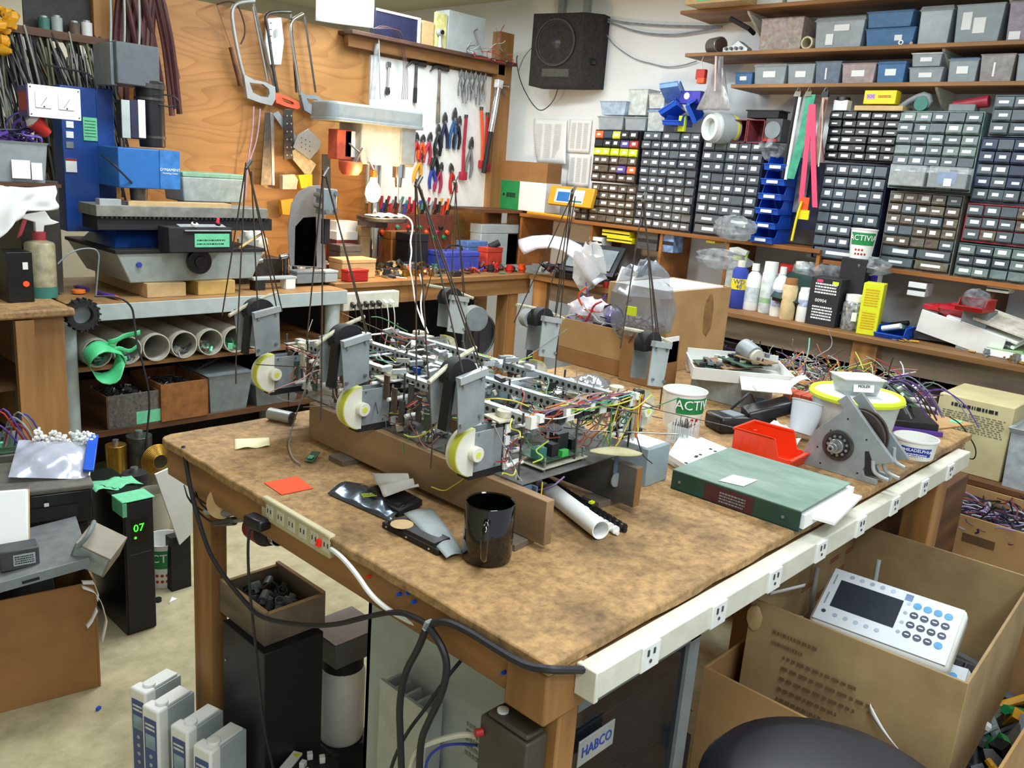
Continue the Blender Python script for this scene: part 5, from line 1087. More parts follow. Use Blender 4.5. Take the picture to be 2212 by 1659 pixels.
# ---------------------------------------------------------------- floor area at the left: computer tower, cartons, printer
TWx,TWy=.972,2.45
t=T('computer_tower','tall black computer tower with a green 07 display standing on the floor','computer',(TWx,TWy,0),rz=0)
b=MB();b.bx(0,.0,.0,.094,.32,.445);b.build('case',mat('gloss_black','101012',.3,noise=.1),t,bevel=.004)
b=MB();b.bx(.004,-.006,.006,.090,.0,.44);b.build('front_bezel',BLACKM,t,bevel=.002)
dsp=face_rect(t,'display_window',mat('display_black','050806',.2),.022,.30,.074,.385,-.0068)
SEG=mat('segment_green','30f020',.4,noise=0,emit=2.5)
text('07','display_digits',SEG,dsp,(.044,-.0072,.355),FACE_MY,.034,align='CENTER')
b=MB();b.cyl((.033,-.0075,.325),(.033,-.0066,.325),.004,n=10);b.build('status_light',SEG,dsp)
b=MB();b.bx(.014,-.0072,.27,.080,-.0058,.273);b.build('slot_line',DGREY,t)
b=MB();b.bx(-.002,-.0075,.4452,.096,.075,.447);b.bx(-.003,-.0075,.40,.010,-.0062,.447);b.bx(-.0028,-.004,.40,-.0005,.07,.447);b.build('green_tape',TAPE,t)
b=MB();b.sheet(10,5,lambda u,v:(-.03+.14*u,.12+.09*v+.015*math.sin(u*11),.4475+.003*math.sin(u*9+v*4)));b.build('green_tape',TAPE,t,solid=.001)
yog('white and green yoghurt tub with printed cherries standing on the concrete floor',(1.215,2.72,0.0005),.056,.068,.165,cam_a(V((1.215,2.72,0)))+.1)
p=PZ(350,1175,.0);t=T('glass_jar','dusty glass jar standing behind the yoghurt tub on the floor','jar',(1.26,2.90,0));b=MB();b.lathe([(0,0),(.052,0),(.055,.01),(.055,.24),(.05,.26),(.052,.275),(.049,.275),(.047,.26),(.052,.24),(.052,.012),(0,.008)],28);b.build('glass_wall',mat('dusty_glass','b4b2a4',.15,noise=0,alpha=.5,spec=1),t);jumble(t,.06,.06,.01,26,[STEEL,GREY,TAN],3,.02);b=MB();b.cyl((0,0,.0),(0,0,.1),.05,n=20);b.build('contents',JUNK,t,kind='stuff')
Q=[PZ(335,1025,.55),PZ(428,985,.60),PZ(430,1140,.22),PZ(385,1175,.2)]
t=T('leaning_board','large white board leaning in the gap left of the worktable','board',(1.22,2.62,.0))
b=MB();b.prism([(p.x-1.22,p.z)for p in(PY(335,1025,2.62),PY(425,985,2.62),PY(438,1130,2.62),PY(388,1178,2.62))],0,.008,'xz');b.build('board',WHITE,t,bevel=.001);b=MB();b.bx(-.02,.01,0,.05,.05,.2);b.build('prop_block',BLACKM,t)
b=MB();b.prism([(0,0),(.03,.005),(.022,.028)],0,.008);b.build('white_scrap',PAPER,None,'small white triangular scrap on the concrete floor','scrap').location=PZ(366,1305,.0)
b=MB();b.cyl((0,0,0),(0,0,.012),.011,n=10);b.build('bottle_cap',BLACK,None,'small black cap on the floor beside the computer tower','cap').location=PZ(342,1299,0)
b=MB();b.box((0,0,.004),(.012,.008,.008),(0,0,.5));b.build('blue_crumb',BBLUE,None,'tiny blue plastic crumb on the open floor','crumb').location=PZ(213,1533,0)
# open carton at the lower left
cL=carton('cardboard_box','brown cardboard box with grey panels in it, at the lower left corner',.545,2.50,0,.50,.22,.325,-10,CARD2,.006)
cL.location=(.583,2.39,0)
for k,(x,y,z,rx_,ry_,m,l)in enumerate(((-.03,-.07,.05,-12,8,GREY,'grey metal panel leaning in the lower left cardboard box'),(.04,-.02,.08,-12,-5,DGREY,'dark grey panel leaning further back in the lower left cardboard box'),(-.06,.04,.1,-8,12,LGREY,'pale grey panel at the back of the lower left cardboard box'))):
    t=T('sheet_offcut',l,'sheet metal',cL.location+V((x,y,z)),rot=(R(rx_),R(ry_),R(-10)));b=MB();b.bx(-.14,0,0,.14,.006,.22);b.build('panel',m,t,bevel=.001);b=MB();b.bx(-.05,-.012,.15,.02,0,.18);b.build('bracket',LGREY,t)
t=T('sheet_metal_cover','grey sheet metal cover lying across the lower left cardboard box','panel',(.56,2.38,.385),rot=(R(0),R(-8),R(-14)));b=MB();b.bx(-.34,-.14,0,.26,.16,.006);b.build('sheet',mat('grey_sheet_metal','8c8f90',.45,.3,noise=.08),t,bevel=.001);b=MB();b.bx(-.34,-.142,-.02,.26,-.14,.006);b.build('folded_lip',GREY,t);b=MB();b.bx(.1,-.1425,-.014,.14,-.1418,-.006);b.build('slot',BLACKM,t)
t=T('white_strap','white plastic strap looping out of the lower left cardboard box','strap',PY(185,1270,2.3));org=t.location.copy()
for k,pts in enumerate((((180,1262),(205,1262),(214,1285),(212,1300)),((180,1272),(205,1280),(222,1305),(233,1345),(222,1390)),((212,1320),(200,1345),(190,1358)))):
    P_=[PY(x,y,2.22)-org for x,y in pts];b=MB();n=len(P_);b.sheet(n*3,1,lambda u,v:(lambda s:P_[int(s)].lerp(P_[min(n-1,int(s)+1)],s-int(s))+V((0,.0+.014*v,.006*v)))(min(u,.9999)*(n-1)));b.build('strap_loop',WHITE,t,solid=.001)
# printer stack
t=T('black_printer','black printer with a dusty grey top, left of the computer tower','printer',(.80,2.50,.40),rz=-14)
b=MB();b.bx(-.14,0,0,.10,.26,.10);b.build('printer_body',BLACK,t,bevel=.006);b=MB();b.bx(-.145,-.005,.10,.105,.265,.118);b.build('dusty_lid',mat('dusty_grey','74716a',.7,noise=.2,scale=10,col2='4a4844'),t,bevel=.006);b=MB();b.box((0.02,.10,.1186),(.03,.04,.001),(0,0,.3));b.build('white_sticker',PAPER,t)
b=MB();b.bx(-.10,-.006,.02,.06,.0,.06);b.build('paper_slot',BLACKM,t);b=MB();b.box((-.02,-.008,.07),(.012,.002,.010));b.build('button',WHITE,t)
b=MB();b.bx(-.13,.02,-.40,.09,.24,0);b.build('printer_stand',BLACKM,None,'black box stand under the printer at the left','box').location=(.80,2.51,.3995)
bpy.data.objects['printer_stand'].rotation_euler=(0,0,R(-14))
t=T('adapter_box','beige metal cube with a pale blue end face, tilted beside the computer tower','device',(.815,2.23,.42),rot=(R(28),R(-18),R(38)))
b=MB();b.bx(-.045,-.05,-.035,.045,.05,.045);b.build('cube',mat('beige_grey_metal','8c8474',.5,.1,noise=.06),t,bevel=.002);b=MB();b.bx(-.0465,-.045,-.03,-.045,.045,.04);f_=b.build('end_face',mat('pale_blue_grey','a4b4b4',.5),t)
b=MB();b.cyl((-.0475,.0,-.005),(-.0463,.0,-.005),.006,n=10);b.build('socket',BLACKM,f_);b=MB();b.tube([(-.05,.04,.04),(-.03,.03,.07),(.02,.04,.075),(.05,.05,.03)],.006,8,smooth=2);b.build('grey_lead',GREY,t)
t=T('laptop_lid','bright white tablet shaped lid at the left edge of the picture','device',PZ(20,1120,.50),rot=(R(60),R(0),R(-22)));b=MB();b.bx(-.16,-.075,0,.045,.075,.012);b.build('lid',mat('bright_white','fafcfc',.5,noise=0),t,bevel=.005);b=MB();b.bx(-.161,-.076,-.004,.048,.076,-.0005);b.build('edge_frame',TAN,t,bevel=.003)
b=MB();b.bx(-.10,-.02,-.13,.02,.06,-.07);b.build('lid_base',BLACKM,t)
t=T('power_brick','dark grey power brick with a printed label at the left edge','device',(.655,2.29,.405),rz=-10);b=MB();b.bx(-.06,-.03,0,.03,.03,.055);b.build('brick',DGREY,t,bevel=.004);l_=face_rect(t,'rating_label',LGREY,-.03,.012,.02,.042,-.031);b=MB();scrib(b,(-.027,-.0315,.015),(1,0,0),(0,0,1),.044,.024,4,2);b.build('label_print',INK,l_)
t=T('opened_computer','opened grey computer case with circuit boards and looping wires at the left edge','computer',(.79,2.95,.40),rz=-10)
b=MB();b.bx(-.22,-.12,-.40,.10,.16,.0);b.build('lower_case',mat('case_tan_grey','7c786e',.6,noise=.1),t,bevel=.003);b=MB();b.bx(-.22,-.122,.0,.10,.16,.05);b.build('white_tray',WHITE,t,bevel=.003);b=MB();b.bx(-.20,-.11,.05,.08,.15,.12);b.build('dusty_block',MATS['dusty_grey'],t,bevel=.003);b=MB();b.bx(-.2,-.1,.121,.05,.12,.125);b.build('circuit_board',PCB,t)
for k in range(14):q_=rnd;x,y=q_.uniform(-.18,.04),q_.uniform(-.09,.1);b=MB();b.bx(x,y,.125,x+q_.uniform(.01,.035),y+.02,.125+q_.uniform(.01,.03));b.build('component',q_.choice([WHITE,TEAL,DGREY,TAPE,OFFW]),t)
for k in range(9):b=MB();a0=V((rnd.uniform(-.05,.04),-.05,.13));b.tube([a0,a0+V((.02,-.02,.08+.01*k)),a0+V((.07,-.04,.06)),V((.11+.004*k,-.06,.0))],.0028,6,smooth=2);b.build('lead',[GREY,RED,PURPLE,LGREY,GREY,BLUEINK][k%6],t)
# ziplock bag
o=PZ(185,1020,.56);t=T('zip_bag','clear zip bag of white foam beads with a blue seal, on the printer','bag',(.875,2.64,.535),rot=(R(14),R(6),R(-24)))
b=MB();b.sheet(14,12,lambda u,v:(-.13+.21*u,-.10+.2*v,.012+.035*math.sin(u*3.14)*math.sin(v*3.14)+.006*math.sin(u*17)*math.sin(v*13)));b.build('bag_film',mat('bag_film','b8bed0',.2,noise=0,alpha=.85,spec=1),t)
b=MB();b.bx(.06,-.08,.025,.09,.12,.034);b.build('blue_seal',BBLUE,t,bevel=.002);b=MB();q=random.Random(4)
for k in range(160):b.blob((q.uniform(-.09,.08),q.uniform(.08,.13),q.uniform(.0,.04)),(.006,.006,.006),seed=k,n=5,m=3)
b.build('foam_beads',PAPER,t,kind='stuff')
# ================================================================ plywood wall: saws, plates, drill press
YW=4.055
def hang(name,label,cat,px,py,Y=YW):o=PY(px,py,Y);return T(name,label,cat,o),o.copy()
def poly_y(pts,Y,th,org):return[((PY(x,y,Y)-org).x,(PY(x,y,Y)-org).z)for x,y in pts]
def bowsaw(label,pts_frame,blade,handle,fm,hm,hole,Y=YW):
    t,org=hang('hack_saw',label,'saw',*pts_frame[0],Y)
    pline(pts_frame,Y,.0085,'frame',fm,t,org,10)
    b=MB();a,c=[PY(*p,Y)-org for p in blade];d=(c-a).normalized();nn=V((-d.z,0,d.x));b.add([a+nn*.006,c+nn*.006,c-nn*.006,a-nn*.006,a+nn*.006+V((0,.0015,0)),c+nn*.006+V((0,.0015,0)),c-nn*.006+V((0,.0015,0)),a-nn*.006+V((0,.0015,0))],[(3,2,1,0),(4,5,6,7),(0,1,5,4),(2,3,7,6)]);b.build('blade',DSTEEL,t)
    b=MB();P1=poly_y(handle,Y,0,org);P2=poly_y(hole,Y,0,org)
    n=len(P1);assert len(P2)==n
    for y0 in(-.012,.012):
        vs=[(x,y0,z)for x,z in P1]+[(x,y0,z)for x,z in P2];b.add(vs,[(i,(i+1)%n,n+(i+1)%n,n+i)for i in range(n)])
    for P_ in(P1,P2):b.add([(x,y0,z)for y0 in(-.012,.012)for x,z in P_],[(i,(i+1)%n,n+(i+1)%n,n+i)for i in range(n)])
    b.build('handle',hm,t,bevel=.002);return t
bowsaw('silver hacksaw with a broad grey handle, leftmost saw on the plywood wall',[(528,170),(515,120),(504,60),(500,25),(508,8),(530,3),(550,2)],[(548,8),(592,188)],[(524,160),(545,172),(572,178),(592,188),(592,215),(585,228),(560,222),(532,212)],ALU,ALU,[(536,178),(548,180),(566,182),(578,192),(580,202),(576,210),(560,208),(544,200)])
pline([(546,14),(578,175)],YW,.007,'front_bar',CHROME,bpy.data.objects['hack_saw'],bpy.data.objects['hack_saw'].location.copy(),8)
bowsaw('chrome hacksaw with a grey d-shaped handle, rightmost saw on the plywood wall',[(648,205),(640,150),(632,100),(627,55),(632,42),(655,30)],[(658,35),(682,200)],[(645,195),(658,205),(676,205),(692,212),(695,232),(692,247),(670,247),(655,238)],CHROME,GREY,[(660,212),(665,214),(676,214),(684,216),(687,222),(685,226),(672,226),(664,222)])
bowsaw('old saw with an orange handle between the two hacksaws',[(600,200),(590,150),(578,60),(572,30),(600,25),(628,26)],[(628,28),(640,200)],[(590,200),(610,206),(625,212),(642,220),(646,232),(640,236),(615,230),(594,222)],DSTEEL,mat('saw_orange','e0603c',.5),[(606,211),(612,213),(620,216),(630,220),(633,224),(630,226),(618,223),(610,219)],YW+.012)
t,org=hang('coping_saw','thin rusty coping saw frame at the far left of the saws','saw',470,10);pline([(468,10),(490,3),(510,5),(522,30),(530,60),(528,80),(520,95)],YW,.004,'frame',MAROON,t,org);pline([(468,10),(498,100)],YW,.0012,'blade',DSTEEL,t,org)
b=MB();a=PY(498,102,YW)-org;c=PY(520,185,YW)-org;b.cyl(a,c,.010,.013,12);b.build('handle',DWOOD,t)
t,org=hang('packaged_part','white plastic gadget in its packaging behind the saws','package',592,90,YW+.018);b=MB();b.prism(poly_y([(575,40),(606,38),(612,90),(606,140),(582,140),(572,90)],YW+.018,0,org),-.008,.008,'xz');b.build('gadget',WHITE,t,bevel=.003)
for k in range(4):b=MB();p=PY(585,50+k*14,YW)-org;b.box(p+V((0,0,0)),(.012,.002,.004));b.build('vent',DGREY,t)
b=MB();p=PY(597,72,YW)-org;b.box(p,(.014,.003,.04));b.build('slider',LGREY,t)
# violet plastic strips, blades, perforated bars
def bar(name,label,cat,pts,m,th=.006,Y=YW,holes=None,hm=BLACKM,nm='bar'):
    cx_=sum(p[0]for p in pts)/len(pts);cy_=sum(p[1]for p in pts)/len(pts);t,org=hang(name,label,cat,cx_,cy_,Y)
    b=MB();b.prism(poly_y(pts,Y,0,org),-th,0,'xz');o=b.build(nm,m,t,bevel=.0008)
    for(x,y,r_)in(holes or()):b=MB();p=PY(x,y,Y)-org;b.cyl(p+V((0,-th-.0006,0)),p+V((0,-th+.001,0)),r_,n=8);b.build('hole',hm,o)
    return t
bar('steel_strip','long dark steel strip hanging left of the perforated bar','strip',[(572,243),(582,243),(586,400),(562,400)],DSTEEL)
bar('steel_strip','narrow grey steel strip right beside the long dark one','strip',[(583,243),(590,246),(592,400),(587,400)],STEEL)
bar('perforated_bar','dark perforated steel bar hanging on the plywood wall','bar',[(612,236),(630,236),(636,342),(612,345)],DSTEEL,holes=[(619,250+k*17,.0042)for k in range(6)]+[(628,250+k*17,.0042)for k in range(6)],hm=ALU)
bar('steel_angle','slanting grey steel offcut behind the perforated bar','offcut',[(588,246),(600,240),(650,310),(640,322)],ALUD,Y=YW+.012)
bar('perforated_plate','tilted grey plate with small holes on the plywood wall','plate',[(642,292),(665,278),(692,305),(690,320),(668,345),(632,318)],ALU,Y=YW-.012,holes=[(650+k*9,298+j*10+k*4,.003)for k in range(3)for j in range(3)])
bar('cardboard_piece','pale card and dark strip behind the tilted grey plate','card',[(630,325),(640,320),(682,355),(665,385),(632,345)],mat('cream_card','e0cca0',.7))
bar('tape_rule','beige and black tape measure at the bottom of the plywood wall','tape measure',[(604,378),(630,376),(637,388),(634,408),(604,408)],mat('tape_beige','e8d0b0',.5),.03)
bar('tape_rule','yellow tape measure beside the beige one','tape measure',[(638,378),(668,376),(668,404),(644,406)],YEL,.03)
bar('tape_rule','deep yellow tape measure hanging low on the plywood wall','tape measure',[(600,432),(626,428),(630,450),(622,464),(604,462)],DYEL,.03)
bar('toothed_bar','dark toothed rack standing behind the curved grey plate','bar',[(695,333),(712,333),(714,420),(695,420)],DGREY,Y=4.0)
for k,(pts,l)in enumerate((([(548,230),(545,290),(535,345),(530,430)],'lilac plastic strip hanging left of the steel strips'),([(562,235),(556,300),(540,345)],'second lilac plastic strip, bent towards the first'))):
    t,org=hang('plastic_strip',l,'strip',*pts[0]);pline(pts,YW,.004,'strip',mat('lilac','b49ab0',.5),t,org,6)
# white drawing tube / paper at the top of the wall
x0,x1,z0,z1=ry(687,-30,811,48,4.0);b=MB();b.sheet(12,6,lambda u,v:(x0+(x1-x0)*u,4.02+.012*math.sin(u*4),z1+(z0-z1)*v-(1-u)*.02));b.build('white_paper',PAPER,None,'large white paper hanging over the top of the plywood wall','paper',solid=.001)
# ---------------------------------------------------------------- ledge on top of the wall
xa,za=PY(754,60,4.0).x,PY(754,60,4.0).z
zl=2.135
t=T('top_ledge','dark wooden ledge shelf along the top of the plywood wall','shelf',(xa,3.97,zl))
xe=PY(1118,140,3.97).x
b=MB();b.bx(0,0,-.002,xe-xa,.13,.018);b.build('shelf_board',mat('ledge_brown','5a3c30',.6,noise=.1),t,bevel=.002);b=MB();b.bx(.02,.06,-.06,xe-xa-.05,.10,-.002);b.build('batten',WOODX,t)
def onledge(name,label,cat,rect,dep,m,Y=4.0,parts=None):return simple_box(name,label,cat,rect,'y',Y,dep,m,zl+.0185)
t,w_,h=onledge('dark_monitor','black flat box with a white frame standing on the wall ledge','box',(811,28,908,80),.05,NAVY);b=MB();b.bx(-w_/2,-.004,h-.012,w_/2,0,h);b.bx(w_/2-.02,-.004,0,w_/2,0,h-.012);b.build('white_frame',WHITE,t)
t,w_,h=onledge('grey_case','pale grey electronics case on the wall ledge beside the round camera','case',(968,30,1048,105),.12,LGREY);
t,w_,h=onledge('yellow_note_block','pale yellow card stuck beside the grey case on the wall ledge','card',(942,28,966,60),.02,mat('pale_yellow','d8d48c',.6))
t,w_,h=onledge('tan_block','small tan block on the wall ledge','block',(913,46,938,66),.04,TAN)
p=PY(951,78,3.985);t=T('webcam','round silver webcam standing on the wall ledge','camera',(p.x,p.y,zl+.0185));hh=p.z-zl-.0185+.02
b=MB();b.lathe([(0,-.016),(.018,-.012),(.024,0),(.02,.014),(0,.018)],20,axis='y',c=(0,0,max(.03,hh)));b.build('ball',ALU,t);b=MB();b.cyl((0,-.022,max(.03,hh)),(0,-.012,max(.03,hh)),.012,n=18);b.build('lens',BLACK,t);b=MB();b.cyl((0,0,0),(0,0,max(.03,hh)-.02),.018,.008,14);b.build('stand',ALU,t)
# ---------------------------------------------------------------- white tool board
x0=PY(798,200,4.09).x;x1=PY(1088,250,4.09).x
b=MB();b.bx(x0,4.085,1.25,x1,4.099,2.06);b.build('tool_board',WHITE,None,'white board screwed to the plywood wall, hung with hand tools','board',at=(x0,4.085,1.25))
YT=4.07
def hammer(label,x,y0,y1,hw,hm):
    t,org=hang('claw_hammer',label,'hammer',x,y0,YT);a=PY(x,y0+12,YT)-org;c=PY(x-4,y1,YT)-org
    b=MB();b.cyl(a,a.lerp(c,.6),.0075,.009,10);b.build('shaft',DSTEEL if hm is BLACK else TAN,t)if hm is BLACK else b.build('shaft',GREYWOOD,t);b=MB();b.cyl(a.lerp(c,.6),c,.011,.012,12);b.build('grip',hm,t,bevel=.002)
    b=MB();b.cyl(a+V((-.005,0,.008)),a+V((hw*.75,0,.010)),.013,.018,14);b.tube([a+V((.01,0,.012)),a+V((-hw*.4,0,.018)),a+V((-hw*.85,0,-.018))],[.014,.011,.005],8,smooth=1);b.build('head',DSTEEL,t)
hammer('claw hammer with a black grip hanging on the white tool board',900,128,222,.085,BLACK);hammer('claw hammer with a long grey wooden handle on the white tool board',950,138,265,.085,GREYWOOD)
def pliers(label,x,y,L,m,head=DSTEEL,tilt=0,m2=None,cat='pliers',Y=YT,sc_=1):
    t,org=hang('pliers',label,cat,x,y,Y);t.rotation_euler=(0,R(tilt),0);l=L
    for s in(-1,1):
        b=MB();b.tube([(0,0,-l*.32),(s*.008*sc_,0,-l*.5),(s*.016*sc_,0,-l*.72),(s*.013*sc_,0,-l)],[.0055*sc_,.0065*sc_,.0065*sc_,.005*sc_],8,smooth=1);b.build('grip',m if s<0 or not m2 else m2,t)
        b=MB();b.prism([(0,-l*.34),(s*.012*sc_,-l*.27),(s*.010*sc_,-l*.12),(s*.002,0),(0,-.002)],-.005,.005,'xz');b.build('jaw',head,t,bevel=.001)
    b=MB();b.cyl((0,-.008,-l*.28),(0,.008,-l*.28),.006*sc_,n=12);b.build('rivet',STEEL,t);return t
for k in range(6):
    pliers('locking pliers, number %s of the chrome row under the ledge'%('one from the left','two','three','four','five','six, rightmost')[k],996+k*10.5,148+k*1.5,.16+.02*((k*5)%3),CHROME if k%2 else STEEL,STEEL,tilt=-2+k,Y=YT-.01*(k%2))
T_=[(900,285,.14,RED,'red handled pliers, leftmost below the drill press cover edge',-4),(915,290,.12,ORANGE,'orange handled snips beside the leftmost red pliers',5),(931,285,.15,mat('rose_red','b02c44',.4),'crimson handled shears with a wire loop',8),(948,268,.15,BLACK,'slim black pliers with a yellow collar',0),(962,242,.17,NAVY,'navy handled long nose pliers',-2),(984,232,.2,mat('steel_blue','2c5a8c',.4),'steel blue handled pliers in the middle of the tool board',3),(994,250,.16,BLACK,'black handled cutters right of the steel blue pliers',6),
      (912,330,.14,DYEL,'yellow handled cutters low on the tool board',12),(935,340,.15,BLUEINK,'dark blue handled pliers low on the tool board',-3),(955,350,.15,mat('magenta_red','a82c50',.4),'magenta handled pliers low on the tool board',10),(974,352,.15,RED,'red handled pliers low on the tool board, near the bar clamp',-12),(1020,295,.2,STEEL,'grey steel locking pliers between the red bar clamps',4),(944,320,.13,BLACK,'black scissors in the middle of the tool board',4)]
for x,y,L,m,l,tl in T_:pliers(l,x,y,L*1.25,m,tilt=tl,sc_=1.6)
def clamp(label,pts,m,jaw):
    t,org=hang('bar_clamp',label,'clamp',*pts[0]);pline(pts,YT-.01,.010,'bar',m,t,org,8,0)
    e=PY(*pts[-1],YT-.01)-org;b=MB();b.box(e,(.05,.03,.05));b.build('jaw',jaw,t,bevel=.004);b=MB();s=PY(*pts[0],YT-.01)-org;b.cyl(s,s+V((0,0,.02)),.012,n=12);b.build('end_stop',DSTEEL,t)
clamp('long crimson bar clamp on the tool board',[(1007,255),(1002,320),(1000,380)],mat('crimson','a8243c',.4),MATS['crimson']);clamp('orange-red bar clamp right of the crimson one',[(1040,238),(1043,300),(1042,355)],ORANGE,RED);clamp('red bar clamp furthest right on the tool board',[(1053,250),(1051,310),(1052,362)],RED,MATS['crimson'])
t,org=hang('caulking_gun','shiny silver grease gun hanging at the right end of the tool board','tool',1075,180,4.0)
a,c=PY(1077,185,4.0)-org,PY(1060,285,4.0)-org;b=MB();b.cyl(a,c,.020,.018,20);b.build('barrel',CHROME,t);b=MB();b.box(a+V((0,0,.01)),(.045,.04,.05),(0,R(6),0));b.build('head',mat('bright_silver','f4f6f6',.25,.3),t,bevel=.004)
b=MB();b.tube([a+V((.02,0,.0)),a+V((.06,0,.01)),a+V((.09,0,.005))],.008,8,smooth=1);b.tube([a+V((.02,0,-.012)),a+V((.045,0,-.03)),a+V((.07,0,-.055))],.005,8,smooth=1);b.build('lever',STEEL,t)
b=MB();b.cyl(c,c+(c-a)*.9,.014,.016,12);b.build('grip',BLACKM,t)
# wrenches and clear tube at the left of the board
t,org=hang('adjustable_wrench','small chrome wrench hanging beside the clear tube','wrench',840,138,YT);b=MB();b.cyl((0,0,-.02),(-.004,0,-.13),.006,n=8);b.build('handle',CHROME,t);b=MB();b.prism([(-.012,-.02),(-.014,.008),(-.004,.012),(-.004,.0),(.004,.0),(.004,.012),(.014,.008),(.012,-.02)],-.005,.005,'xz');b.build('jaw',STEEL,t);b=MB();b.prism([(-.014,-.125),(-.018,-.16),(-.004,-.17),(-.004,-.15),(.006,-.15),(.008,-.165),(.014,-.15),(.008,-.125)],-.005,.005,'xz');b.build('lower_jaw',DSTEEL,t)
t,org=hang('clear_tube','clear plastic tube of rods at the left edge of the tool board','tube',812,100,4.0);pline([(815,95,4.0),(812,130,4.0),(804,215,4.0)],4.0,.015,'tube',FILM,t,org,12,1);pline([(818,80,3.99),(820,150,3.99),(822,215,3.99)],4,.004,'rod',ALU,t,org)
t,org=hang('wire_loops','thin brown wires drooping from the wall ledge over the tool board','wire',808,55,3.96)
for k in range(4):pline([(806+k*3,62,3.95),(830+k*6,52+k*3,3.95),(858+k*4,70,3.97),(870+k*2,110,4.0),(872+k*3,160,4.0),(868+k*4,215,4.0)],3.98,.0018,'wire',MATS['hose_brown']if k%2 else DSTEEL,t,org,5)
t,org=hang('wire_bundle','tangle of brown wires at the right end of the wall ledge','wire',1060,120,3.96);tangle(t,.3,.06,-.03,26,[MATS['hose_brown'],GREY,RED,LGREY],8,.0018,.07,'wire_tangle',.2)
# ---------------------------------------------------------------- drill press
DPY=3.72;DO=PY(820,600,DPY);DO.z=.9005
t=T('drill_press','bench drill press with a grey belt cover and a round table, before the plywood wall','machine',DO)
def DP(px,py,Y=DPY):return PY(px,py,Y)-DO
b=MB();x0,x1,z0,z1=ry(716,230,925,268,3.64);n=8
def rr(x0,x1,y0,y1,rad,nn=6):return[(cx_+rad*math.cos(a),cy_+rad*math.sin(a))for(cx_,cy_,s)in((x1-rad,y1-rad,0),(x0+rad,y1-rad,1),(x0+rad,y0+rad,2),(x1-rad,y0+rad,3))for a in[math.pi/2*(s+i/nn)for i in range(nn+1)]]
sh=rr(x0-DO.x,x1-DO.x,-.08,.14,.07);b.prism(sh,z0-DO.z,z1-DO.z,'xy');b.build('belt_cover',mat('press_grey','9aa4a6',.35,.2,noise=.05),t,bevel=.012)
b=MB();b.prism(rr(x0-DO.x-.005,x1-DO.x+.005,-.085,.145,.07),z0-DO.z-.006,z0-DO.z+.010,'xy');b.build('cover_rim',MATS['press_grey'],t,bevel=.003)
x0,x1,z0,z1b=ry(778,270,893,358,3.68);b=MB();b.bx(x0-DO.x,-.05,z0-DO.z,x1-DO.x,.15,z1b-DO.z);b.build('head_casting',mat('cream_grey_paint','b8b4a4',.45,noise=.06),t,bevel=.008)
x0,x1,z0,z1c=ry(866,270,896,356,3.66);b=MB();b.bx(x0-DO.x,-.065,z0-DO.z,x1-DO.x,.0,z1c-DO.z);b.build('label_plate',GREY,t,bevel=.003)
x0,x1,z0,z1c=ry(728,280,760,345,3.72);b=MB();b.bx(x0-DO.x,.0,z0-DO.z,x1-DO.x,.08,z1c-DO.z);b.build('motor_bracket',mat('terracotta','c8583c',.5),t,bevel=.004)
x0,x1,z0,z1c=ry(751,283,774,340,3.70);b=MB();b.bx(x0-DO.x,.0,z0-DO.z,x1-DO.x,.01,z1c-DO.z);b.build('switch_plate',WHITE,t,bevel=.002)
c=DP(757,358,3.7);b=MB();b.lathe([(.0,-.05),(.04,-.045),(.058,-.02),(.062,.018),(.058,.022),(.054,.0),(0,-.03)],26,c=c);b.build('lamp_shade',MATS['terracotta'],t)
c0=DP(862,355,3.70);b=MB();b.cyl(c0,c0+V((0,0,-.07)),.034,n=22);b.cyl(c0+V((0,0,-.07)),c0+V((0,0,-.12)),.022,.018,20);b.build('quill',CHROME,t,bevel=.002)
b=MB();b.cyl(c0+V((0,0,-.12)),c0+V((0,0,-.2)),.005,n=10);b.build('drill_bit',STEEL,t)
c1=DP(825,385,3.80);b=MB();b.cyl((c1.x,.14,.0),(c1.x,.14,z1-DO.z),.032,n=24);b.build('column',CHROME,t)
tc=DP(825,468,3.70);b=MB();b.cyl(tc+V((0,0,-.022)),tc+V((0,0,0)),.135,n=44);b.build('round_table',DSTEEL,t,bevel=.003);b=MB();b.bx(tc.x-.04,tc.y,tc.z-.06,tc.x+.04,.14,tc.z-.02);b.build('table_arm',DSTEEL,t)
b=MB();b.bx(c1.x-.09,-.06,0,c1.x+.09,.22,.035);b.build('foot',DSTEEL,t,bevel=.005)
for k in range(3):a=k*2.1+.4;b=MB();p=DP(778,330,3.66);b.tube([p,p+V((-.03,-.07*math.cos(a),.07*math.sin(a)))],.005,8);b.build('feed_handle',STEEL,t)
b=MB();b.sheet(14,8,lambda u,v:(tc.x-.09+.2*u,tc.y-.06+.1*v,tc.z+.006+.014*math.sin(u*3.1)*math.sin(v*3.1)+.004*math.sin(u*21)));b.build('white_rag',WHITE,None,'white rag lying on the round drill press table','rag',solid=.002).location=DO
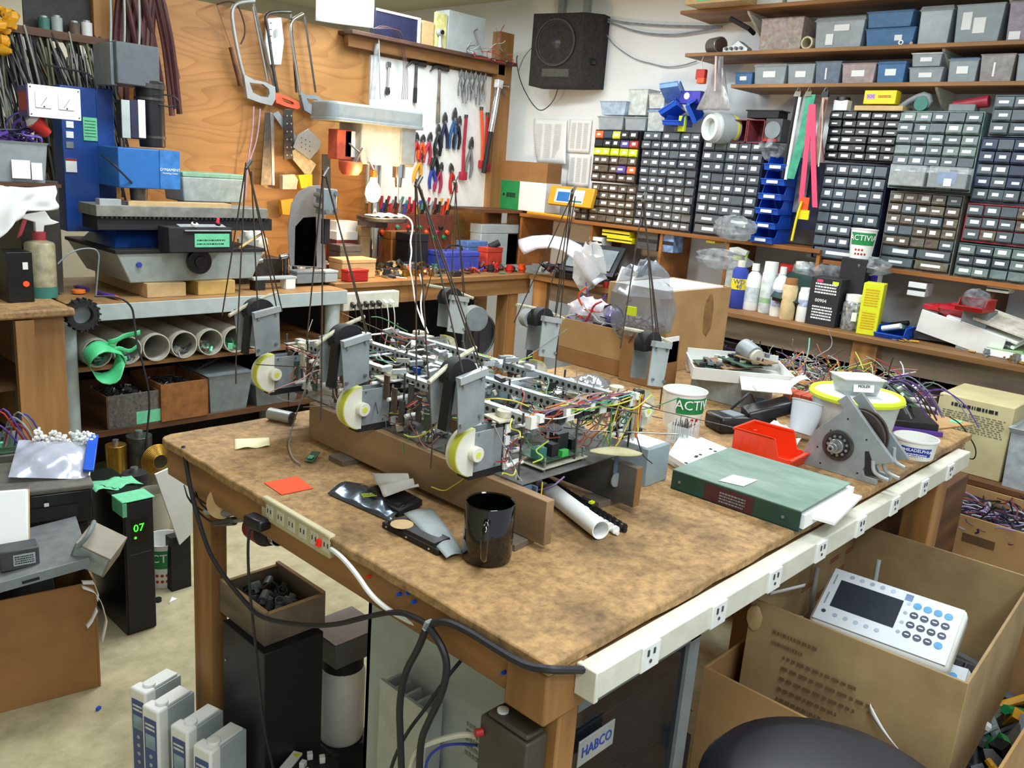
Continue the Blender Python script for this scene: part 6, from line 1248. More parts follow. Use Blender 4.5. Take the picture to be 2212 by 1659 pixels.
# the lit work lamp: a bare bulb and its gooseneck
Lp=PY(806,405,3.60);t=T('work_lamp','glaring bare bulb work lamp in front of the drill press column','lamp',Lp)
b=MB();b.lathe([(0,-.075),(.026,-.068),(.04,-.035),(.035,.0),(.018,.03),(.014,.05),(0,.052)],22,c=(0,0,0));b.build('bulb',mat('bulb_glow','ffd08a',.4,noise=0,emit=40),t)
b=MB();b.cyl((0,0,.05),(0,0,.085),.016,n=16);b.build('socket',BRASS,t);b=MB();b.tube([(0,0,.085),(.0,.03,.12),(.02,.08,.12)],.006,8,smooth=2);b.build('gooseneck',STEEL,t)
l=bpy.data.lights.new('bulb_light','POINT');l.energy=13;l.color=(1,.62,.28);l.shadow_soft_size=.035;o=bpy.data.objects.new('bulb_light',l);COL.objects.link(o);o.location=Lp+V((-.0,-.06,-.02))
pl=[PY(x,y,Y)for x,y,Y in((860,462,3.66),(885,470,3.58),(893,490,3.5),(886,520,3.45),(890,545,3.42),(884,575,3.40),(892,610,3.38),(896,650,3.36),(910,690,3.3),(918,708,3.2))]
b=MB();b.tube([p-pl[0]for p in pl],.0042,6,smooth=2);b.build('cord',WHITE,None,'white cord dropping from the round drill press table to the floor','cord').location=pl[0]
pl=[PY(x,y,Y)for x,y,Y in((906,592,3.40),(915,620,3.38),(908,650,3.36),(912,690,3.3),(925,720,3.2))]
b=MB();b.tube([p-pl[0]for p in pl],.0042,6,smooth=2);b.build('cord',WHITE,None,'second white cord hanging down beside the first below the bench edge','cord').location=pl[0]
# ---------------------------------------------------------------- wooden bench along the plywood wall
BX0=2.425
t=T('tool_bench','long wooden bench along the plywood wall under the tool board','bench',(BX0,3.46,0))
LW=3.86-BX0
b=MB();b.bx(0,0,.872,LW,.58,.90);b.build('bench_top',WOODX,t,bevel=.003);b=MB();b.bx(.03,.02,.78,LW,.05,.872);b.build('apron',WOODX,t,bevel=.002)
b=MB();b.bx(.0,.03,0,.11,.12,.872);b.build('leg',WOODZ,t,bevel=.003)
for x in(LW-.18,):b=MB();b.bx(x,.03,0,x+.09,.12,.872);b.build('leg',WOODZ,t,bevel=.003)
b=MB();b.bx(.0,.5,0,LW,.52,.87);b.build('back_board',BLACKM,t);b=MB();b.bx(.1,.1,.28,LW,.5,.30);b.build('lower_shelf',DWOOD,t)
# power strip under it
t,w_,h=TP('outlet_strip','long off-white outlet strip with black and white plugs, under the tool bench edge','power strip',(742,632,862,668),'y',3.40)
b=MB();b.bx(-w_/2,0,0,w_/2,.045,h);b.build('housing',OFFW,t,bevel=.003)
for k in range(7):
    x=-w_*.36+k*w_*.115;b=MB();b.box((x,-.012,h*.35),(.018,.03,.022),(R(20),0,0));p_=b.build('plug',BLACK if k<5 else WHITE,t,bevel=.003);b=MB();b.tube([(x,-.025,h*.3),(x+.01,-.03,-.03),(x+.03,-.01,-.1),(x+.04,.03,-.2)],.003,6,smooth=2);b.build('cord',RUBBER if k<5 else WHITE,p_)
q=random.Random(77)
# under the bench: hoops, drum, fan parts
for k,(rect,m,l)in enumerate((((712,655,796,745),BLACKM,'black round drum with a grey rim under the tool bench'),((852,672,895,735),DGREY,'dark grey cylinder under the tool bench'),((1000,650,1070,740),DGREY,'dark machine housing under the right part of the tool bench'))):
    t,w_,h=TP('round_housing',l,'machine part',rect,'y',3.62,.3005);b=MB();b.cyl((0,0,h/2),(0,.15,h/2),min(w_,h)/2,n=28);b.build('drum',m,t,bevel=.003);b=MB();b.pipe((0,-.01,h/2),(0,.01,h/2),min(w_,h)/2,.008,28);b.build('rim',GREY,t)
    b=MB();b.bx(-w_*.2,.02,0,w_*.2,.12,h*.2);b.build('foot',m,t)
# things on the bench: name, rect, Y, depth, material, label, category
ITEMS=[('steel_block',(642,585,700,606),3.50,.07,GREY,'grey steel block at the left end of the tool bench','block'),('steel_block',(703,585,730,606),3.50,.07,LGREY,'smaller pale steel block beside the grey one on the tool bench','block'),
 ('red_box',(752,583,796,600),3.48,.06,RED,'small red box at the front of the tool bench','box'),('wood_plank',(740,560,812,582),3.58,.12,TAN,'tan wooden plank stack on the tool bench','plank'),
 ('white_card_box',(728,478,772,495),3.90,.08,WHITE,'white topped carton behind the tool bench clutter','box'),('red_carton',(728,500,772,520),3.85,.1,DRED,'dark red carton under the drill press table','box'),
 ('paint_can',(780,490,810,530),3.85,.08,TAN,'tan block behind the drill press foot','block'),('wooden_crate',(845,500,905,560),3.9,.12,mat('orange_wood','a86a30',.6,noise=.1),'orange wooden crate behind the drill press foot','crate'),
 ('blue_toolbox',(962,545,1035,588),3.62,.16,mat('toolbox_blue','4450b0',.4),'violet-blue plastic toolbox on the tool bench','toolbox'),('blue_case',(1010,522,1052,548),3.80,.1,mat('case_blue','5a7cb8',.4),'pale blue case behind the violet-blue toolbox','case'),
 ('red_power_tool',(1052,535,1085,572),3.65,.08,mat('tool_red','c04030',.5),'red and tan power tool right of the violet-blue toolbox','tool'),('grey_tray',(1040,485,1120,510),3.85,.1,LGREY,'pale grey metal tray against the wall at the bench corner','tray'),
 ('steel_vise',(735,530,780,560),3.7,.1,DGREY,'dark grey machine vise left of the brass parts','vise'),('black_case',(884,505,925,545),3.75,.12,BLACKM,'black case on the tool bench under the white cord','case')]
for nm,rect,Y,dep,m,l,c_ in ITEMS:
    t,w_,h=TP(nm,l,c_,rect,'y',Y,.9005);h=max(h,.02);b=MB();b.bx(-w_/2,0,0,w_/2,dep,h*.78);b.build('body',m,t,bevel=.004)
    b=MB();b.bx(-w_/2-.002,-.002,h*.78,w_/2+.002,dep+.002,h);b.build('lid' if 'block' not in c_ and 'plank' not in c_ else 'upper_layer',m if nm not in('white_card_box','red_carton')else WHITE,t,bevel=.003)
    if nm in('blue_toolbox','black_case'):b=MB();b.tube([(-w_*.25,dep/2,h),(-w_*.2,dep/2,h+.03),(w_*.2,dep/2,h+.03),(w_*.25,dep/2,h)],.006,8,smooth=1);b.build('handle',BLACKM,t)
    if nm=='red_power_tool':b=MB();b.cyl((-.02,.03,h),(.03,.0,h+.03),.02,n=14);b.build('motor_barrel',BLACKM,t)
# curved grey sheet with the clamp head
t,org=hang('saw_guide','curved grey sheet metal guide with a bolted clamp head on the tool bench','machine',668,560,3.58)
b=MB();b.prism(poly_y([(627,575),(622,500),(630,440),(645,415),(668,402),(690,400),(705,408),(706,425),(700,520),(705,580)],3.58,0,org),0,.006,'xz');b.build('curved_sheet',mat('sheet_grey','8a8c8e',.4,.4,noise=.05),t,bevel=.001)
b=MB();b.prism(poly_y([(640,575),(642,490),(660,470),(688,468),(690,578)],3.56,0,org),0,.012,'xz');b.build('inner_sheet',ALUD,t,bevel=.002)
p=PY(705,435,3.5)-org;b=MB();b.box(p,(.08,.06,.12));b.build('clamp_head',GREY,t,bevel=.004)
for dx,dz in((-.055,.03),(-.055,-.02),(.03,.04),(.03,-.04),(-.02,-.045)):b=MB();b.cyl(p+V((dx,-.04,dz)),p+V((dx,.01,dz)),.012,n=14);b.build('bolt',STEEL,t)
p=PY(703,500,3.52)-org;b=MB();b.box(p,(.03,.03,.12));b.build('lower_post',BLACKM,t)
b=MB();b.bx(-.07,-.02,(.9005-org.z),.09,.06,(.93-org.z));b.build('base_block',DSTEEL,t)
# loose small tools and brass parts on the bench, each one a thing
q=random.Random(91);WN=('hex nut','washer stack','drill bit','screwdriver','file','brass fitting','socket','pipe stub')
SM=[(DSTEEL,'dark steel'),(STEEL,'bright steel'),(BRASS,'brass'),(RED,'red'),(ORANGE,'orange'),(DYEL,'yellow'),(BLACKM,'black'),(GREY,'grey'),(TEAL,'teal'),(DWOOD,'brown')]
def small(kind,m,ml,loc,size,label,q,grp=None):
    t=T(kind.replace(' ','_'),label,kind.split()[-1],loc,rot=(0,0,q.uniform(0,6.28)),group=grp)
    if kind in('screwdriver','file','marker'):
        b=MB();b.cyl((0,0,size*.16),(size*1.1,0,size*.16),size*.15,size*.12,8);b.build('handle',m,t);b=MB();b.cyl((size*1.1,0,size*.16),(size*2.2,0,size*.13),size*.05,n=6);b.build('blade',STEEL,t)
    elif kind in('plastic spool','socket','pipe stub','brass fitting'):
        b=MB();b.cyl((0,0,0),(0,0,size*.9),size*.4,n=12);b.build('barrel',m,t);b=MB();b.cyl((0,0,size*.3),(0,0,size*.5),size*.5,n=12);b.build('flange',m,t)
    elif kind=='c clamp':
        b=MB();b.tube([(0,0,size*.2),(size,0,size*.2),(size,size*.8,size*.2),(0,size*.8,size*.2)],size*.12,6,smooth=1);b.build('frame',m,t);b=MB();b.cyl((0,0,size*.2),(0,size*.5,size*.2),size*.07,n=6);b.build('screw',STEEL,t)
    else:
        b=MB();b.box((0,0,size*.28),(size*1.1,size*.6,size*.56));b.build('body',m,t,bevel=size*.06);b=MB();b.box((0,0,size*.62),(size*.5,size*.35,size*.12));b.build('knob',DGREY if m is not DGREY else STEEL,t)
    return t
def place_word(x,y):
    w1='front edge' if y<3.60 else('middle' if y<3.78 else 'back')
    w2='left of the drill press foot' if x<2.72 else 'by the drill press foot' if x<2.98 else 'left of the blue toolbox' if x<3.2 else 'near the blue toolbox' if x<3.45 else 'near the red power tool' if x<3.65 else 'at the right end'
    return '%s of the tool bench, %s'%(w1,w2)
for k in range(64):
    x=q.uniform(2.5,3.9);y=q.uniform(3.49,3.95)
    kind=q.choice(['screwdriver','screwdriver','file','socket','pipe stub','c clamp','steel block','plastic spool']);m,ml=q.choice(SM)
    if 2.60<x<2.72 and y<3.6:x+=.2
    small(kind,m,ml,(x,y,.9005),q.uniform(.03,.055),'%s %s, %s'%(ml,kind,place_word(x,y)),q,'loose tools on the tool bench')
for k in range(12):xx,yy=3.0+q.uniform(-.08,.12),3.56+q.uniform(-.05,.08);small('brass fitting',BRASS,'brass',(xx,yy,.9005+.0),.035,'brass fitting in the lit heap by the drill press foot, %s, %s'%('front' if yy<3.57 else 'back','left side' if xx<2.98 else 'middle' if xx<3.05 else 'right side'),q,'brass fittings heaped in the lamp light')
# wire rack of screwdrivers along the back of the bench below the tool board
t=T('tool_rack','red-brown wooden rack of screwdriver handles below the tool board','rack',(3.05,3.98,.9005))
b=MB();b.bx(0,0,.0,.60,.08,.30);b.build('rack_body',mat('redbrown_wood','6a3424',.6,noise=.1),t,bevel=.003)
for k in range(34):
    x=.02+.017*k;m=q.choice([RED,ORANGE,DYEL,MATS['crimson'],BLACKM,BLACKM,TEAL,DRED,GREY,BLUEINK]);b=MB();zz=.30+.02*(k%3);b.cyl((x,.02+.02*(k%2),zz-.01),(x+.004,.015,zz+.06),.010,.008,8);b.build('screwdriver_handle',m,t)
for k in range(20):
    x=.02+.028*k;m=q.choice([RED,ORANGE,MATS['crimson'],BLACKM,TEAL,DRED,GREEN]);b=MB();b.cyl((x,-.02,.16+.03*(k%3)),(x,.0,.17+.03*(k%3)),.012,n=10);b.build('handle_end',m,t)

# right end of the metal bench: white plastic, a pale bar on blocks, chrome fittings
ZM=.8865
p=PY(575,560,3.6);b=MB();b.blob((0,0,.06),(.07,.05,.065),seed=15,n=16,m=10,jit=.2);b.build('plastic_bag',mat('white_crumple','d8d8d0',.4,noise=.1,scale=20),None,'crumpled white plastic bag behind the right end of the milling table','bag').location=(p.x,3.72,ZM+.12)
b=MB();b.bx(-.10,-.05,0,.12,.10,.119);b.build('steel_crate',DSTEEL,None,'dark steel block stack under the crumpled white bag','block',bevel=.003).location=(p.x,3.70,ZM)
t,w_,h=TP('pale_bar','pale grey flat bar on two blocks at the right end of the metal bench','bar',(548,576,642,590),'y',3.46,ZM+.045);b=MB();b.bx(-w_/2,0,0,w_/2,.05,.012);b.build('bar',LGREY,t,bevel=.002)
for s in(-.35,.35):b=MB();b.bx(s*w_-.025,.0,-.045,s*w_+.025,.05,0);b.build('block',BLACKM if s<0 else WHITE,t)
for k,(px,py,l)in enumerate(((548,566,'chrome fitting furthest left behind the rods on the metal bench'),(612,555,'chrome fitting in the middle behind the rods on the metal bench'),(632,530,'small chrome elbow beside the curved grey guide'))):
    p=PY(px,py,3.62);t=T('pipe_fitting',l,'fitting',(p.x,3.60,ZM));b=MB();b.cyl((0,0,0),(0,0,p.z-ZM),.012,n=12);b.build('stem',DSTEEL,t);b=MB();b.cyl((-.03,0,p.z-ZM),(.03,0,p.z-ZM+.01),.014,n=12);b.build('head',CHROME,t)
p0,p1=PY(518,535,3.40),PY(565,505,3.5);b=MB();b.cyl((0,0,0),p1-p0,.006,n=8);b.build('wooden_stick',TAN,None,'thin wooden stick slanting beside the mill control box','stick').location=p0

for k,(x0,x1,y0,y1,sd,ms,l)in enumerate(((2.80,3.30,3.60,3.85,3,[DSTEEL,BRASS,STEEL,TAN,DWOOD,BLACKM],'heap of metal and brass scraps on the tool bench beside the drill press foot'),(3.35,3.80,3.56,3.95,5,[BLACKM,DRED,DSTEEL,ORANGE,DGREY,BLUEINK],'heap of dark and red odds on the tool bench near the corner'),(2.44,2.78,3.66,3.92,6,[GREY,TAN,WHITE,DSTEEL,DWOOD,LGREY],'heap of grey and tan scraps at the left end of the tool bench'))):
    t=T('scrap_heap',l,'scraps',((x0+x1)/2,(y0+y1)/2,.9005));t['kind']='stuff';jumble(t,x1-x0,y1-y0,.004,190,ms,sd,.024);jumble(t,(x1-x0)*.7,(y1-y0)*.7,.03,80,ms,sd+9,.024)
# ================================================================ right wall: shelves, parts cabinets, storage boxes
def shelf(name,label,y0,y1,z,th=.018,X=4.10,m=None,br=()):
    t=T(name,label,'shelf',(X,y1,z-th));b=MB();b.bx(0,0,0,4.40-X,y0-y1,th);b.build('shelf_board',m or WOODY,t,bevel=.002)
    for y in br:b=MB();b.prism([(4.395-X,-.14),(4.395-X,0),(.04,0),(.05,-.012),(4.38-X,-.14)],y-y1-.006,y-y1+.006,'xz');b.build('bracket',OFFW,t)
    return t
SZ1,SZ2,SZ3,SZC,SZD=2.385,2.170,2.010,1.235,1.190
shelf('storage_shelf','topmost wooden shelf on the white wall',2.78,.3,SZ1,br=(2.4,1.2));shelf('storage_shelf','second wooden shelf from the top on the white wall',2.72,.3,SZ2,br=(1.42,.95));shelf('storage_shelf','third wooden shelf from the top, above the parts cabinets',2.42,.3,SZ3,br=(1.42,.92))
def stack_shelf():pass
t=T('cabinet_shelf','long wooden shelf on dividers carrying the left parts cabinets','shelf',(4.08,1.80,.9005))
b=MB();b.bx(0,0,SZC-.9005-.02,.31,2.02,SZC-.9005);b.build('shelf_board',mat('orange_board','a8682e',.55,noise=.1,scale=12,kind='wood',stretch=(1,.12,1)),t,bevel=.002)
for y in(0.0,.50,.92,1.42,2.0):b=MB();b.bx(0.01,y,0,.31,y+.018,SZC-.9005-.02);b.build('divider',MATS['orange_board'],t)
t=T('cabinet_shelf','lower wooden shelf on dividers carrying the right parts cabinets','shelf',(4.08,.40,.9005))
b=MB();b.bx(0,0,SZD-.9005-.02,.31,1.38,SZD-.9005);b.build('shelf_board',MATS['orange_board'],t,bevel=.002)
for y in(0.0,.62,1.34):b=MB();b.bx(0.06,y,0,.31,y+.018,SZD-.9005-.02);b.build('divider',DWOOD,t)
# ---- bench
t=T('parts_bench','long wooden bench along the white wall below the parts cabinets','bench',(3.80,.30,0))
b=MB();b.bx(0,0,.874,.59,3.14,.90);b.build('bench_top',mat('worn_bench','94683a',.6,noise=.12,scale=14,kind='wood',stretch=(1,.12,1)),t,bevel=.003)
b=MB();b.bx(.06,0,.76,.09,3.12,.874);b.build('apron',GREYWOOD,t)
for y in(.02,1.06,2.05,3.02):b=MB();b.bx(.03,y,0,.065,y+.11,.874);b.build('leg',WOODZ,t,bevel=.002)
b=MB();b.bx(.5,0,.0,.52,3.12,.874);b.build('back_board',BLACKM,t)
b=MB();b.bx(.10,0,.50,.5,3.10,.52);b.build('lower_shelf',DWOOD,t)
b=MB();b.bx(-.36,-.06,.48,.10,.95,.50);b.build('lower_shelf',DWOOD,t);b=MB();b.bx(-.06,.86,0,-.02,.90,.48);b.build('shelf_post',DWOOD,t);b=MB();b.bx(-.06,-.04,0,-.02,0,.48);b.build('shelf_post',DWOOD,t)
# ---- parts cabinets
LABW=mat('drawer_label','dfe2e2',.7,noise=0)
NDR=[0]
def cabinet(label,rect,cols,rows,fm,dms,q_,z0=None,last=None,lab=.85,dep=.15,X=4.11,lean=0,name='parts_cabinet',weights=None,proud=.006):
    t,w_,h=TP(name,label,'cabinet',rect,'x',X,z0);t.rotation_euler=(0,0,R(-90+lean))
    b=MB();b.bx(-w_/2,.004,0,w_/2,dep,.004);b.bx(-w_/2,.004,h-.004,w_/2,dep,h);b.bx(-w_/2,.004,.004,-w_/2+.004,dep,h-.004);b.bx(w_/2-.004,.004,.004,w_/2,dep,h-.004);b.bx(-w_/2+.004,dep*.5,.004,w_/2-.004,dep,h-.004)
    for i in range(1,cols):x=-w_/2+w_*i/cols;b.bx(x-.0012,.006,.004,x+.0012,dep*.5,h-.004)
    for j in range(1,rows):z=h*j/rows;b.bx(-w_/2+.004,.006,z-.0012,w_/2-.004,dep*.5,z+.0012)
    b.build('frame',fm,t)
    dw,dh=(w_-.008)/cols,(h-.008)/rows;mesh={}
    for j in range(rows):
        cs=cols
        if last and j<last[0]:cs=last[1]
        dw=(w_-.008)/cs
        for i in range(cs):
            m=q_.choice(dms)if not callable(dms)else dms(i,rows-1-j);key=(m.name,cs)
            x,z=-w_/2+.004+dw*(i+.5),.004+dh*(j+.5)
            if key not in mesh:
                b=MB();b.add([(-dw*.46,0,-dh*.45),(dw*.46,0,-dh*.45),(dw*.46,.0,dh*.44),(-dw*.46,.0,dh*.44),(-dw*.46,-proud,-dh*.30),(dw*.46,-proud,-dh*.30),(dw*.46,-proud*.3,dh*.44),(-dw*.46,-proud*.3,dh*.44),(-dw*.46,dep*.45,-dh*.45),(dw*.46,dep*.45,-dh*.45),(dw*.46,dep*.45,dh*.2),(-dw*.46,dep*.45,dh*.2)],[(4,5,6,7),(0,1,5,4),(0,4,7,3),(5,1,2,6),(7,6,2,3),(0,8,9,1),(0,3,11,8),(1,9,10,2),(3,2,10,11)])
                b.box((0,-proud-.003,-dh*.30),(dw*.5,.006,.003));o=b.build('drawer',m,t);mesh[key]=o.data
            else:
                o=bpy.data.objects.new('drawer',mesh[key]);COL.objects.link(o);o.parent=t
            o.location=(x,-q_.choice([0,0,0,0,.004,.012]),z);NDR[0]+=1
            if q_.random()<lab:
                lw,lh=dw*q_.uniform(.34,.58),dh*q_.uniform(.2,.38);b=MB();s_=q_.uniform(-.08,.08)*dw;b.add([(-lw/2+s_,-proud*.75-.001,-lh*.3),(lw/2+s_,-proud*.75-.001,-lh*.3),(lw/2+s_,-proud*.4-.001,lh*.7),(-lw/2+s_,-proud*.4-.001,lh*.7)],[(0,1,2,3)]);b.build('paper_label',LABW,o)
    return t,w_,h
q=random.Random(101)
DG1=mat('drawer_grey','4c555e',.35,noise=.05);DG2=mat('drawer_smoke','586268',.3,noise=.08);DBK=mat('drawer_black','222224',.4,noise=.05);DBR=mat('drawer_brown','6a5c50',.35,noise=.2,scale=40,kind='cells')
DCL=mat('drawer_clear','768684',.3,noise=.15,scale=30);DTA=mat('drawer_tan','766c5e',.35,noise=.2,scale=30,kind='cells');DNV=mat('drawer_navy','3a4258',.35,noise=.05);DPU=mat('drawer_purple','5c4a94',.4);DOR=mat('drawer_orange','d0703c',.4);DLM=mat('drawer_lime','c8d82c',.5);DRD=mat('drawer_red','a83c34',.4)
def c1(i,j):
    g={(0,0):DOR,(1,0):DNV,(2,0):DLM,(3,1):DPU,(4,1):DRD,(0,2):DLM,(1,2):DLM,(2,2):DLM,(3,2):DLM,(4,2):DLM,(3,4):DPU,(4,4):DOR}
    return g.get((i,j),DBK if j<3 else DBR)
cabinet('black parts cabinet with lime green labelled drawers in its third row',(1281,281,1378,395),5,6,BLACKM,c1,q)
cabinet('brown translucent parts cabinet under the black one with lime drawers',(1274,398,1373,480),5,5,mat('cab_dark','3c3834',.4),[DTA,DBR],q,SZC+.0005)
cabinet('narrow parts cabinet at the far left end of the cabinet shelf',(1243,418,1271,479),2,4,MATS['cab_dark'],[DG2,DBR],q,SZC+.0005)
cabinet('wide black parts cabinet of grey drawers, second from the left on the shelf',(1380,284,1504,490),6,11,mat('cab_blue_black','232430',.4),[DG1,DG2,DG1],q,SZC+.0005)
cabinet('navy parts cabinet with large bottom drawers, left of the blue bin rack',(1508,303,1640,505),5,9,NAVY,[DG1,DG1,DG2],q,SZC+.0005,last=(2,2))
cabinet('black parts cabinet with big white labels, under the yellow pad box',(1786,240,1940,350),5,6,mat('cab_black','1c1a1e',.4),[DBK],q,lab=1)
cabinet('navy framed parts cabinet of slate drawers, under the black one with white labels',(1770,354,1908,512),5,8,NAVY,[DG1,mat('drawer_slate','56616a',.35,noise=.05)],q,SZD+.0005,last=(1,1))
cabinet('pale green parts cabinet with clear drawers, above the two clear boxes',(1930,240,2112,412),5,7,mat('cab_green','789490',.4),[DCL,DG2],q)
cabinet('grey-brown parts cabinet with big bottom drawers, below the pale green one',(1908,416,2068,588),5,7,mat('cab_greybrown','7c7c74',.4),[DTA,DG2,DBR],q,SZD+.0005,last=(2,2),lab=.8)
cabinet('slate parts cabinet with large drawers at the top right corner',(2142,205,2275,296),3,3,mat('cab_slate','59656e',.4),[DG2],q)
cabinet('navy parts cabinet of dark drawers at the right edge of the picture',(2108,298,2255,440),4,5,mat('cab_navy','2c3a5e',.4),[DG2,DNV],q)
cabinet('parts cabinet with a bright red frame at the right edge of the picture',(2082,443,2235,528),4,3,mat('cab_red','b03440',.4),[DTA,DG2],q)
cabinet('teal-grey parts cabinet below the red framed one at the right edge',(2064,531,2225,602),4,3,mat('cab_teal','566a6a',.4),[DG1,DCL],q,SZD+.0005)
# blue bin rack
for k in range(6):
    z=SZC+.0005+k*.072;y=PX(1655,440,4.06).y
    t=bin_('stacking_bin',['lowest blue bin of the stack right of the navy cabinet','second blue bin from the bottom of the stack','third blue bin from the bottom of the stack','fourth blue bin from the bottom of the stack','fifth blue bin from the bottom of the stack','topmost blue bin of the stack, with a clear bag in it'][k],(4.24,y-.005*k,z),.19,.125,.070,BBLUE,180,'blue bins stacked on the cabinet shelf')
    b=MB();b.bx(.189,-.03,.008,.1915,.03,.024);b.build('paper_label',LABW,t)
t=T('plastic_bag','clear plastic bag stuffed in the topmost blue bin','bag',(4.12,PX(1655,365,4.1).y,SZC+6*.072));b=MB();b.blob((0,0,.035),(.05,.055,.05),seed=5,jit=.3,n=12,m=8);b.build('bag',FILM,t)
# ---- storage boxes on the shelves
def sbox(label,rect,X,z0,m,taper=.88,lid=None,cont=None,labs=((-.2,.3,.3,.3),),dep=.20,name='storage_box',cat='storage box',grp=None):
    t,w_,h=TP(name,label,cat,rect,'x',X,z0,grp);b=MB()
    if lid:b.tray((0,dep/2,0),(w_*taper,dep*taper),(w_*.97,dep*.97),h*.88,.003)
    else:b.tray((0,dep/2,0),(w_*taper,dep*taper),(w_,dep),h,.003)
    b.build('box_wall',m,t,bevel=.002)
    b=MB();b.tray((0,dep/2,h-.008 if not lid else h*.86),(w_*.98,dep*.98),(w_+.008,dep+.008),.007,.005);b.build('rim',m,t)
    if lid:b=MB();b.frus((0,dep/2,h*.89),(w_+.004,dep+.004),(w_*.95,dep*.95),h*.11);b.build('lid',lid,t,bevel=.002)
    if cont:b=MB();b.frus((0,dep/2,.006),(w_*taper*.94,dep*taper*.94),(w_*.92,dep*.92),h*.72);b.build('contents',cont,t,kind='stuff')
    for(lx,lz,lw,lh)in labs:
        b=MB();y=dep/2-(dep*taper/2+(dep-dep*taper)/2*(lz+lh/2))-.0012;y2=-.0012+dep/2-(dep*taper/2+(dep-dep*taper)/2*(lz));y3=-.0012+dep/2-(dep*taper/2+(dep-dep*taper)/2*(lz+lh))
        b.add([(lx*w_,y2,lz*h),((lx+lw)*w_,y2,lz*h),((lx+lw)*w_,y3,(lz+lh)*h),(lx*w_,y3,(lz+lh)*h)],[(0,1,2,3)]);b.build('paper_label',LABW,t)
    return t,w_,h
CG=mat('contents_grey','8c8c88',.6,noise=.25,scale=35,kind='cells');CB=mat('contents_brown','94847c',.6,noise=.25,scale=35,kind='cells');CD=mat('contents_dark','4c5058',.6,noise=.25,scale=35,kind='cells')
XS=4.13
sbox('box of small fasteners behind a wooden tray frame, left end of the second shelf',(1642,38,1733,106),XS,SZ2+.0005,mat('tan_clear','a8958a',.35,noise=.15,scale=30,kind='cells'),.97,None,CB,())
sbox('clear grey storage box full of parts, second from the left on the second shelf',(1758,36,1866,105),XS,SZ2+.0005,SMOKE,.9,SMOKE,CG,((-.1,.55,.3,.2),(-.25,.12,.15,.35)))
sbox('lower blue translucent storage box on the second shelf',(1868,60,1975,102),XS,SZ2+.0005,BLUEC,.9,None,CD,((.1,.3,.15,.3),))
sbox('upper blue translucent storage box stacked on the other blue one',(1872,22,1972,58),XS,None,BLUEC,.9,mat('blue_lid','6c90b4',.4,alpha=.9),None,())
sbox('tall frosted storage box right of the blue boxes on the second shelf',(1983,12,2054,97),XS,SZ2+.0005,SMOKE,.9,SMOKE,CG,())
sbox('large clear storage box with papers and a blue pad inside, on the second shelf',(2062,8,2165,92),XS,SZ2+.0005,mat('clear_box','aab6bc',.2,noise=.03,alpha=.6),.9,None,mat('blue_pad','3c4c6c',.6,noise=.2,scale=8),((-.35,.35,.2,.45),(-.1,.25,.25,.4)))
sbox('violet-grey storage box cut by the right edge on the second shelf',(2176,0,2260,85),XS,SZ2+.0005,mat('violet_grey','9c90a0',.35,alpha=.85),.9,None,CG,((-.4,.05,.3,.2),))
t,w_,h=TP('pipe_ring','short cream plastic pipe ring lying between two boxes on the second shelf','pipe',(1728,78,1757,107),'x',XS,SZ2+.0005);b=MB();b.pipe((0,0,h/2),(0,.12,h/2),h/2,.008,24);b.build('ring',mat('cream_pipe','ccc4a0',.5),t)
for k,(rect,l)in enumerate((((1936,86,1954,104),'thin pale tube end lying in front of the lower blue box'),((1960,90,1974,105),'pinkish tube end lying right of the thin pale one'))):t,w_,h=TP('tube_end',l,'tube',rect,'x',4.115,SZ2+.0005);b=MB();b.pipe((0,0,h/2),(0,.01,h/2),h/2,.004,16);b.build('tube',PAPER if k==0 else mat('pinkish','d8b8b4',.5),t)
# metal drum parts at the left of the second shelf
t,w_,h=TP('steel_drum','small steel motor drum lying at the left end of the second shelf','motor',(1525,78,1560,112),'x',XS,SZ2+.0005);b=MB();b.cyl((-.05,.06,h/2),(.03,.02,h/2),h/2,n=24);b.build('drum',STEEL,t,bevel=.002);b=MB();b.cyl((.03,.02,h/2),(.035,.018,h/2),h*.42,n=24);b.build('brown_end',mat('brown_metal','5c4a40',.5,.4),t);b=MB();b.cyl((-.08,.07,h/2),(-.05,.06,h/2),h*.2,n=12);b.build('shaft',DSTEEL,t)
t,w_,h=TP('metal_bracket','chrome bracket with dark bolts lying at the left of the second shelf','bracket',(1562,85,1615,114),'x',XS,SZ2+.0005);b=MB();b.prism([(-w_/2,0),(w_/2,0),(w_/2,h*.3),(w_*.1,h*.9),(-w_*.1,h*.6),(-w_/2,h*.4)],0,.05,'xz');b.build('bracket_body',ALU,t,bevel=.002)
for k in range(4):b=MB();b.cyl((-w_*.35+k*w_*.2,-.01,h*.3),(-w_*.35+k*w_*.2,.0,h*.3),.008,n=10);b.build('bolt',DSTEEL,t)
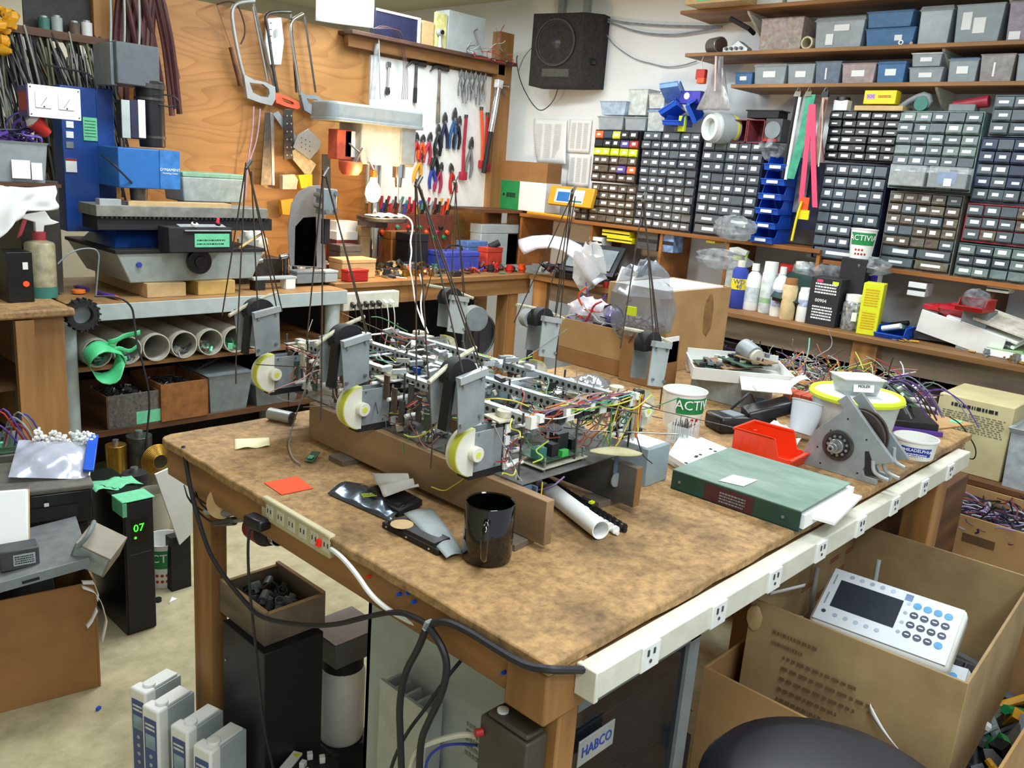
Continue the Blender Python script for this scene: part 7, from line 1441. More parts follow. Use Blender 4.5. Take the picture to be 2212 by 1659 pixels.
# third shelf
q=random.Random(55)
S3=[((1586,155,1624,183),BLUEC,'small blue storage box at the left end of the third shelf',CD,BLUEC),((1627,138,1697,182),SMOKE,'clear storage box with a white label, second on the third shelf',CG,SMOKE),((1700,138,1758,183),SMOKE,'clear storage box with a large cream label, third on the third shelf',CG,None),((1760,132,1815,181),mat('smoky_blue','7c8a9c',.3,noise=.1,alpha=.75),'smoky blue storage box with a yellow strip, fourth on the third shelf',CG,None),((1817,136,1890,181),mat('rosy_clear','b8a8a8',.3,noise=.1,alpha=.75),'clear box of rose coloured strips, fifth on the third shelf',CB,None),((1893,132,1955,177),BLUEC,'dark blue translucent box, sixth on the third shelf',CD,BLUEC),
 ((1962,145,2036,176),SMOKE,'lower of two clear jars boxes right of the dark blue box, third shelf',CG,None),((1968,113,2034,143),SMOKE,'upper of two clear stacked boxes on the third shelf',CG,WHITE),((2047,124,2112,173),SMOKE,'grey clear box with a wide white label on the third shelf',CD,BLUEC),((2116,116,2190,171),mat('grey_clear','a8a4a4',.3,alpha=.75),'open clear box of grey rods near the right edge, third shelf',CB,None),((2196,115,2260,168),SMOKE,'clear box cut by the right edge on the third shelf',CG,None)]
for k,(rect,m,l,c,lid)in enumerate(S3):sbox(l,rect,XS,SZ3+.0005 if k!=7 else None,m,.9,lid,c,((-.2,.35,.38,.3),)if k not in(3,9)else((-.1,.2,.06,.5),),dep=.19)
# top shelf
for rect,m,l in(((1612,-20,1690,20),WHITE,'white box at the left part of the topmost shelf'),((1700,-25,1800,14),WHITE,'pale printed box on the topmost shelf'),((1812,-20,1990,6),mat('grey_violet','6c6478',.5),'dark violet-grey box on the topmost shelf'),((2070,-30,2150,-6),YEL,'yellow box end on the topmost shelf')):
    t,w_,h=TP('carton',l,'box',rect,'x',XS,SZ1+.0005);b=MB();b.bx(-w_/2,0,0,w_/2,.2,max(h,.05));b.build('box_body',m,t,bevel=.004);b=MB();b.bx(-w_/2,-.002,0,w_/2,0,.006);b.build('base_rim',RED if m is WHITE else m,t)
t,w_,h=TP('pine_board','pale pine board end with green tape sticking out over the topmost shelf','board',(1478,4,1600,24),'x',3.98,SZ1+.0005);b=MB();b.bx(-w_/2,0,0,w_/2,.4,.045);b.build('board',TAN,t,bevel=.002);b=MB();b.bx(-w_*.28,-.001,.012,w_*.3,.18,.0465);b.build('green_tape',TAPE,t)
t=T('ledge_rail','dark steel rail slanting under the left end of the topmost shelf','rail',PX(1580,45,4.12));b=MB();b.tube([PX(1578,40,4.14)-t.location,PX(1618,62,4.14)-t.location,PX(1628,72,4.2)-t.location],.012,8);b.build('rail',BLACKM,t)
# ---- things on top of the left cabinets
ZT1=PX(1330,281,4.11).z
def onX(kind,label,cat,rect,X,m,dep=.12,z0=None,**k):return simple_box(kind,label,cat,rect,'x',X,dep,m,z0,**k)
zc1=max(PX(1330,281,4.11).z,PX(1440,284,4.11).z)+.001
sbox('blue-tinted food container upside down over the left cabinets',(1295,218,1352,248),4.13,PX(1330,250,4.13).z+.004,mat('pale_blue_clear','b4c8e0',.25,alpha=.8),.85,None,None,(),.13)
sbox('clear container of silver clips directly on the lime labelled cabinet',(1290,250,1346,279),4.13,zc1,SMOKE,.9,SMOKE,CG,(),.14)
sbox('second clear container beside the one with silver clips',(1348,252,1395,279),4.13,zc1,SMOKE,.9,SMOKE,CG,(),.14)
sbox('upright frosted container behind the clear ones on the cabinets',(1356,192,1398,246),4.16,PX(1375,250,4.16).z+.003,mat('frosted','d4dcd8',.4,alpha=.85),.9,None,CG,(),.12)
sbox('frosted box with a blue lid right of the clear containers on the cabinets',(1398,236,1436,279),4.14,zc1,mat('frosted2','c8d0d0',.4,alpha=.85),.92,mat('blue_lid2','6c90c8',.4),CG,(),.12)
sbox('tilted frosted container leaning on the blue trays',(1400,202,1436,233),4.15,PX(1420,236,4.15).z+.004,MATS['frosted'],.85,None,None,(),.1)
for k,(px,py,rot,l)in enumerate(((1475,262,(0,0,R(-178)),'blue bin lying flat on top of the wide black cabinet'),(1462,240,(R(35),R(-10),R(-170)),'blue bin tilted on its side in the heap over the wide black cabinet'),(1490,225,(R(-60),R(15),R(-150)),'blue bin standing on end in the heap over the wide black cabinet'),(1455,206,(R(10),R(-25),R(-165)),'pale blue bin at the top of the heap over the wide black cabinet'))):
    p=PX(px,py,4.16);t=bin_('stacking_bin',l,(p.x+.02,p.y,max(p.z-.03,zc1)),.15,.10,.055,BBLUE if k<3 else mat('pale_blue','7aa8e8',.3),0);t.rotation_euler=rot
t,w_,h=onX('violet_tub','violet-blue box with a white logo patch in the heap of blue bins','box',(1468,196,1512,226),4.14,mat('violet_blue','4a48c0',.4),.06,PX(1490,228,4.14).z+.01);b=MB();b.cyl((-w_*.15,-.002,h*.6),(-w_*.15,0,h*.6),.018,n=20);b.build('logo_patch',PAPER,t)
t,w_,h=onX('plastic_token','small yellow-green plastic piece on the edge of the wide black cabinet','token',(1466,250,1480,264),4.09,LIME,.02,zc1)
# big white pipe roll, pink bins
c=PX(1532,275,4.02);t=T('tape_roll','large roll with a white plastic core over the navy cabinet','roll',(c.x,c.y,c.z));dd=(PX(1575,280,4.14)-c)
b=MB();b.pipe((0,0,0),dd,.066,.018,30);b.build('core_tube',WHITE,t);b=MB();b.cyl(dd*.25,dd*1.2,.076,n=30);b.build('grey_wrap',LGREY,t,bevel=.004);b=MB();b.cyl(dd*1.0,dd*1.08,.0775,n=30);b.build('yellow_band',YEL,t)
t=T('roll_cradle','dark bracket carrying the white cored roll on the navy cabinet','bracket',(4.12,c.y-.03,c.z-.085));b=MB();b.bx(0,-.05,0,.12,.06,.012);b.build('bracket',NAVY,t)
for k,(rect,l)in enumerate((((1582,258,1612,308),'pink translucent bin left of the pair over the navy cabinet'),((1614,258,1650,309),'pink translucent bin right of the pair over the navy cabinet'))):
    t,w_,h=TP('pink_bin',l,'bin',rect,'x',4.10,None,'pink bins over the navy cabinet');th=.004
    for c_ in((-w_/2,0,0,-w_/2+th,.12,h),(w_/2-th,0,0,w_/2,.12,h),(-w_/2,0,0,w_/2,.12,th),(-w_/2,0,h-th,w_/2,.12,h),(-w_/2,.116,0,w_/2,.12,h)):b=MB();b.bx(*c_);b.build('bin_wall',mat('pink_clear','8c4048',.35,noise=.08),t)
t,w_,h=onX('mesh_box','grey spooled coil in a red trimmed bin over the navy cabinet','bin',(1652,256,1688,306),4.10,DGREY,.12);b=MB();b.cyl((0,-.006,h/2),(0,0,h/2),h*.38,n=22);b.build('coil_face',GREY,t);b=MB();b.bx(-w_/2,-.004,0,w_/2*.6,0,.014);b.build('red_trim',RED,t)
t,w_,h=onX('black_cap_unit','black stand with a wide cap on the pink bins','stand',(1614,240,1682,255),4.11,BLACKM,.1);b=MB();b.bx(-w_/2-.01,0,h,w_/2+.01,.1,h+.006);b.build('wide_cap',BLACK,t)
# ---- things hanging from the third shelf and second shelf
t=T('hanging_bag','clear plastic bag with red stripes hanging from the second shelf','bag',PX(1555,122,4.08));h0=t.location.z-PX(1545,238,4.08).z;q=random.Random(3)
b=MB();b.sheet(16,14,lambda u,v:(.012*math.sin(u*18+v*4)*(1-v*.3),-(u-.5)*(.05+.15*v**1.4)+.0,-h0*v));b.build('bag_film',mat('bag_grey_film','b4b0b0',.2,noise=.1,scale=14,alpha=.75,spec=1),t,solid=.001);b=MB();b.sheet(12,2,lambda u,v:(-.018,.018-.01*v-.02*u,-h0*.65*u));b.build('red_stripe',mat('pale_rose','d8b0b0',.5),t)
t=T('red_device','red and orange plastic device hanging left of the clear bag','device',PX(1517,148,4.1));b=MB();b.box((0,0,-.03),(.03,.055,.05));b.build('red_case',RED,t,bevel=.004);b=MB();b.box((-.005,-.008,-.062),(.03,.045,.03));b.build('orange_case',ORANGE,t,bevel=.004);b=MB();b.tube([(0,0,-.005),(0,.01,.03),(0,0,.06)],.0025,6);b.build('hook_wire',STEEL,t)
def hangstrip(name,label,pts,X,r_,m,cat='tubing',n=8):
    P_=[PX(x,y,X)for x,y in pts];b=MB();b.tube([p-P_[0]for p in P_],r_,n,smooth=1);return b.build(name,m,None,label,cat,at=None)
def HS(name,label,pts,X,r_,m,cat='tubing'):o=hangstrip(name,label,pts,X,r_,m,cat);o.location=PX(pts[0][0],pts[0][1],X);return o
HS('tubing_strip','black edged white tubing strip, leftmost hanging below the third shelf',[(1722,210),(1706,290),(1690,385)],4.06,.007,BLACKM);HS('tubing_strip','white tubing strip beside the black edged one',[(1728,210),(1714,290),(1697,388)],4.055,.008,WHITE)
def ribbon(name,label,pts,X,wd,m,th=.004):
    P_=[PX(x,y,X)for x,y in pts];o=P_[0];b=MB();n=len(P_)
    vs=[]
    for p in P_:
        q_=p-o;vs+=[(q_.x,q_.y-wd/2,q_.z),(q_.x,q_.y+wd/2,q_.z),(q_.x+th,q_.y+wd/2,q_.z),(q_.x+th,q_.y-wd/2,q_.z)]
    fs=[]
    for i in range(n-1):
        for k in range(4):fs.append((i*4+k,i*4+(k+1)%4,(i+1)*4+(k+1)%4,(i+1)*4+k))
    fs+=[(0,1,2,3),(4*n-4,4*n-3,4*n-2,4*n-1)];b.add(vs,fs);r_=b.build(name,m,None,label,'strip');r_.location=o;return r_
ribbon('green_tubing','flat green heat shrink tubing hanging in front of the wall',[(1752,204),(1735,290),(1706,386)],4.05,.045,TEAL if False else mat('shrink_green','3c9c7c',.5));ribbon('clear_tubing','clear flat tubing hanging left of the green one',[(1742,208),(1724,290),(1702,384)],4.06,.03,SMOKE)
ribbon('pink_tubing','pink flat tubing hanging, the left strand',[(1752,225),(1742,320),(1730,440)],4.045,.026,PINK);ribbon('pink_tubing','pink flat tubing hanging, the right strand',[(1756,225),(1756,320),(1760,448)],4.04,.026,PINK)
ribbon('grey_tubing','brownish grey tubing hanging right of the pink strands',[(1782,210),(1770,290),(1762,355)],4.05,.03,mat('rose_grey','9c7c78',.5));HS('thin_tubing','thin maroon tubing crossing beside the grey one',[(1784,215),(1772,270),(1780,350)],4.04,.004,DRED);HS('thin_tubing','pale thin tubing with clips right of the pink strands',[(1778,212),(1775,300),(1768,360)],4.035,.004,mat('pale_tube','c8b8a8',.5))
for k,(px,l)in enumerate(((1724,'chrome clip holding the white tubing strip'),(1747,'chrome clip holding the green tubing'),(1783,'chrome clip holding the grey tubing'))):p=PX(px,203,4.055);t=T('bulldog_clip',l,'clip',p);b=MB();b.frus((0,0,-.012),(.02,.035),(.006,.03),.024);b.build('clip_body',CHROME if k<2 else BLACK,t);b=MB();b.tube([(0,-.01,.01),(0,0,.035),(0,.01,.01)],.0015,5);b.build('clip_wire',STEEL,t)
t=T('navy_panel','navy cloth panel and clear sleeve behind the pink strands','panel',PX(1750,470,4.2));b=MB();z1=PX(1750,350,4.2).z-t.location.z;b.bx(0,-.10,-.06,.01,.09,z1);b.build('cloth',NAVY,t);b=MB();b.bx(-.02,.03,.02,-.018,.09,z1);b.build('sleeve',FILM,t)
HS('yellow_stick','long yellow stick leaning between the blue bins and the navy cabinet',[(1710,520),(1722,465),(1732,435)],4.03,.006,YEL,'stick');t=T('orange_flag','orange to yellow plastic flag at the foot of the pink tubing','flag',PX(1738,440,4.04));b=MB();b.bx(0,-.02,-.03,.006,.025,.03);b.build('orange_part',ORANGE,t);b=MB();b.bx(-.002,-.03,-.075,.006,.02,-.03);b.build('yellow_part',YEL,t)
# ---- over the black cabinet: pad box etc.
zb4=PX(1863,240,4.11).z+.001
t,w_,h=onX('wood_offcut','tan wooden offcut lying on the black cabinet under the yellow box','offcut',(1845,228,1950,240),4.09,TAN,.12,zb4)
t,w_,h=onX('pad_box','yellow box of soap pads standing above the black cabinet','box',(1866,195,1935,228),4.10,YEL,.06,zb4+.03)
text('SOS','lettering',mat('print_red','c02838',.6,noise=0),face_rect(t,'logo_patch',mat('logo_violet','b8a8d8',.6,noise=0),-w_*.42,h*.35,-w_*.15,h*.75),(-w_*.285,-.0016,h*.55),FACE_MY,h*.34);b=MB();scrib(b,(-w_*.05,-.0012,h*.45),(1,0,0),(0,0,1),w_*.4,h*.2,2,4);b.build('small_print',REDINK,t)
t,w_,h=onX('black_knob_unit','small white and black knobbed unit at the left top of the black cabinet','device',(1800,216,1830,239),4.10,WHITE,.05,zb4);b=MB();b.lathe([(0,0),(w_*.5,0),(w_*.45,.014),(0,.016)],18,c=(0,.025,h));b.build('black_top',BLACK,t)
t,w_,h=TP('tape_gun','grey and teal packing tape gun lying on the pale green cabinet','tape gun',(1940,188,2012,230),'x',4.10,PX(2021,240,4.11).z+.001);b=MB();b.tube([(-w_/2,.03,.01),(-w_*.1,.03,h*.55),(w_*.3,.03,h*.75),(w_*.45,.03,h*.3),(w_*.1,.03,.015)],.014,10,smooth=1);b.build('grey_body',GREY,t);b=MB();b.cyl((w_*.2,.01,h*.3),(w_*.2,.05,h*.3),.03,n=20);b.build('teal_roll',TEAL,t)
t,w_,h=TP('red_tool','red and grey plastic tool lying on the pale green cabinet at the right','tool',(2045,200,2135,238),'x',4.11,PX(2021,240,4.11).z+.001);b=MB();b.cyl((-w_*.4,.04,h*.35),(w_*.45,.04,h*.6),.018,.026,14);b.build('red_body',mat('tool_crimson','9c2c3c',.45),t,bevel=.002);b=MB();b.bx(-w_*.45,.01,0,w_*.2,.08,h*.4);b.build('grey_base',GREY,t,bevel=.004)
# clear boxes hung on the front of the pale green cabinet
for rect,l,c in(((1920,356,1998,402),'clear box of yellow and white bits in front of the pale green cabinet',CG),((2004,360,2090,407),'clear box holding a small blue screened device',CD)):
    t,w_,h=TP('clear_box',l,'box',rect,'x',4.02);b=MB();b.bx(-w_/2,0,0,w_/2,.07,h);b.build('box_shell',CLEAR,t,bevel=.003);b=MB();b.bx(-w_*.46,.004,.004,w_*.46,.066,h*.7);b.build('contents',c,t,kind='stuff')
    if c is CD:face_rect(t,'screen',mat('screen_blue','4a70b0',.3,noise=.2,scale=40),-w_*.25,h*.2,w_*.22,h*.75,.002);face_rect(t,'paper_label',LABW,-.012,h*.1,w_*.12,h*.45,-.001)
    b=MB();b.bx(-w_*.1,.07,h*.8,w_*.1,.088,h*.9);b.build('hook',GREY,t)
# ================================================================ left of the cabinets: speaker, cables, papers
yl,yr,z0,z1=rx(1156,28,1276,186,4.20)
t=T('loudspeaker','black carpeted loudspeaker box mounted on the white wall','speaker',(4.22,(yl+yr)/2,z0),rz=-78)
W_s,H_s=abs(yl-yr),z1-z0;b=MB();b.prism([(-W_s*.5,-.02),(W_s*.30,-.02),(W_s*.5,.06),(W_s*.5,.17),(-W_s*.5,.17)],0,H_s,'xy');b.build('cabinet',mat('carpet_black','2e2a28',.9,noise=.2,scale=60,bump=.4),t,bevel=.002)
c=V((-W_s*.12,-.021,H_s*.60));b=MB();b.pipe(c,c+V((0,-.010,0)),W_s*.31,.012,40);b.build('cone_ring',mat('speaker_rim','3c3230',.5,.3),t)
b=MB();b.lathe([(W_s*.29,-.002),(W_s*.2,.012),(W_s*.09,.016)],36,c=c,axis='y');b.build('cone',mat('cone_dark','2c2626',.6),t);b=MB();b.lathe([(W_s*.10,.010),(W_s*.07,-.004),(0,-.010)],24,c=c,axis='y');b.build('dust_cap',mat('cone_cap','34323a',.4),t)
face_rect(t,'badge',mat('badge_grey','44443e',.6),-W_s*.3,H_s*.13,W_s*.12,H_s*.24,-.0212);b=MB();b.cyl((W_s*.40,.015,H_s*.35),(W_s*.42,.04,H_s*.35),.02,n=18);b.build('port_hole',BLACK,t);b=MB();b.bx(-.04,.17,H_s*.3,.04,.21,H_s*.7);b.build('wall_bracket',BLACKM,t)
def XP(label,pts,X,r_,m,name='cord',cat='cord'):P_=[PX(x,y,X)for x,y in pts];b=MB();b.tube([p-P_[0]for p in P_],r_,6,smooth=2);o=b.build(name,m,None,label,cat);o.location=P_[0]
WCB=mat('wall_cable','8c96a8',.5)
XP('blue-grey cable sagging from the speaker to the top shelf, the upper one',[(1280,30),(1320,44),(1365,51),(1440,56),(1500,57),(1560,58)],4.37,.006,WCB);XP('blue-grey cable sagging from the speaker to the shelf, below the upper one',[(1280,32),(1320,50),(1380,71),(1450,77),(1500,70),(1555,60)],4.37,.006,WCB)
XP('thin grey cable looping lowest from the speaker to the second shelf',[(1282,33),(1305,62),(1318,90),(1345,112),(1375,130),(1410,138),(1440,146),(1475,142),(1505,132)],4.38,.0035,WCB)
XP('grey cable looping below the speaker to the wall ledge',[(1206,188),(1198,215),(1180,235),(1165,240),(1150,225),(1135,200),(1122,170),(1115,130),(1118,120)],4.30,.0035,DGREY);XP('pair of grey wires running from the speaker down to the wall ledge',[(1157,95),(1140,112),(1128,130),(1120,155)],4.30,.003,GREY)
# papers pinned on the wall
def wallpaper(label,rect,rows,curl):
    yl,yr,z0,z1=rx(*rect,4.39);w_=abs(yl-yr);h=z1-z0;t=T('pinned_paper',label,'paper',(4.392,(yl+yr)/2,z0),rz=-90);b=MB();b.sheet(10,10,lambda u,v:(-w_/2+w_*u+curl*(1-v)**2*.06,-.004-curl*.05*(u*(1-v))**2,h*v));b.build('sheet',PAPER,t,solid=.0005)
    for c_ in range(3):b=MB();scrib(b,(-w_*.38+c_*w_*.28,-.0055-curl*.012,h*.12),(1,0,0),(0,0,1),w_*.2,h*.78,rows,7+c_,fill=.35);b.build('print_column',mat('grey_ink','a4a8b0',.8,noise=0),t)
wallpaper('printed paper sheet with a curled corner pinned on the white wall',(1150,258,1222,352),26,1);wallpaper('upper printed table sheet pinned left of the parts cabinets',(1228,258,1276,330),28,0);wallpaper('lower printed table sheet pinned left of the parts cabinets',(1226,334,1274,402),28,0)
# boxes on the small shelf in the corner
t=T('corner_ledge','wooden ledge in the corner between tool board and cabinets','shelf',(4.02,3.05,.9005));b=MB();b.bx(-.35,.78,.33,.36,1.0,.35);b.bx(.0,.0+.80,0,.36,.82,.33);b.build('ledge_board',DWOOD,t)
zq=.9005+.3505
t,w_,h=onX('cardboard_carton','brown cardboard carton on the green and white box in the corner','box',(1082,349,1182,394),4.12,CARD2,.14,zq+.078)
t,w_,h=onX('green_carton','green and white flat box under the brown carton in the corner','box',(1078,392,1180,415),4.11,WHITE,.15,zq);face_rect(t,'green_side',GREEN,-w_/2,0,-w_*.05,h,-.001);b=MB();b.cyl((-w_*.38,-.0015,h*.5),(-w_*.38,-.0008,h*.5),.010,n=16);scrib(b,(-w_*.32,-.0018,h*.35),(1,0,0),(0,0,1),w_*.2,h*.3,1,2);b.build('box_print',INK,t)
yl,yr,z0,z1=rx(1185,402,1280,445,4.05);t=T('yellow_case','orange rimmed flat case with a blue and white cover standing in the corner','case',(4.04,(yl+yr)/2,z0),rz=-90,rot=(R(-14),0,R(-90)));w_=abs(yl-yr);h=z1-z0;b=MB();b.bx(-w_/2,0,0,w_/2,.03,h);b.build('case_rim',DYEL,t,bevel=.004);face_rect(t,'white_cover',PAPER,-w_*.35,h*.15,w_*.3,h*.85,-.001);face_rect(t,'blue_picture',LBLUE,-w_*.3,h*.2,-w_*.02,h*.7,-.002);face_rect(t,'green_strip',TEAL,-w_*.02,h*.2,w_*.28,h*.3,-.002)
XP('orange level lying on the corner ledge',[(1140,459),(1190,465),(1235,472)],4.05,.010,DYEL,'spirit_level','level')
# ================================================================ right bench top
ZB=.9005
def bottle(kind,label,px,X,w_px,ytop,ybot,prof,m,parts=(),cat='bottle'):
    """prof: list of (radius fraction, height fraction); size from the picture span at depth X"""
    base=PX(px,ybot,X);top=PX(px,ytop,X);h=top.z-ZB;r_=abs(PX(px-w_px/2,ybot,X).y-PX(px+w_px/2,ybot,X).y)/2
    t=T(kind,label,cat,(X+r_,base.y,ZB));b=MB();b.lathe([(0,0)]+[(r_*a,h*z)for a,z in prof]+[(0,h*prof[-1][1])],22);b.build('bottle_body',m,t)
    for nm,p2,m2 in parts:b=MB();b.lathe([(r_*a,h*z)for a,z in p2],22);b.build(nm,m2,t)
    return t,r_,h
CAN=[(.9,0),(1,.02),(1,.78),(.7,.84),(.45,.86)];BOT=[(.95,0),(1,.02),(1,.62),(.8,.75),(.35,.84),(.35,.88)]
def facing(t):v=V((-t.location.x,-t.location.y,0)).normalized();return v,math.atan2(v.y,v.x)+R(90)
t,r_,h=bottle('lubricant_can','blue and yellow spray lubricant can, leftmost on the parts bench edge',1582,3.92,30,560,660,CAN,BLUEINK,[('yellow_band',[(1.01,.40),(1.01,.62)],YEL),('white_cap',[(.5,.84),(.5,.98),(.0,1.0)],OFFW)],'spray can');v,a=facing(t)
tx=text('WD','lettering',BLUEINK,t,v*(r_*1.06)+V((0,0,h*.56)),(R(90),0,a),r_*.85);tx=text('40','lettering',BLUEINK,t,v*(r_*1.06)+V((0,0,h*.46)),(R(90),0,a),r_*.75)
t,r_,h=bottle('spray_bottle','clear spray bottle with a white and yellow trigger head behind the blue can',1572,4.06,36,545,640,BOT,MATS['frosted'],[('collar',[(.5,.86),(.5,.95),(0,.95)],LIME)],'spray bottle');b=MB();b.prism([(-.05,h*.96),(.06,h*1.02),(.07,h*1.07),(.0,h*1.12),(-.06,h*1.06)],-.015,.015,'yz');b.build('spray_head',WHITE,t,bevel=.003);b=MB();b.bx(-.006,-.055,h*.85,.006,-.045,h*1.0);b.build('trigger',LIME,t)
LB_=mat('label_blue_white','b8c4e4',.5,noise=.2,scale=60)
bottle('white_bottle','white squeeze bottle right of the blue lubricant can',1612,3.95,34,568,664,BOT,WHITE,[('printed_label',[(1.01,.18),(1.01,.5)],mat('label_pale','c8d4d8',.5,noise=.1,scale=50)),('cap',[(.45,.85),(.42,1.0),(0,1.0)],WHITE)])
bottle('white_spray_can','white spray can with a tall white cap and green dot label',1646,3.94,30,563,666,[(.95,0),(1,.02),(1,.76),(.9,.8)],mat('can_pale','d4dcdc',.35),[('cap',[(.92,.79),(.88,.99),(0,1.0)],WHITE),('green_print',[(1.01,.2),(1.01,.3)],mat('green_pale','94b88c',.5))],'spray can')
bottle('white_bottle','white bottle with blue lettering panel beside the tan bottle',1671,3.90,32,575,676,BOT,WHITE,[('printed_label',[(1.012,.2),(1.012,.55)],LB_),('cap',[(.42,.85),(.4,1.0),(0,1.0)],WHITE)])
bottle('red_cap_can','red capped canister standing behind the white bottles',1682,4.08,32,570,655,[(.95,0),(1,.02),(1,.8)],WHITE,[('red_cap',[(1.02,.8),(1.0,1.0),(0,1.0)],RED)],'canister')
bottle('tan_bottle','tan bottle with a brown cap at the front of the parts bench',1692,3.86,30,600,682,[(.95,0),(1,.02),(1,.78),(.8,.86)],mat('tan_plastic','d8c090',.4,noise=.08),[('brown_cap',[(.85,.85),(.8,1.0),(0,1.0)],mat('cap_brown','a06a3c',.5))])
bottle('pill_jar','white jar with a teal ringed lid behind the tan bottle',1716,4.10,28,562,650,[(.95,0),(1,.02),(1,.85)],mat('jar_pinkish','d4b8b8',.4,noise=.2,scale=40),[('lid',[(1.05,.82),(1.05,.98),(0,1.0)],WHITE),('teal_ring',[(1.07,.80),(1.07,.86)],TEAL)],'jar')
bottle('white_pot','short white plastic bottle with blue print, left of the black text box',1728,3.88,32,620,684,[(.95,0),(1,.03),(1,.8),(.92,.86)],WHITE,[('cap',[(.9,.84),(.86,.98),(0,1.0)],WHITE),('printed_label',[(1.012,.45),(1.012,.65)],LB_)])
t,w_,h=simple_box('black_carton','black carton with white printed text and yellow tag on the parts bench','box',(1746,600,1812,692),'x',3.88,.12,mat('carton_black','26282c',.5,noise=.05),ZB)
b=MB();scrib(b,(-w_*.33,-.0006,h*.66),(1,0,0),(0,0,1),w_*.72,h*.24,4,11);b.build('print_lines',WINK,t);b=MB();scrib(b,(-w_*.33,-.0006,h*.12),(1,0,0),(0,0,1),w_*.68,h*.3,5,12);b.build('print_lines',WINK,t)
text('00904','lettering',WINK,t,(-w_*.08,-.001,h*.52),FACE_MY,h*.10);face_rect(t,'yellow_tag',LIME,w_*.22,h*.88,w_*.42,h*.95);face_rect(t,'magenta_tag',PINK,-w_*.3,h*.9,-w_*.1,h*.96)
t,r_,h=bottle('screw_jar','clear jar of shiny screws with a white lid, right of the black carton',1832,3.88,52,635,698,[(.95,0),(1,.03),(1,.72),(.85,.8)],mat('jar_clear_metal','a4a8a8',.25,.2,noise=.3,scale=60,alpha=.9),[('lid',[(.88,.8),(.88,.97),(0,1.0)],WHITE)],'jar');v,a=facing(t);b=MB();b.box(v*r_*.98+V((0,0,h*.4)),(.022,.004,.04),(0,0,a));b.build('price_label',PAPER,t)
t,w_,h=simple_box('yellow_carton','tall bright yellow carton standing on the parts bench','box',(1860,612,1902,704),'x',3.86,.10,mat('bright_carton','dce024',.5,noise=.03),ZB,drz=12);b=MB();scrib(b,(-w_*.35,-.0006,h*.55),(1,0,0),(0,0,1),w_*.7,h*.35,7,6);scrib(b,(-w_*.35,-.0006,h*.1),(1,0,0),(0,0,1),w_*.7,h*.35,7,9);b.build('faint_print',DYEL,t)
p=PX(1928,700,3.90);t=bin_('stacking_bin','blue bin of batteries and clear caps right of the yellow carton',(4.02,p.y,ZB),.16,.12,.05,BBLUE,180)
for k,(m,x)in enumerate(((DGREY,.05),(TEAL,.09),(WHITE,.12),(BLACK,.03))):b=MB();b.cyl((x,-.04,.02+.008*k),(x+.01,.04,.05+.006*k),.012,n=10);b.build('battery',m,t)
t,w_,h=simple_box('purple_carton','violet topped carton behind the yellow carton','box',(1858,588,1895,625),'x',4.05,.06,WHITE,ZB);face_rect(t,'violet_band',mat('violet_band','3c2c9c',.5),-w_/2,h*.8,w_/2,h)
# yoghurt tub on a stand, black monitor leaning
p=PX(1852,558,4.0)
t=T('flat_monitor','black flat monitor leaning behind the bottles on the parts bench','monitor',PX(1768,575,3.98),rot=(R(-62),R(6),R(-80)));t.location.z=1.03
b=MB();b.bx(-.17,-.0,-.10,.17,.025,.13);b.build('screen_case',BLACK,t,bevel=.006);b=MB();b.bx(-.175,-.003,-.105,.175,.0,.135);b.build('green_frame',mat('frame_green','2c4440',.3),t)
b=MB();b.bx(-.09,-.06,0,.02,.10,.075);b.build('monitor_prop',DGREY,None,'dark grey box propping the black monitor on the parts bench','box',bevel=.003).location=(4.08,1.83,ZB)
b=MB();b.bx(-.06,-.06,0,.06,.06,p.z-ZB-.001);b.build('tub_stand',BLACKM,None,'black box under the yoghurt tub on the parts bench','box',bevel=.003).location=(4.03,p.y,ZB)
yog('white yoghurt tub of pencils with a green band, on the parts bench',(4.03,p.y,p.z),.048,.058,.135,cam_a(V((4.03,p.y,0))))
# clear bags among the bottles
def bag(label,px,py,X,r3,m=FILM,seed=1,name='plastic_bag'):p=PX(px,py,X);b=MB();b.blob((0,0,r3[2]),r3,seed=seed,jit=.16,n=18,m=11);o=b.build(name,m,None,label,'bag');o.location=(p.x,p.y,max(ZB,p.z-r3[2]));return o
bag('clear crumpled bag between the bottles and the black carton',1745,590,4.12,(.05,.09,.05),seed=2);bag('clear crumpled bag left of the yoghurt tub of pencils',1800,590,4.1,(.05,.10,.045),seed=3);bag('large clear bag in front of the green parts cabinets bottom',1880,575,4.02,(.05,.10,.04),seed=4);bag('clear bag spilling off the cabinet shelf by the blue bins',1590,470,4.0,(.05,.12,.06),seed=5).location.z=SZC+.001
bag('grey crumpled bag lying below the cabinet shelf',1560,560,4.0,(.06,.16,.05),seed=6)
# leaning paper pile with red bags
p=PX(2040,690,3.95);t=T('paper_pile','slanting pile of white cards and papers at the right of the parts bench','papers',(3.97,1.02,ZB+.08),rot=(R(8),R(-4),R(-96)))
for k,(dx,dz,w2,m)in enumerate(((0,0,.34,PAPER),(.03,.016,.30,WHITE),(.10,.032,.22,mat('ivory_card','e0dccc',.7)))):b=MB();b.box((dx,.08,dz),(w2,.2,.012),(0,R(16),0));b.build('card_stack',m,t,bevel=.002)
b=MB();b.box((-.05,-.03,-.01),(.36,.008,.10),(0,R(14),0));b.build('white_board',WHITE,t,bevel=.001)
b=MB();b.bx(-.25,-.02,-.056,.15,.18,-.02);b.build('binder_base',DGREY,t);t2=T('ring_notebook','ring binder of papers lying open at the right edge of the parts bench','binder',(3.90,.79,ZB),rz=-94);b=MB();b.bx(-.16,0,0,.16,.22,.03);b.build('page_block',PAPER,t2,bevel=.002);b=MB();b.bx(-.16,0,.0302,.0,.22,.034);b.build('green_sheet',mat('pale_green_sheet','a4c490',.7),t2)
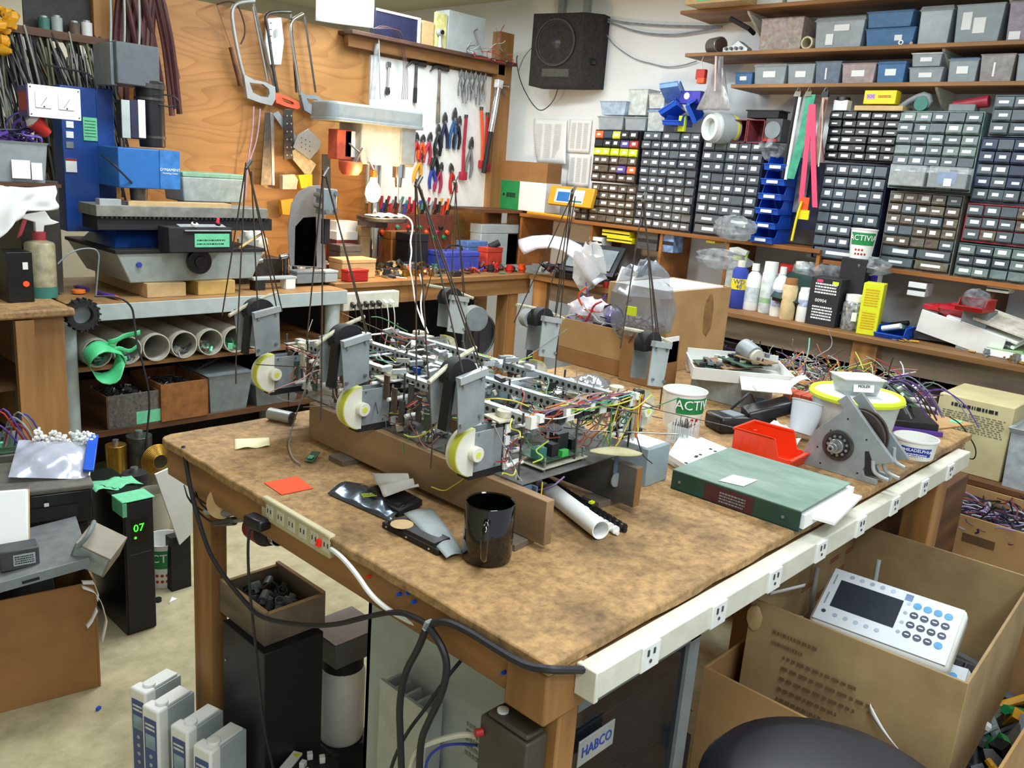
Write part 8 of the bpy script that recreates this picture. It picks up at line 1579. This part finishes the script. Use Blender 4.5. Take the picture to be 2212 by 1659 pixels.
for k in range(3):b=MB();b.pipe((-.01+.03*k,.0,.03),(-.008+.03*k,.002,.03),.028,.002,18);b.build('ring',STEEL,t2)
t=T('red_bag','red plastic bag on the slanting paper pile','bag',(4.02,1.12,ZB+.13));b=MB();b.blob((0,0,.02),(.06,.12,.03),seed=8,n=12,m=7);b.build('bag',mat('red_film','b82430',.3),t)
p=PX(2105,672,3.93);t=bin_('stacking_bin','red bin wrapped in clear film on the slanting paper pile',(4.02,p.y,p.z),.15,.11,.05,RED,176);b=MB();b.blob((.07,0,.05),(.07,.055,.04),seed=9,n=12,m=7,jit=.2);b.build('film_wrap',FILM,t)
t=T('bin_prop','grey box under the red bin on the parts bench','box',(3.95,p.y-.05,ZB));b=MB();b.bx(0,0,0,.14,.1,p.z-ZB-.001);b.build('box',GREY,t)
q=random.Random(61)
for k in range(16):m,ml=q.choice(SM);kd=q.choice(['screwdriver','plastic spool','socket','file']);yy=q.uniform(.5,1.3);small(kd,m,ml,(q.uniform(3.84,3.93),yy,ZB),q.uniform(.025,.04),'%s %s at the bench front, %s'%(ml,kd,'by the ring binder' if yy<.85 else 'before the slanting paper pile' if yy<1.15 else 'right of the blue bin'),q,'odds at the right front of the parts bench')
# cubbies under the shelf
for k,(rect,m,l)in enumerate((((1300,498,1360,512),YEL,'yellow striped strap roll in the cubby under the left cabinets'),((1310,512,1365,524),YEL,'lower yellow striped strap in the cubby under the left cabinets'),((1375,500,1420,540),DGREY,'grey box in the cubby under the wide black cabinet'),((1425,505,1455,545),mat('blue_white','7c98c4',.5,noise=.3,scale=20),'blue and white packet in the cubby under the wide black cabinet'),((1272,512,1300,532),WHITE,'white cup in the cubby under the left cabinets'),((1525,512,1545,525),YEL,'small yellow packet in the cubby under the navy cabinet'),((1960,610,2000,640),WHITE,'white packet in the cubby under the grey-brown cabinet'),((2130,618,2180,632),OFFW,'off-white bar in the cubby at the right'))):
    t,w_,h=simple_box('cubby_packet',l,'packet',rect,'x',4.10,.1,m);b=MB();b.bx(-w_/2,-.001,h*.4,w_/2,0,h*.6);b.build('band',BLACKM,t)
# left part of the bench: white sheet, black laptop, binder
t=T('black_case','black hinged instrument case on the corner of the parts bench','case',(3.90,3.10,ZB),rz=-80);b=MB();b.bx(-.20,0,0,.16,.22,.035);b.build('lower_shell',BLACK,t,bevel=.004);b=MB();b.box((-.02,.12,.12),(.36,.22,.02),(R(48),0,0));b.build('upper_shell',mat('satin_black','2c2e34',.3),t,bevel=.004);b=MB();b.box((-.02,.105,.128),(.30,.15,.004),(R(48),0,0));b.build('window',GREY,t)
tpx=[(1120,518),(1150,510),(1185,508),(1225,515),(1255,530),(1285,565),(1312,602)];bpx=[(1132,550),(1160,538),(1190,536),(1216,543),(1238,560),(1262,592),(1286,618)]
def cs(u,v):s=min(u,.9999)*6;i=int(s);a=PX(*tpx[i],3.78).lerp(PX(*tpx[i+1],3.78),s-i);c=PX(*bpx[i],3.72).lerp(PX(*bpx[i+1],3.72),s-i);return a.lerp(c,v)+V((.03*v*(1-v)*-4*.5,0,0))-V((3.75,3.1,ZB))
b=MB();b.sheet(24,5,cs);b.build('curved_sheet',mat('grey_white_sheet','c4c8d8',.5,noise=.02),None,'large pale sheet arching over the black instrument case','sheet',solid=.003).location=(3.75,3.1,ZB)
b=MB();b.blob((0,0,.11),(.04,.10,.12),seed=12,n=14,m=9,jit=.3);b.build('plastic_bag',mat('bag_film2','c0c4c6',.2,noise=.05,alpha=.6,spec=1),None,'clear bag standing in front of the black instrument case','bag').location=(3.74,2.95,.905)
t=T('green_binder','green binder and white papers stacked in the middle of the parts bench','binder',(3.95,2.50,ZB),rz=-84);b=MB();b.bx(-.20,0,.0,.22,.25,.035);b.build('green_cover',mat('binder_mid_green','1f7a5c',.5),t,bevel=.002);b=MB();b.bx(-.19,-.006,.036,.20,.24,.055);b.build('paper_stack',PAPER,t,bevel=.002)
for k,(x,y,z,s,a,m,l)in enumerate(((4.0,2.62,.0565,(.26,.2,.02),12,WHITE,'white box file lying on the green binder'),(4.02,2.42,.0565,(.2,.16,.015),-14,PAPER,'white folder lying askew on the green binder'),(3.95,2.30,0,(.20,.22,.05),8,LGREY,'pale grey flat box right of the green binder'),(4.08,2.80,0,(.22,.12,.06),0,NAVY,'dark blue folded bag left of the green binder'))):
    t=T('flat_box',l,'box',(x,y,ZB+z),rz=a-90);b=MB();b.bx(-s[0]/2,-s[1]/2,0,s[0]/2,s[1]/2,s[2]);b.build('box',m,t,bevel=.003);b=MB();b.bx(-s[0]/2+.01,-s[1]/2-.001,s[2]*.4,s[0]/2-.01,-s[1]/2,s[2]*.6);b.build('edge_line',GREY,t)
t=T('white_switch_box','white plastic cover plate leaning in front of the green binder','cover',PX(1300,625,3.72),rot=(R(-20),R(10),R(-70)));t.location=(3.84,2.78,ZB+.0);b=MB();b.bx(-.05,0,0,.05,.012,.13);b.build('plate',OFFW,t,bevel=.003);b=MB();b.bx(-.02,-.004,.09,.02,0,.11);b.build('slot',GREY,t)
q=random.Random(62)
for k in range(22):m,ml=q.choice(SM);kd=q.choice(['screwdriver','plastic spool','socket','file','steel block']);yy=q.uniform(2.2,3.35);small(kd,m,ml,(q.uniform(3.83,3.96),yy,ZB),q.uniform(.025,.045),'%s %s on the parts bench, %s'%(ml,kd,'by the black instrument case' if yy>3.05 else 'by the white cover plate' if yy>2.7 else 'before the green binder' if yy>2.4 else 'right of the green binder'),q,'odds at the left front of the parts bench')
# ================================================================ far part of the worktable and beyond it
ca_=carton('cardboard_box','small open cardboard box of orange wires at the far side of the worktable',2.26,1.70,.931,.12,.29,.10,0,CARD,.004)
tangle(ca_,.10,.26,.07,46,[ORANGE,RED,BLUEINK,PURPLE,LGREY,BLACKM,ORANGE],3,.003,.06,'wire_tangle',.14);b=MB();b.blob((0,.05,.12),(.05,.09,.05),seed=4,n=12,m=8);b.build('white_wrap',mat('white_film','d4d0dc',.25,alpha=.8,spec=1),ca_)
b=MB();b.blob((0,-.05,.125),(.035,.035,.03),seed=6,n=12,m=7,jit=.1);b.build('purple_ball',mat('purple_clear','8c7cc0',.2),ca_);b=MB();b.pipe((-.02,-.05,.12),(-.015,-.05,.12),.05,.004,24);b.build('black_hoop',BLACK,ca_)
t=T('box_under','flat brown carton under the box of orange wires','box',(2.27,1.68,.8805));b=MB();b.bx(-.07,-.13,0,.07,.16,.050);b.build('carton',CARD2,t,bevel=.002)
cb_=carton('cardboard_box','tall tan cardboard box with dark stains at the far right of the worktable',2.555,1.64,.8805,.39,.25,.275,0,CARD,.005)
b=MB();b.blob((.06,-.1256,.18),(.03,.0006,.07),n=16,m=8,jit=.12,seed=3);b.build('stain',mat('stain_brown','8c6838',.8),cb_);b=MB();b.bx(-.18,-.10,.26,.18,.11,.274);b.build('papers',PAPER,cb_)
b=MB();b.blob((0,0,.09),(.09,.10,.13),seed=21,n=16,m=12,jit=.16);o=b.build('plastic_bag',mat('grey_film_bag','8c94a0',.15,noise=.05,alpha=.5,spec=1),None,'large grey clear bag full of wires between the two cartons','bag');o.location=(2.22,1.52,1.03);tangle(o,.10,.1,-.03,30,[ORANGE,DRED,GREY,MATS['hose_brown']],9,.002,.08,'wires_inside',.12)
b=MB();b.box((-.088,-.02,.08),(.004,.035,.03),(0,R(-12),R(10)));b.build('yellow_label',LIME,o)
b=MB();b.bx(-.08,-.09,0,.02,.06,.147);b.build('bag_prop',CARD2,None,'small brown carton under the grey clear bag','box',bevel=.002).location=(2.25,1.49,.8805)
b=MB();b.bx(0,0,0,.10,.004,.08);b.build('white_card',WHITE,None,'white card box side standing left of the tray','card').location=PY(1422,788,1.40)
b=MB();b.sheet(16,10,lambda u,v:(.30*u,.13*(v-.5)+.1*u,.012+.028*abs(math.sin(u*11+v*3))*math.sin(v*3.1)));o=b.build('silver_bag',mat('silver_clear','b4bcc0',.12,.5,noise=.1,scale=20,alpha=.8,spec=1),None,'shiny clear bag lying behind the walking machine','bag',solid=.001);o.location=(1.74,1.56,.8815);o.rotation_euler=(0,0,R(-25))
# tray of boards
t=T('cardboard_tray','white cardboard tray holding old circuit boards, right of the walking machine','tray',(2.30,1.21,.951),rz=-52)
for c_ in((-.14,-.10,0,.14,.12,.004),(-.14,-.104,0,.14,-.10,.035),(-.144,-.104,0,-.14,.12,.035),(.14,-.104,0,.144,.12,.035),(-.14,.116,0,.14,.12,.05)):b=MB();b.bx(*c_);b.build('tray_wall' if c_[5]>.01 else 'tray_base',WHITE,t)
b=MB();b.box((.06,-.13,.01),(.14,.07,.003),(R(24),0,0));b.build('open_flap',WHITE,t)
for k in range(5):b=MB();b.box((-.08+.035*k,.0+.012*k,.018+.007*k),(.15,.10,.003),(R(6),R(-5+k*3),R(k*16)));o=b.build('circuit_board',[mat('pcb_tan','8c6c48',.5,noise=.2,scale=60),PCB][k%2],t);b=MB();[b.box((-.08+.035*k+rnd.uniform(-.05,.05),.012*k+rnd.uniform(-.035,.035),.028+.007*k),(rnd.uniform(.008,.02),.012,.012))for _ in range(12)];b.build('components',[BLACKM,GREY,OFFW][k%3],o,kind='stuff')
b=MB();b.cyl((.05,.02,.06),(.02,.07,.075),.030,n=24);b.build('motor',ALUD,t,bevel=.002);b=MB();b.cyl((.056,.01,.058),(.05,.02,.06),.024,n=24);mo=b.build('motor_gear',OFFW,t);b=MB();b.cyl((.060,.003,.056),(.056,.01,.058),.004,n=10);b.build('motor_shaft',STEEL,mo)
b=MB();b.bx(-.10,-.08,0,.10,.09,.070);b.build('tray_box',mat('grey_card','9aa0a0',.6),None,'grey box under the white cardboard tray','box',bevel=.002).location=(2.31,1.22,.8805)
# crate of cables beyond the table
t=T('cable_crate','wooden crate heaped with coloured wire looms beyond the worktable','crate',(3.0,1.25,0));
for c_ in((-.36,-.30,0,.38,-.28,.80),(-.36,.26,0,.38,.28,.80),(-.36,-.28,0,-.34,.26,.80),(.36,-.28,0,.38,.26,.80)):b=MB();b.bx(*c_);b.build('crate_side',DWOOD,t)
b=MB();b.bx(-.34,-.28,0.01,.36,.26,.80);b.build('contents',JUNKB,t,kind='stuff')
tangle(t,.72,.56,.80,560,WC+[BLACKM,LGREY,DSTEEL,WC[7],WC[6],WC[10]],5,.0017,.045,'wire_loom',.16);jumble(t,.66,.5,.81,60,[WHITE,TAN,BLACKM,LGREY,PCB],8,.03)
t=T('brick_block','terracotta coloured connector block behind the white paper scrap','block',(2.35,1.02,.8805));
for k in range(4):b=MB();b.bx(-.012,-.055+k*.028,0,.05,-.03+k*.028,.05);b.build('block_section',MATS['terracotta'],t,bevel=.002)
b=MB();b.tube([(0,0,0),(.02,-.05,.01),(.0,-.11,.005),(-.03,-.17,.0)],.006,8,smooth=2);b.build('blue_strip',mat('strip_blue','6c8cc8',.5),None,'pale blue plastic strip lying behind the black device','strip').location=(2.28,1.16,.89)
# electronics at the right end of the table
t=T('electronics_stack','stack of circuit boards and metal parts at the right end of the worktable','electronics',(2.46,.86,.8805),rz=-58)
b=MB();b.bx(-.13,-.10,.0,.16,.08,.03);b.build('black_base',BLACK,t,bevel=.003);b=MB();b.bx(.02,-.112,.0,.17,-.10,.012);b.build('violet_edge',PURPLE,t)
for k in range(5):b=MB();b.box((-.05+.03*k,.0,.04+.010*k),(.14,.09,.002),(R(5*k-8),R(6-3*k),R(k*21)));b.build('circuit_board',PCB,t)
for k in range(14):b=MB();p=V((rnd.uniform(-.12,.13),rnd.uniform(-.07,.07),rnd.uniform(.05,.11)));d=V((rnd.uniform(-1,1),rnd.uniform(-1,1),rnd.uniform(-.2,.5))).normalized()*.03;b.cyl(p-d,p+d,rnd.uniform(.004,.010),n=8);b.build('metal_rod',rnd.choice([STEEL,DSTEEL,BLACKM,OFFW]),t)
for k in range(14):b=MB();p=V((rnd.uniform(-.1,.1),rnd.uniform(-.08,.05),.08));b.tube([p,p+V((.03,-.03,.06+.02*rnd.random())),p+V((.10,-.06,.03)),p+V((.14,-.08,-.03))],.0018,5,smooth=2);b.build('wire',rnd.choice([BLACK,PURPLE,GREY,WC[5]]),t)
XPs=[(2050,900),(2075,915),(2092,940),(2110,970),(2105,995),(2085,985),(2060,950),(2040,925)]
XP('black wire looping over the right end of the worktable',XPs,2.60,.002,BLACK)
t=T('table_flap','torn cardboard flap with green tape at the right end of the worktable','card',(2.50,.80,.8805));b=MB();b.prism([(0,-.10),(.18,-.16),(.20,-.10),(.14,.10),(.0,.12)],0,.004);b.build('card',CARD,t);b=MB();b.bx(.14,-.13,.004,.18,-.10,.005);b.build('green_tape',TAPE,t)
# ================================================================ right background cartons and shelf
t,w_,h=TP('newspaper_carton','carton covered with yellowed newspaper on the shelf under the parts bench','box',(2012,862,2180,1022),'x',3.50,.5005);b=MB();b.bx(-w_/2,0,0,w_/2,.3,h);b.build('carton',mat('yellowed_paper','cfc394',.8,noise=.08,scale=4),t,bevel=.003)
b=MB();scrib(b,(-w_*.32,-.0008,h*.86),(1,0,0),(0,0,1),w_*.62,h*.06,1,3,fill=.8);b.build('headline',INK,t);b=MB();scrib(b,(-w_*.42,-.0008,h*.55),(1,0,0),(0,0,1),w_*.84,h*.26,9,8,fill=.4);scrib(b,(-w_*.42,-.0008,h*.1),(1,0,0),(0,0,1),w_*.4,h*.35,10,9,fill=.4);b.build('newsprint',mat('news_ink','6c6a58',.8,noise=0),t)
t,w_,h=TP('clear_tub','pale clear plastic tub right of the newspaper carton','tub',(2172,935,2300,1035),'x',3.46,.5005);b=MB();b.tray((0,.12,0),(w_*.92,.22),(w_,.24),h,.004);b.build('tub_wall',mat('tub_pale','c4ccd0',.3,alpha=.8),t);b=MB();b.tray((0,.12,h-.02),(w_,.24),(w_+.02,.26),.02,.008);b.build('rim',LGREY,t);b=MB();b.bx(-w_*.4,.03,.01,w_*.4,.2,h*.8);b.build('contents',PAPER,t,kind='stuff')
cr=carton('cardboard_box','tan cardboard box with a handle hole, full of purple cables, at the right',3.22,.62,0,.36,.40,.49,0,CARD,.006)
tangle(cr,.32,.36,.44,160,[mat('dull_purple','4a3a64',.5),BLACKM,LGREY,NAVY,DRED,mat('lilac_wire','9c88b4',.5)],7,.0028,.03,'cable_pile',.12);b=MB();b.bx(-.17,-.19,.006,.17,.19,.44);b.build('contents',JUNKD,cr,kind='stuff')
b=MB();b.bx(-.1815,-.03,.40,-.1795,.07,.43);b.build('handle_hole',mat('hole_brown','5c4428',.8),cr);b=MB();scrib(b,(-.181,.14,.18),(0,-1,0),(0,0,1),.25,.14,3,8,fill=.5);b.build('faded_print',mat('faded_ink2','9c8258',.85,noise=0),cr)
t,w_,h=TP('dark_cabinet','dark brown cabinet with a black door beyond the right table leg','cabinet',(1955,1040,2035,1175),'x',2.76,0);b=MB();b.bx(-w_/2,0,0,w_/2,.22,h);b.build('carcass',DWOOD,t,bevel=.003);b=MB();b.bx(-w_*.45,-.012,.06,w_*.40,0,h*.97);d_=b.build('door',BLACKM,t);b=MB();b.cyl((w_*.3,-.022,h*.6),(w_*.3,-.012,h*.6),.008,n=12);b.build('knob',GREY,d_)
jb=carton('cardboard_box','small carton with dark things in the gap beyond the big box',2.62,.95,0,.26,.26,.46,8,CARD2,.005);jb.location=(2.46,1.0,0);jumble(jb,.2,.2,.40,40,[DGREY,BLACKM,GREY,TEAL],3,.04);b=MB();b.bx(-.12,-.12,.006,.12,.12,.41);b.build('contents',JUNKD,jb,kind='stuff')
# dark clutter under the parts bench: each crate a thing
for k,(y0,y1,X,z0,h,m,l)in enumerate(((2.02,2.38,3.95,.5205,.20,BLACKM,'black crate on the lower shelf of the parts bench, furthest left'),(1.55,1.98,3.95,.5205,.16,DGREY,'dark grey crate on the lower shelf of the parts bench, second from the left'),(1.06,1.33,3.93,.5205,.2,mat('dark_violet_crate','3a3040',.6),'dark violet crate on the lower shelf of the parts bench'),(.60,1.00,3.93,.5205,.2,BLACKM,'black crate on the lower shelf of the parts bench, near the right edge'))):
    t=T('parts_crate',l,'crate',(X,y0,z0),rz=0);b=MB();b.bx(0,0,0,.008,y1-y0,h);b.bx(.26,0,0,.268,y1-y0,h);b.bx(.008,0,0,.26,.008,h);b.bx(.008,y1-y0-.008,0,.26,y1-y0,h);b.bx(.008,.008,0,.26,y1-y0-.008,.008);b.build('crate_body',m,t)
    jumble(t,.24,(y1-y0)*.9,h*.75,90,[BLACKM,DGREY,GREY,PURPLE,DRED,OFFW,NAVY],30+k,.03).location=(.13,(y1-y0)/2,0);tangle(t,.24,(y1-y0)*.9,h*.85,30,[PURPLE,GREY,BLACKM,DRED,BLUEINK],60+k,.003,.04,'cable_pile',.2).location=(.13,(y1-y0)/2,0)
for k,(y0,y1,h,m,l)in enumerate(((2.30,2.75,.34,BLACKM,'black case on the floor under the parts bench, left part'),(1.2,2.2,.3,DGREY,'long dark case on the floor under the parts bench'))):
    t=T('floor_case',l,'case',(3.95,y0,0));b=MB();b.bx(0,0,0,.3,y1-y0,h);b.build('case_body',m,t,bevel=.006);b=MB();b.bx(-.006,(y1-y0)*.4,h*.6,0,(y1-y0)*.6,h*.66);b.build('handle',GREY,t)
# machines in the shadow below the corner between the benches
for k,(px,py,X,r_,l)in enumerate(((1030,690,3.2,.07,'grey fan motor in the shadow under the corner of the benches'),(1150,690,3.3,.05,'steel flange in the shadow beside the bench leg'))):
    p=PX(px,py,X);t=T('motor_unit',l,'motor',(p.x,p.y,0));b=MB();b.cyl((0,0,p.z),(.02,.06,p.z),r_,n=20);b.build('motor_can',GREY,t,bevel=.003);b=MB();b.cyl((0,0,0),(0,0,p.z-r_*.9),r_*.5,r_*.3,12);b.build('stand',BLACKM,t)

for k,(x0,x1,y0,y1,sd,ms,l)in enumerate(((4.0,4.34,1.6,2.3,13,[FILM,DGREY,WHITE,BLACKM,GREY,LGREY],'clutter of bags and dark bits behind the bottles on the parts bench'),(4.0,4.3,2.9,3.6,15,[BLACKM,NAVY,GREY,DGREY,DRED,LGREY],'dark clutter behind the black instrument case on the parts bench'),(3.86,4.2,.45,.75,16,[WHITE,BLACKM,GREY,NAVY,FILM,LGREY],'clutter at the far right end of the parts bench'))):
    t=T('scrap_heap',l,'scraps',((x0+x1)/2,(y0+y1)/2,ZB));t['kind']='stuff';jumble(t,x1-x0,y1-y0,.006,170,ms,sd,.035)
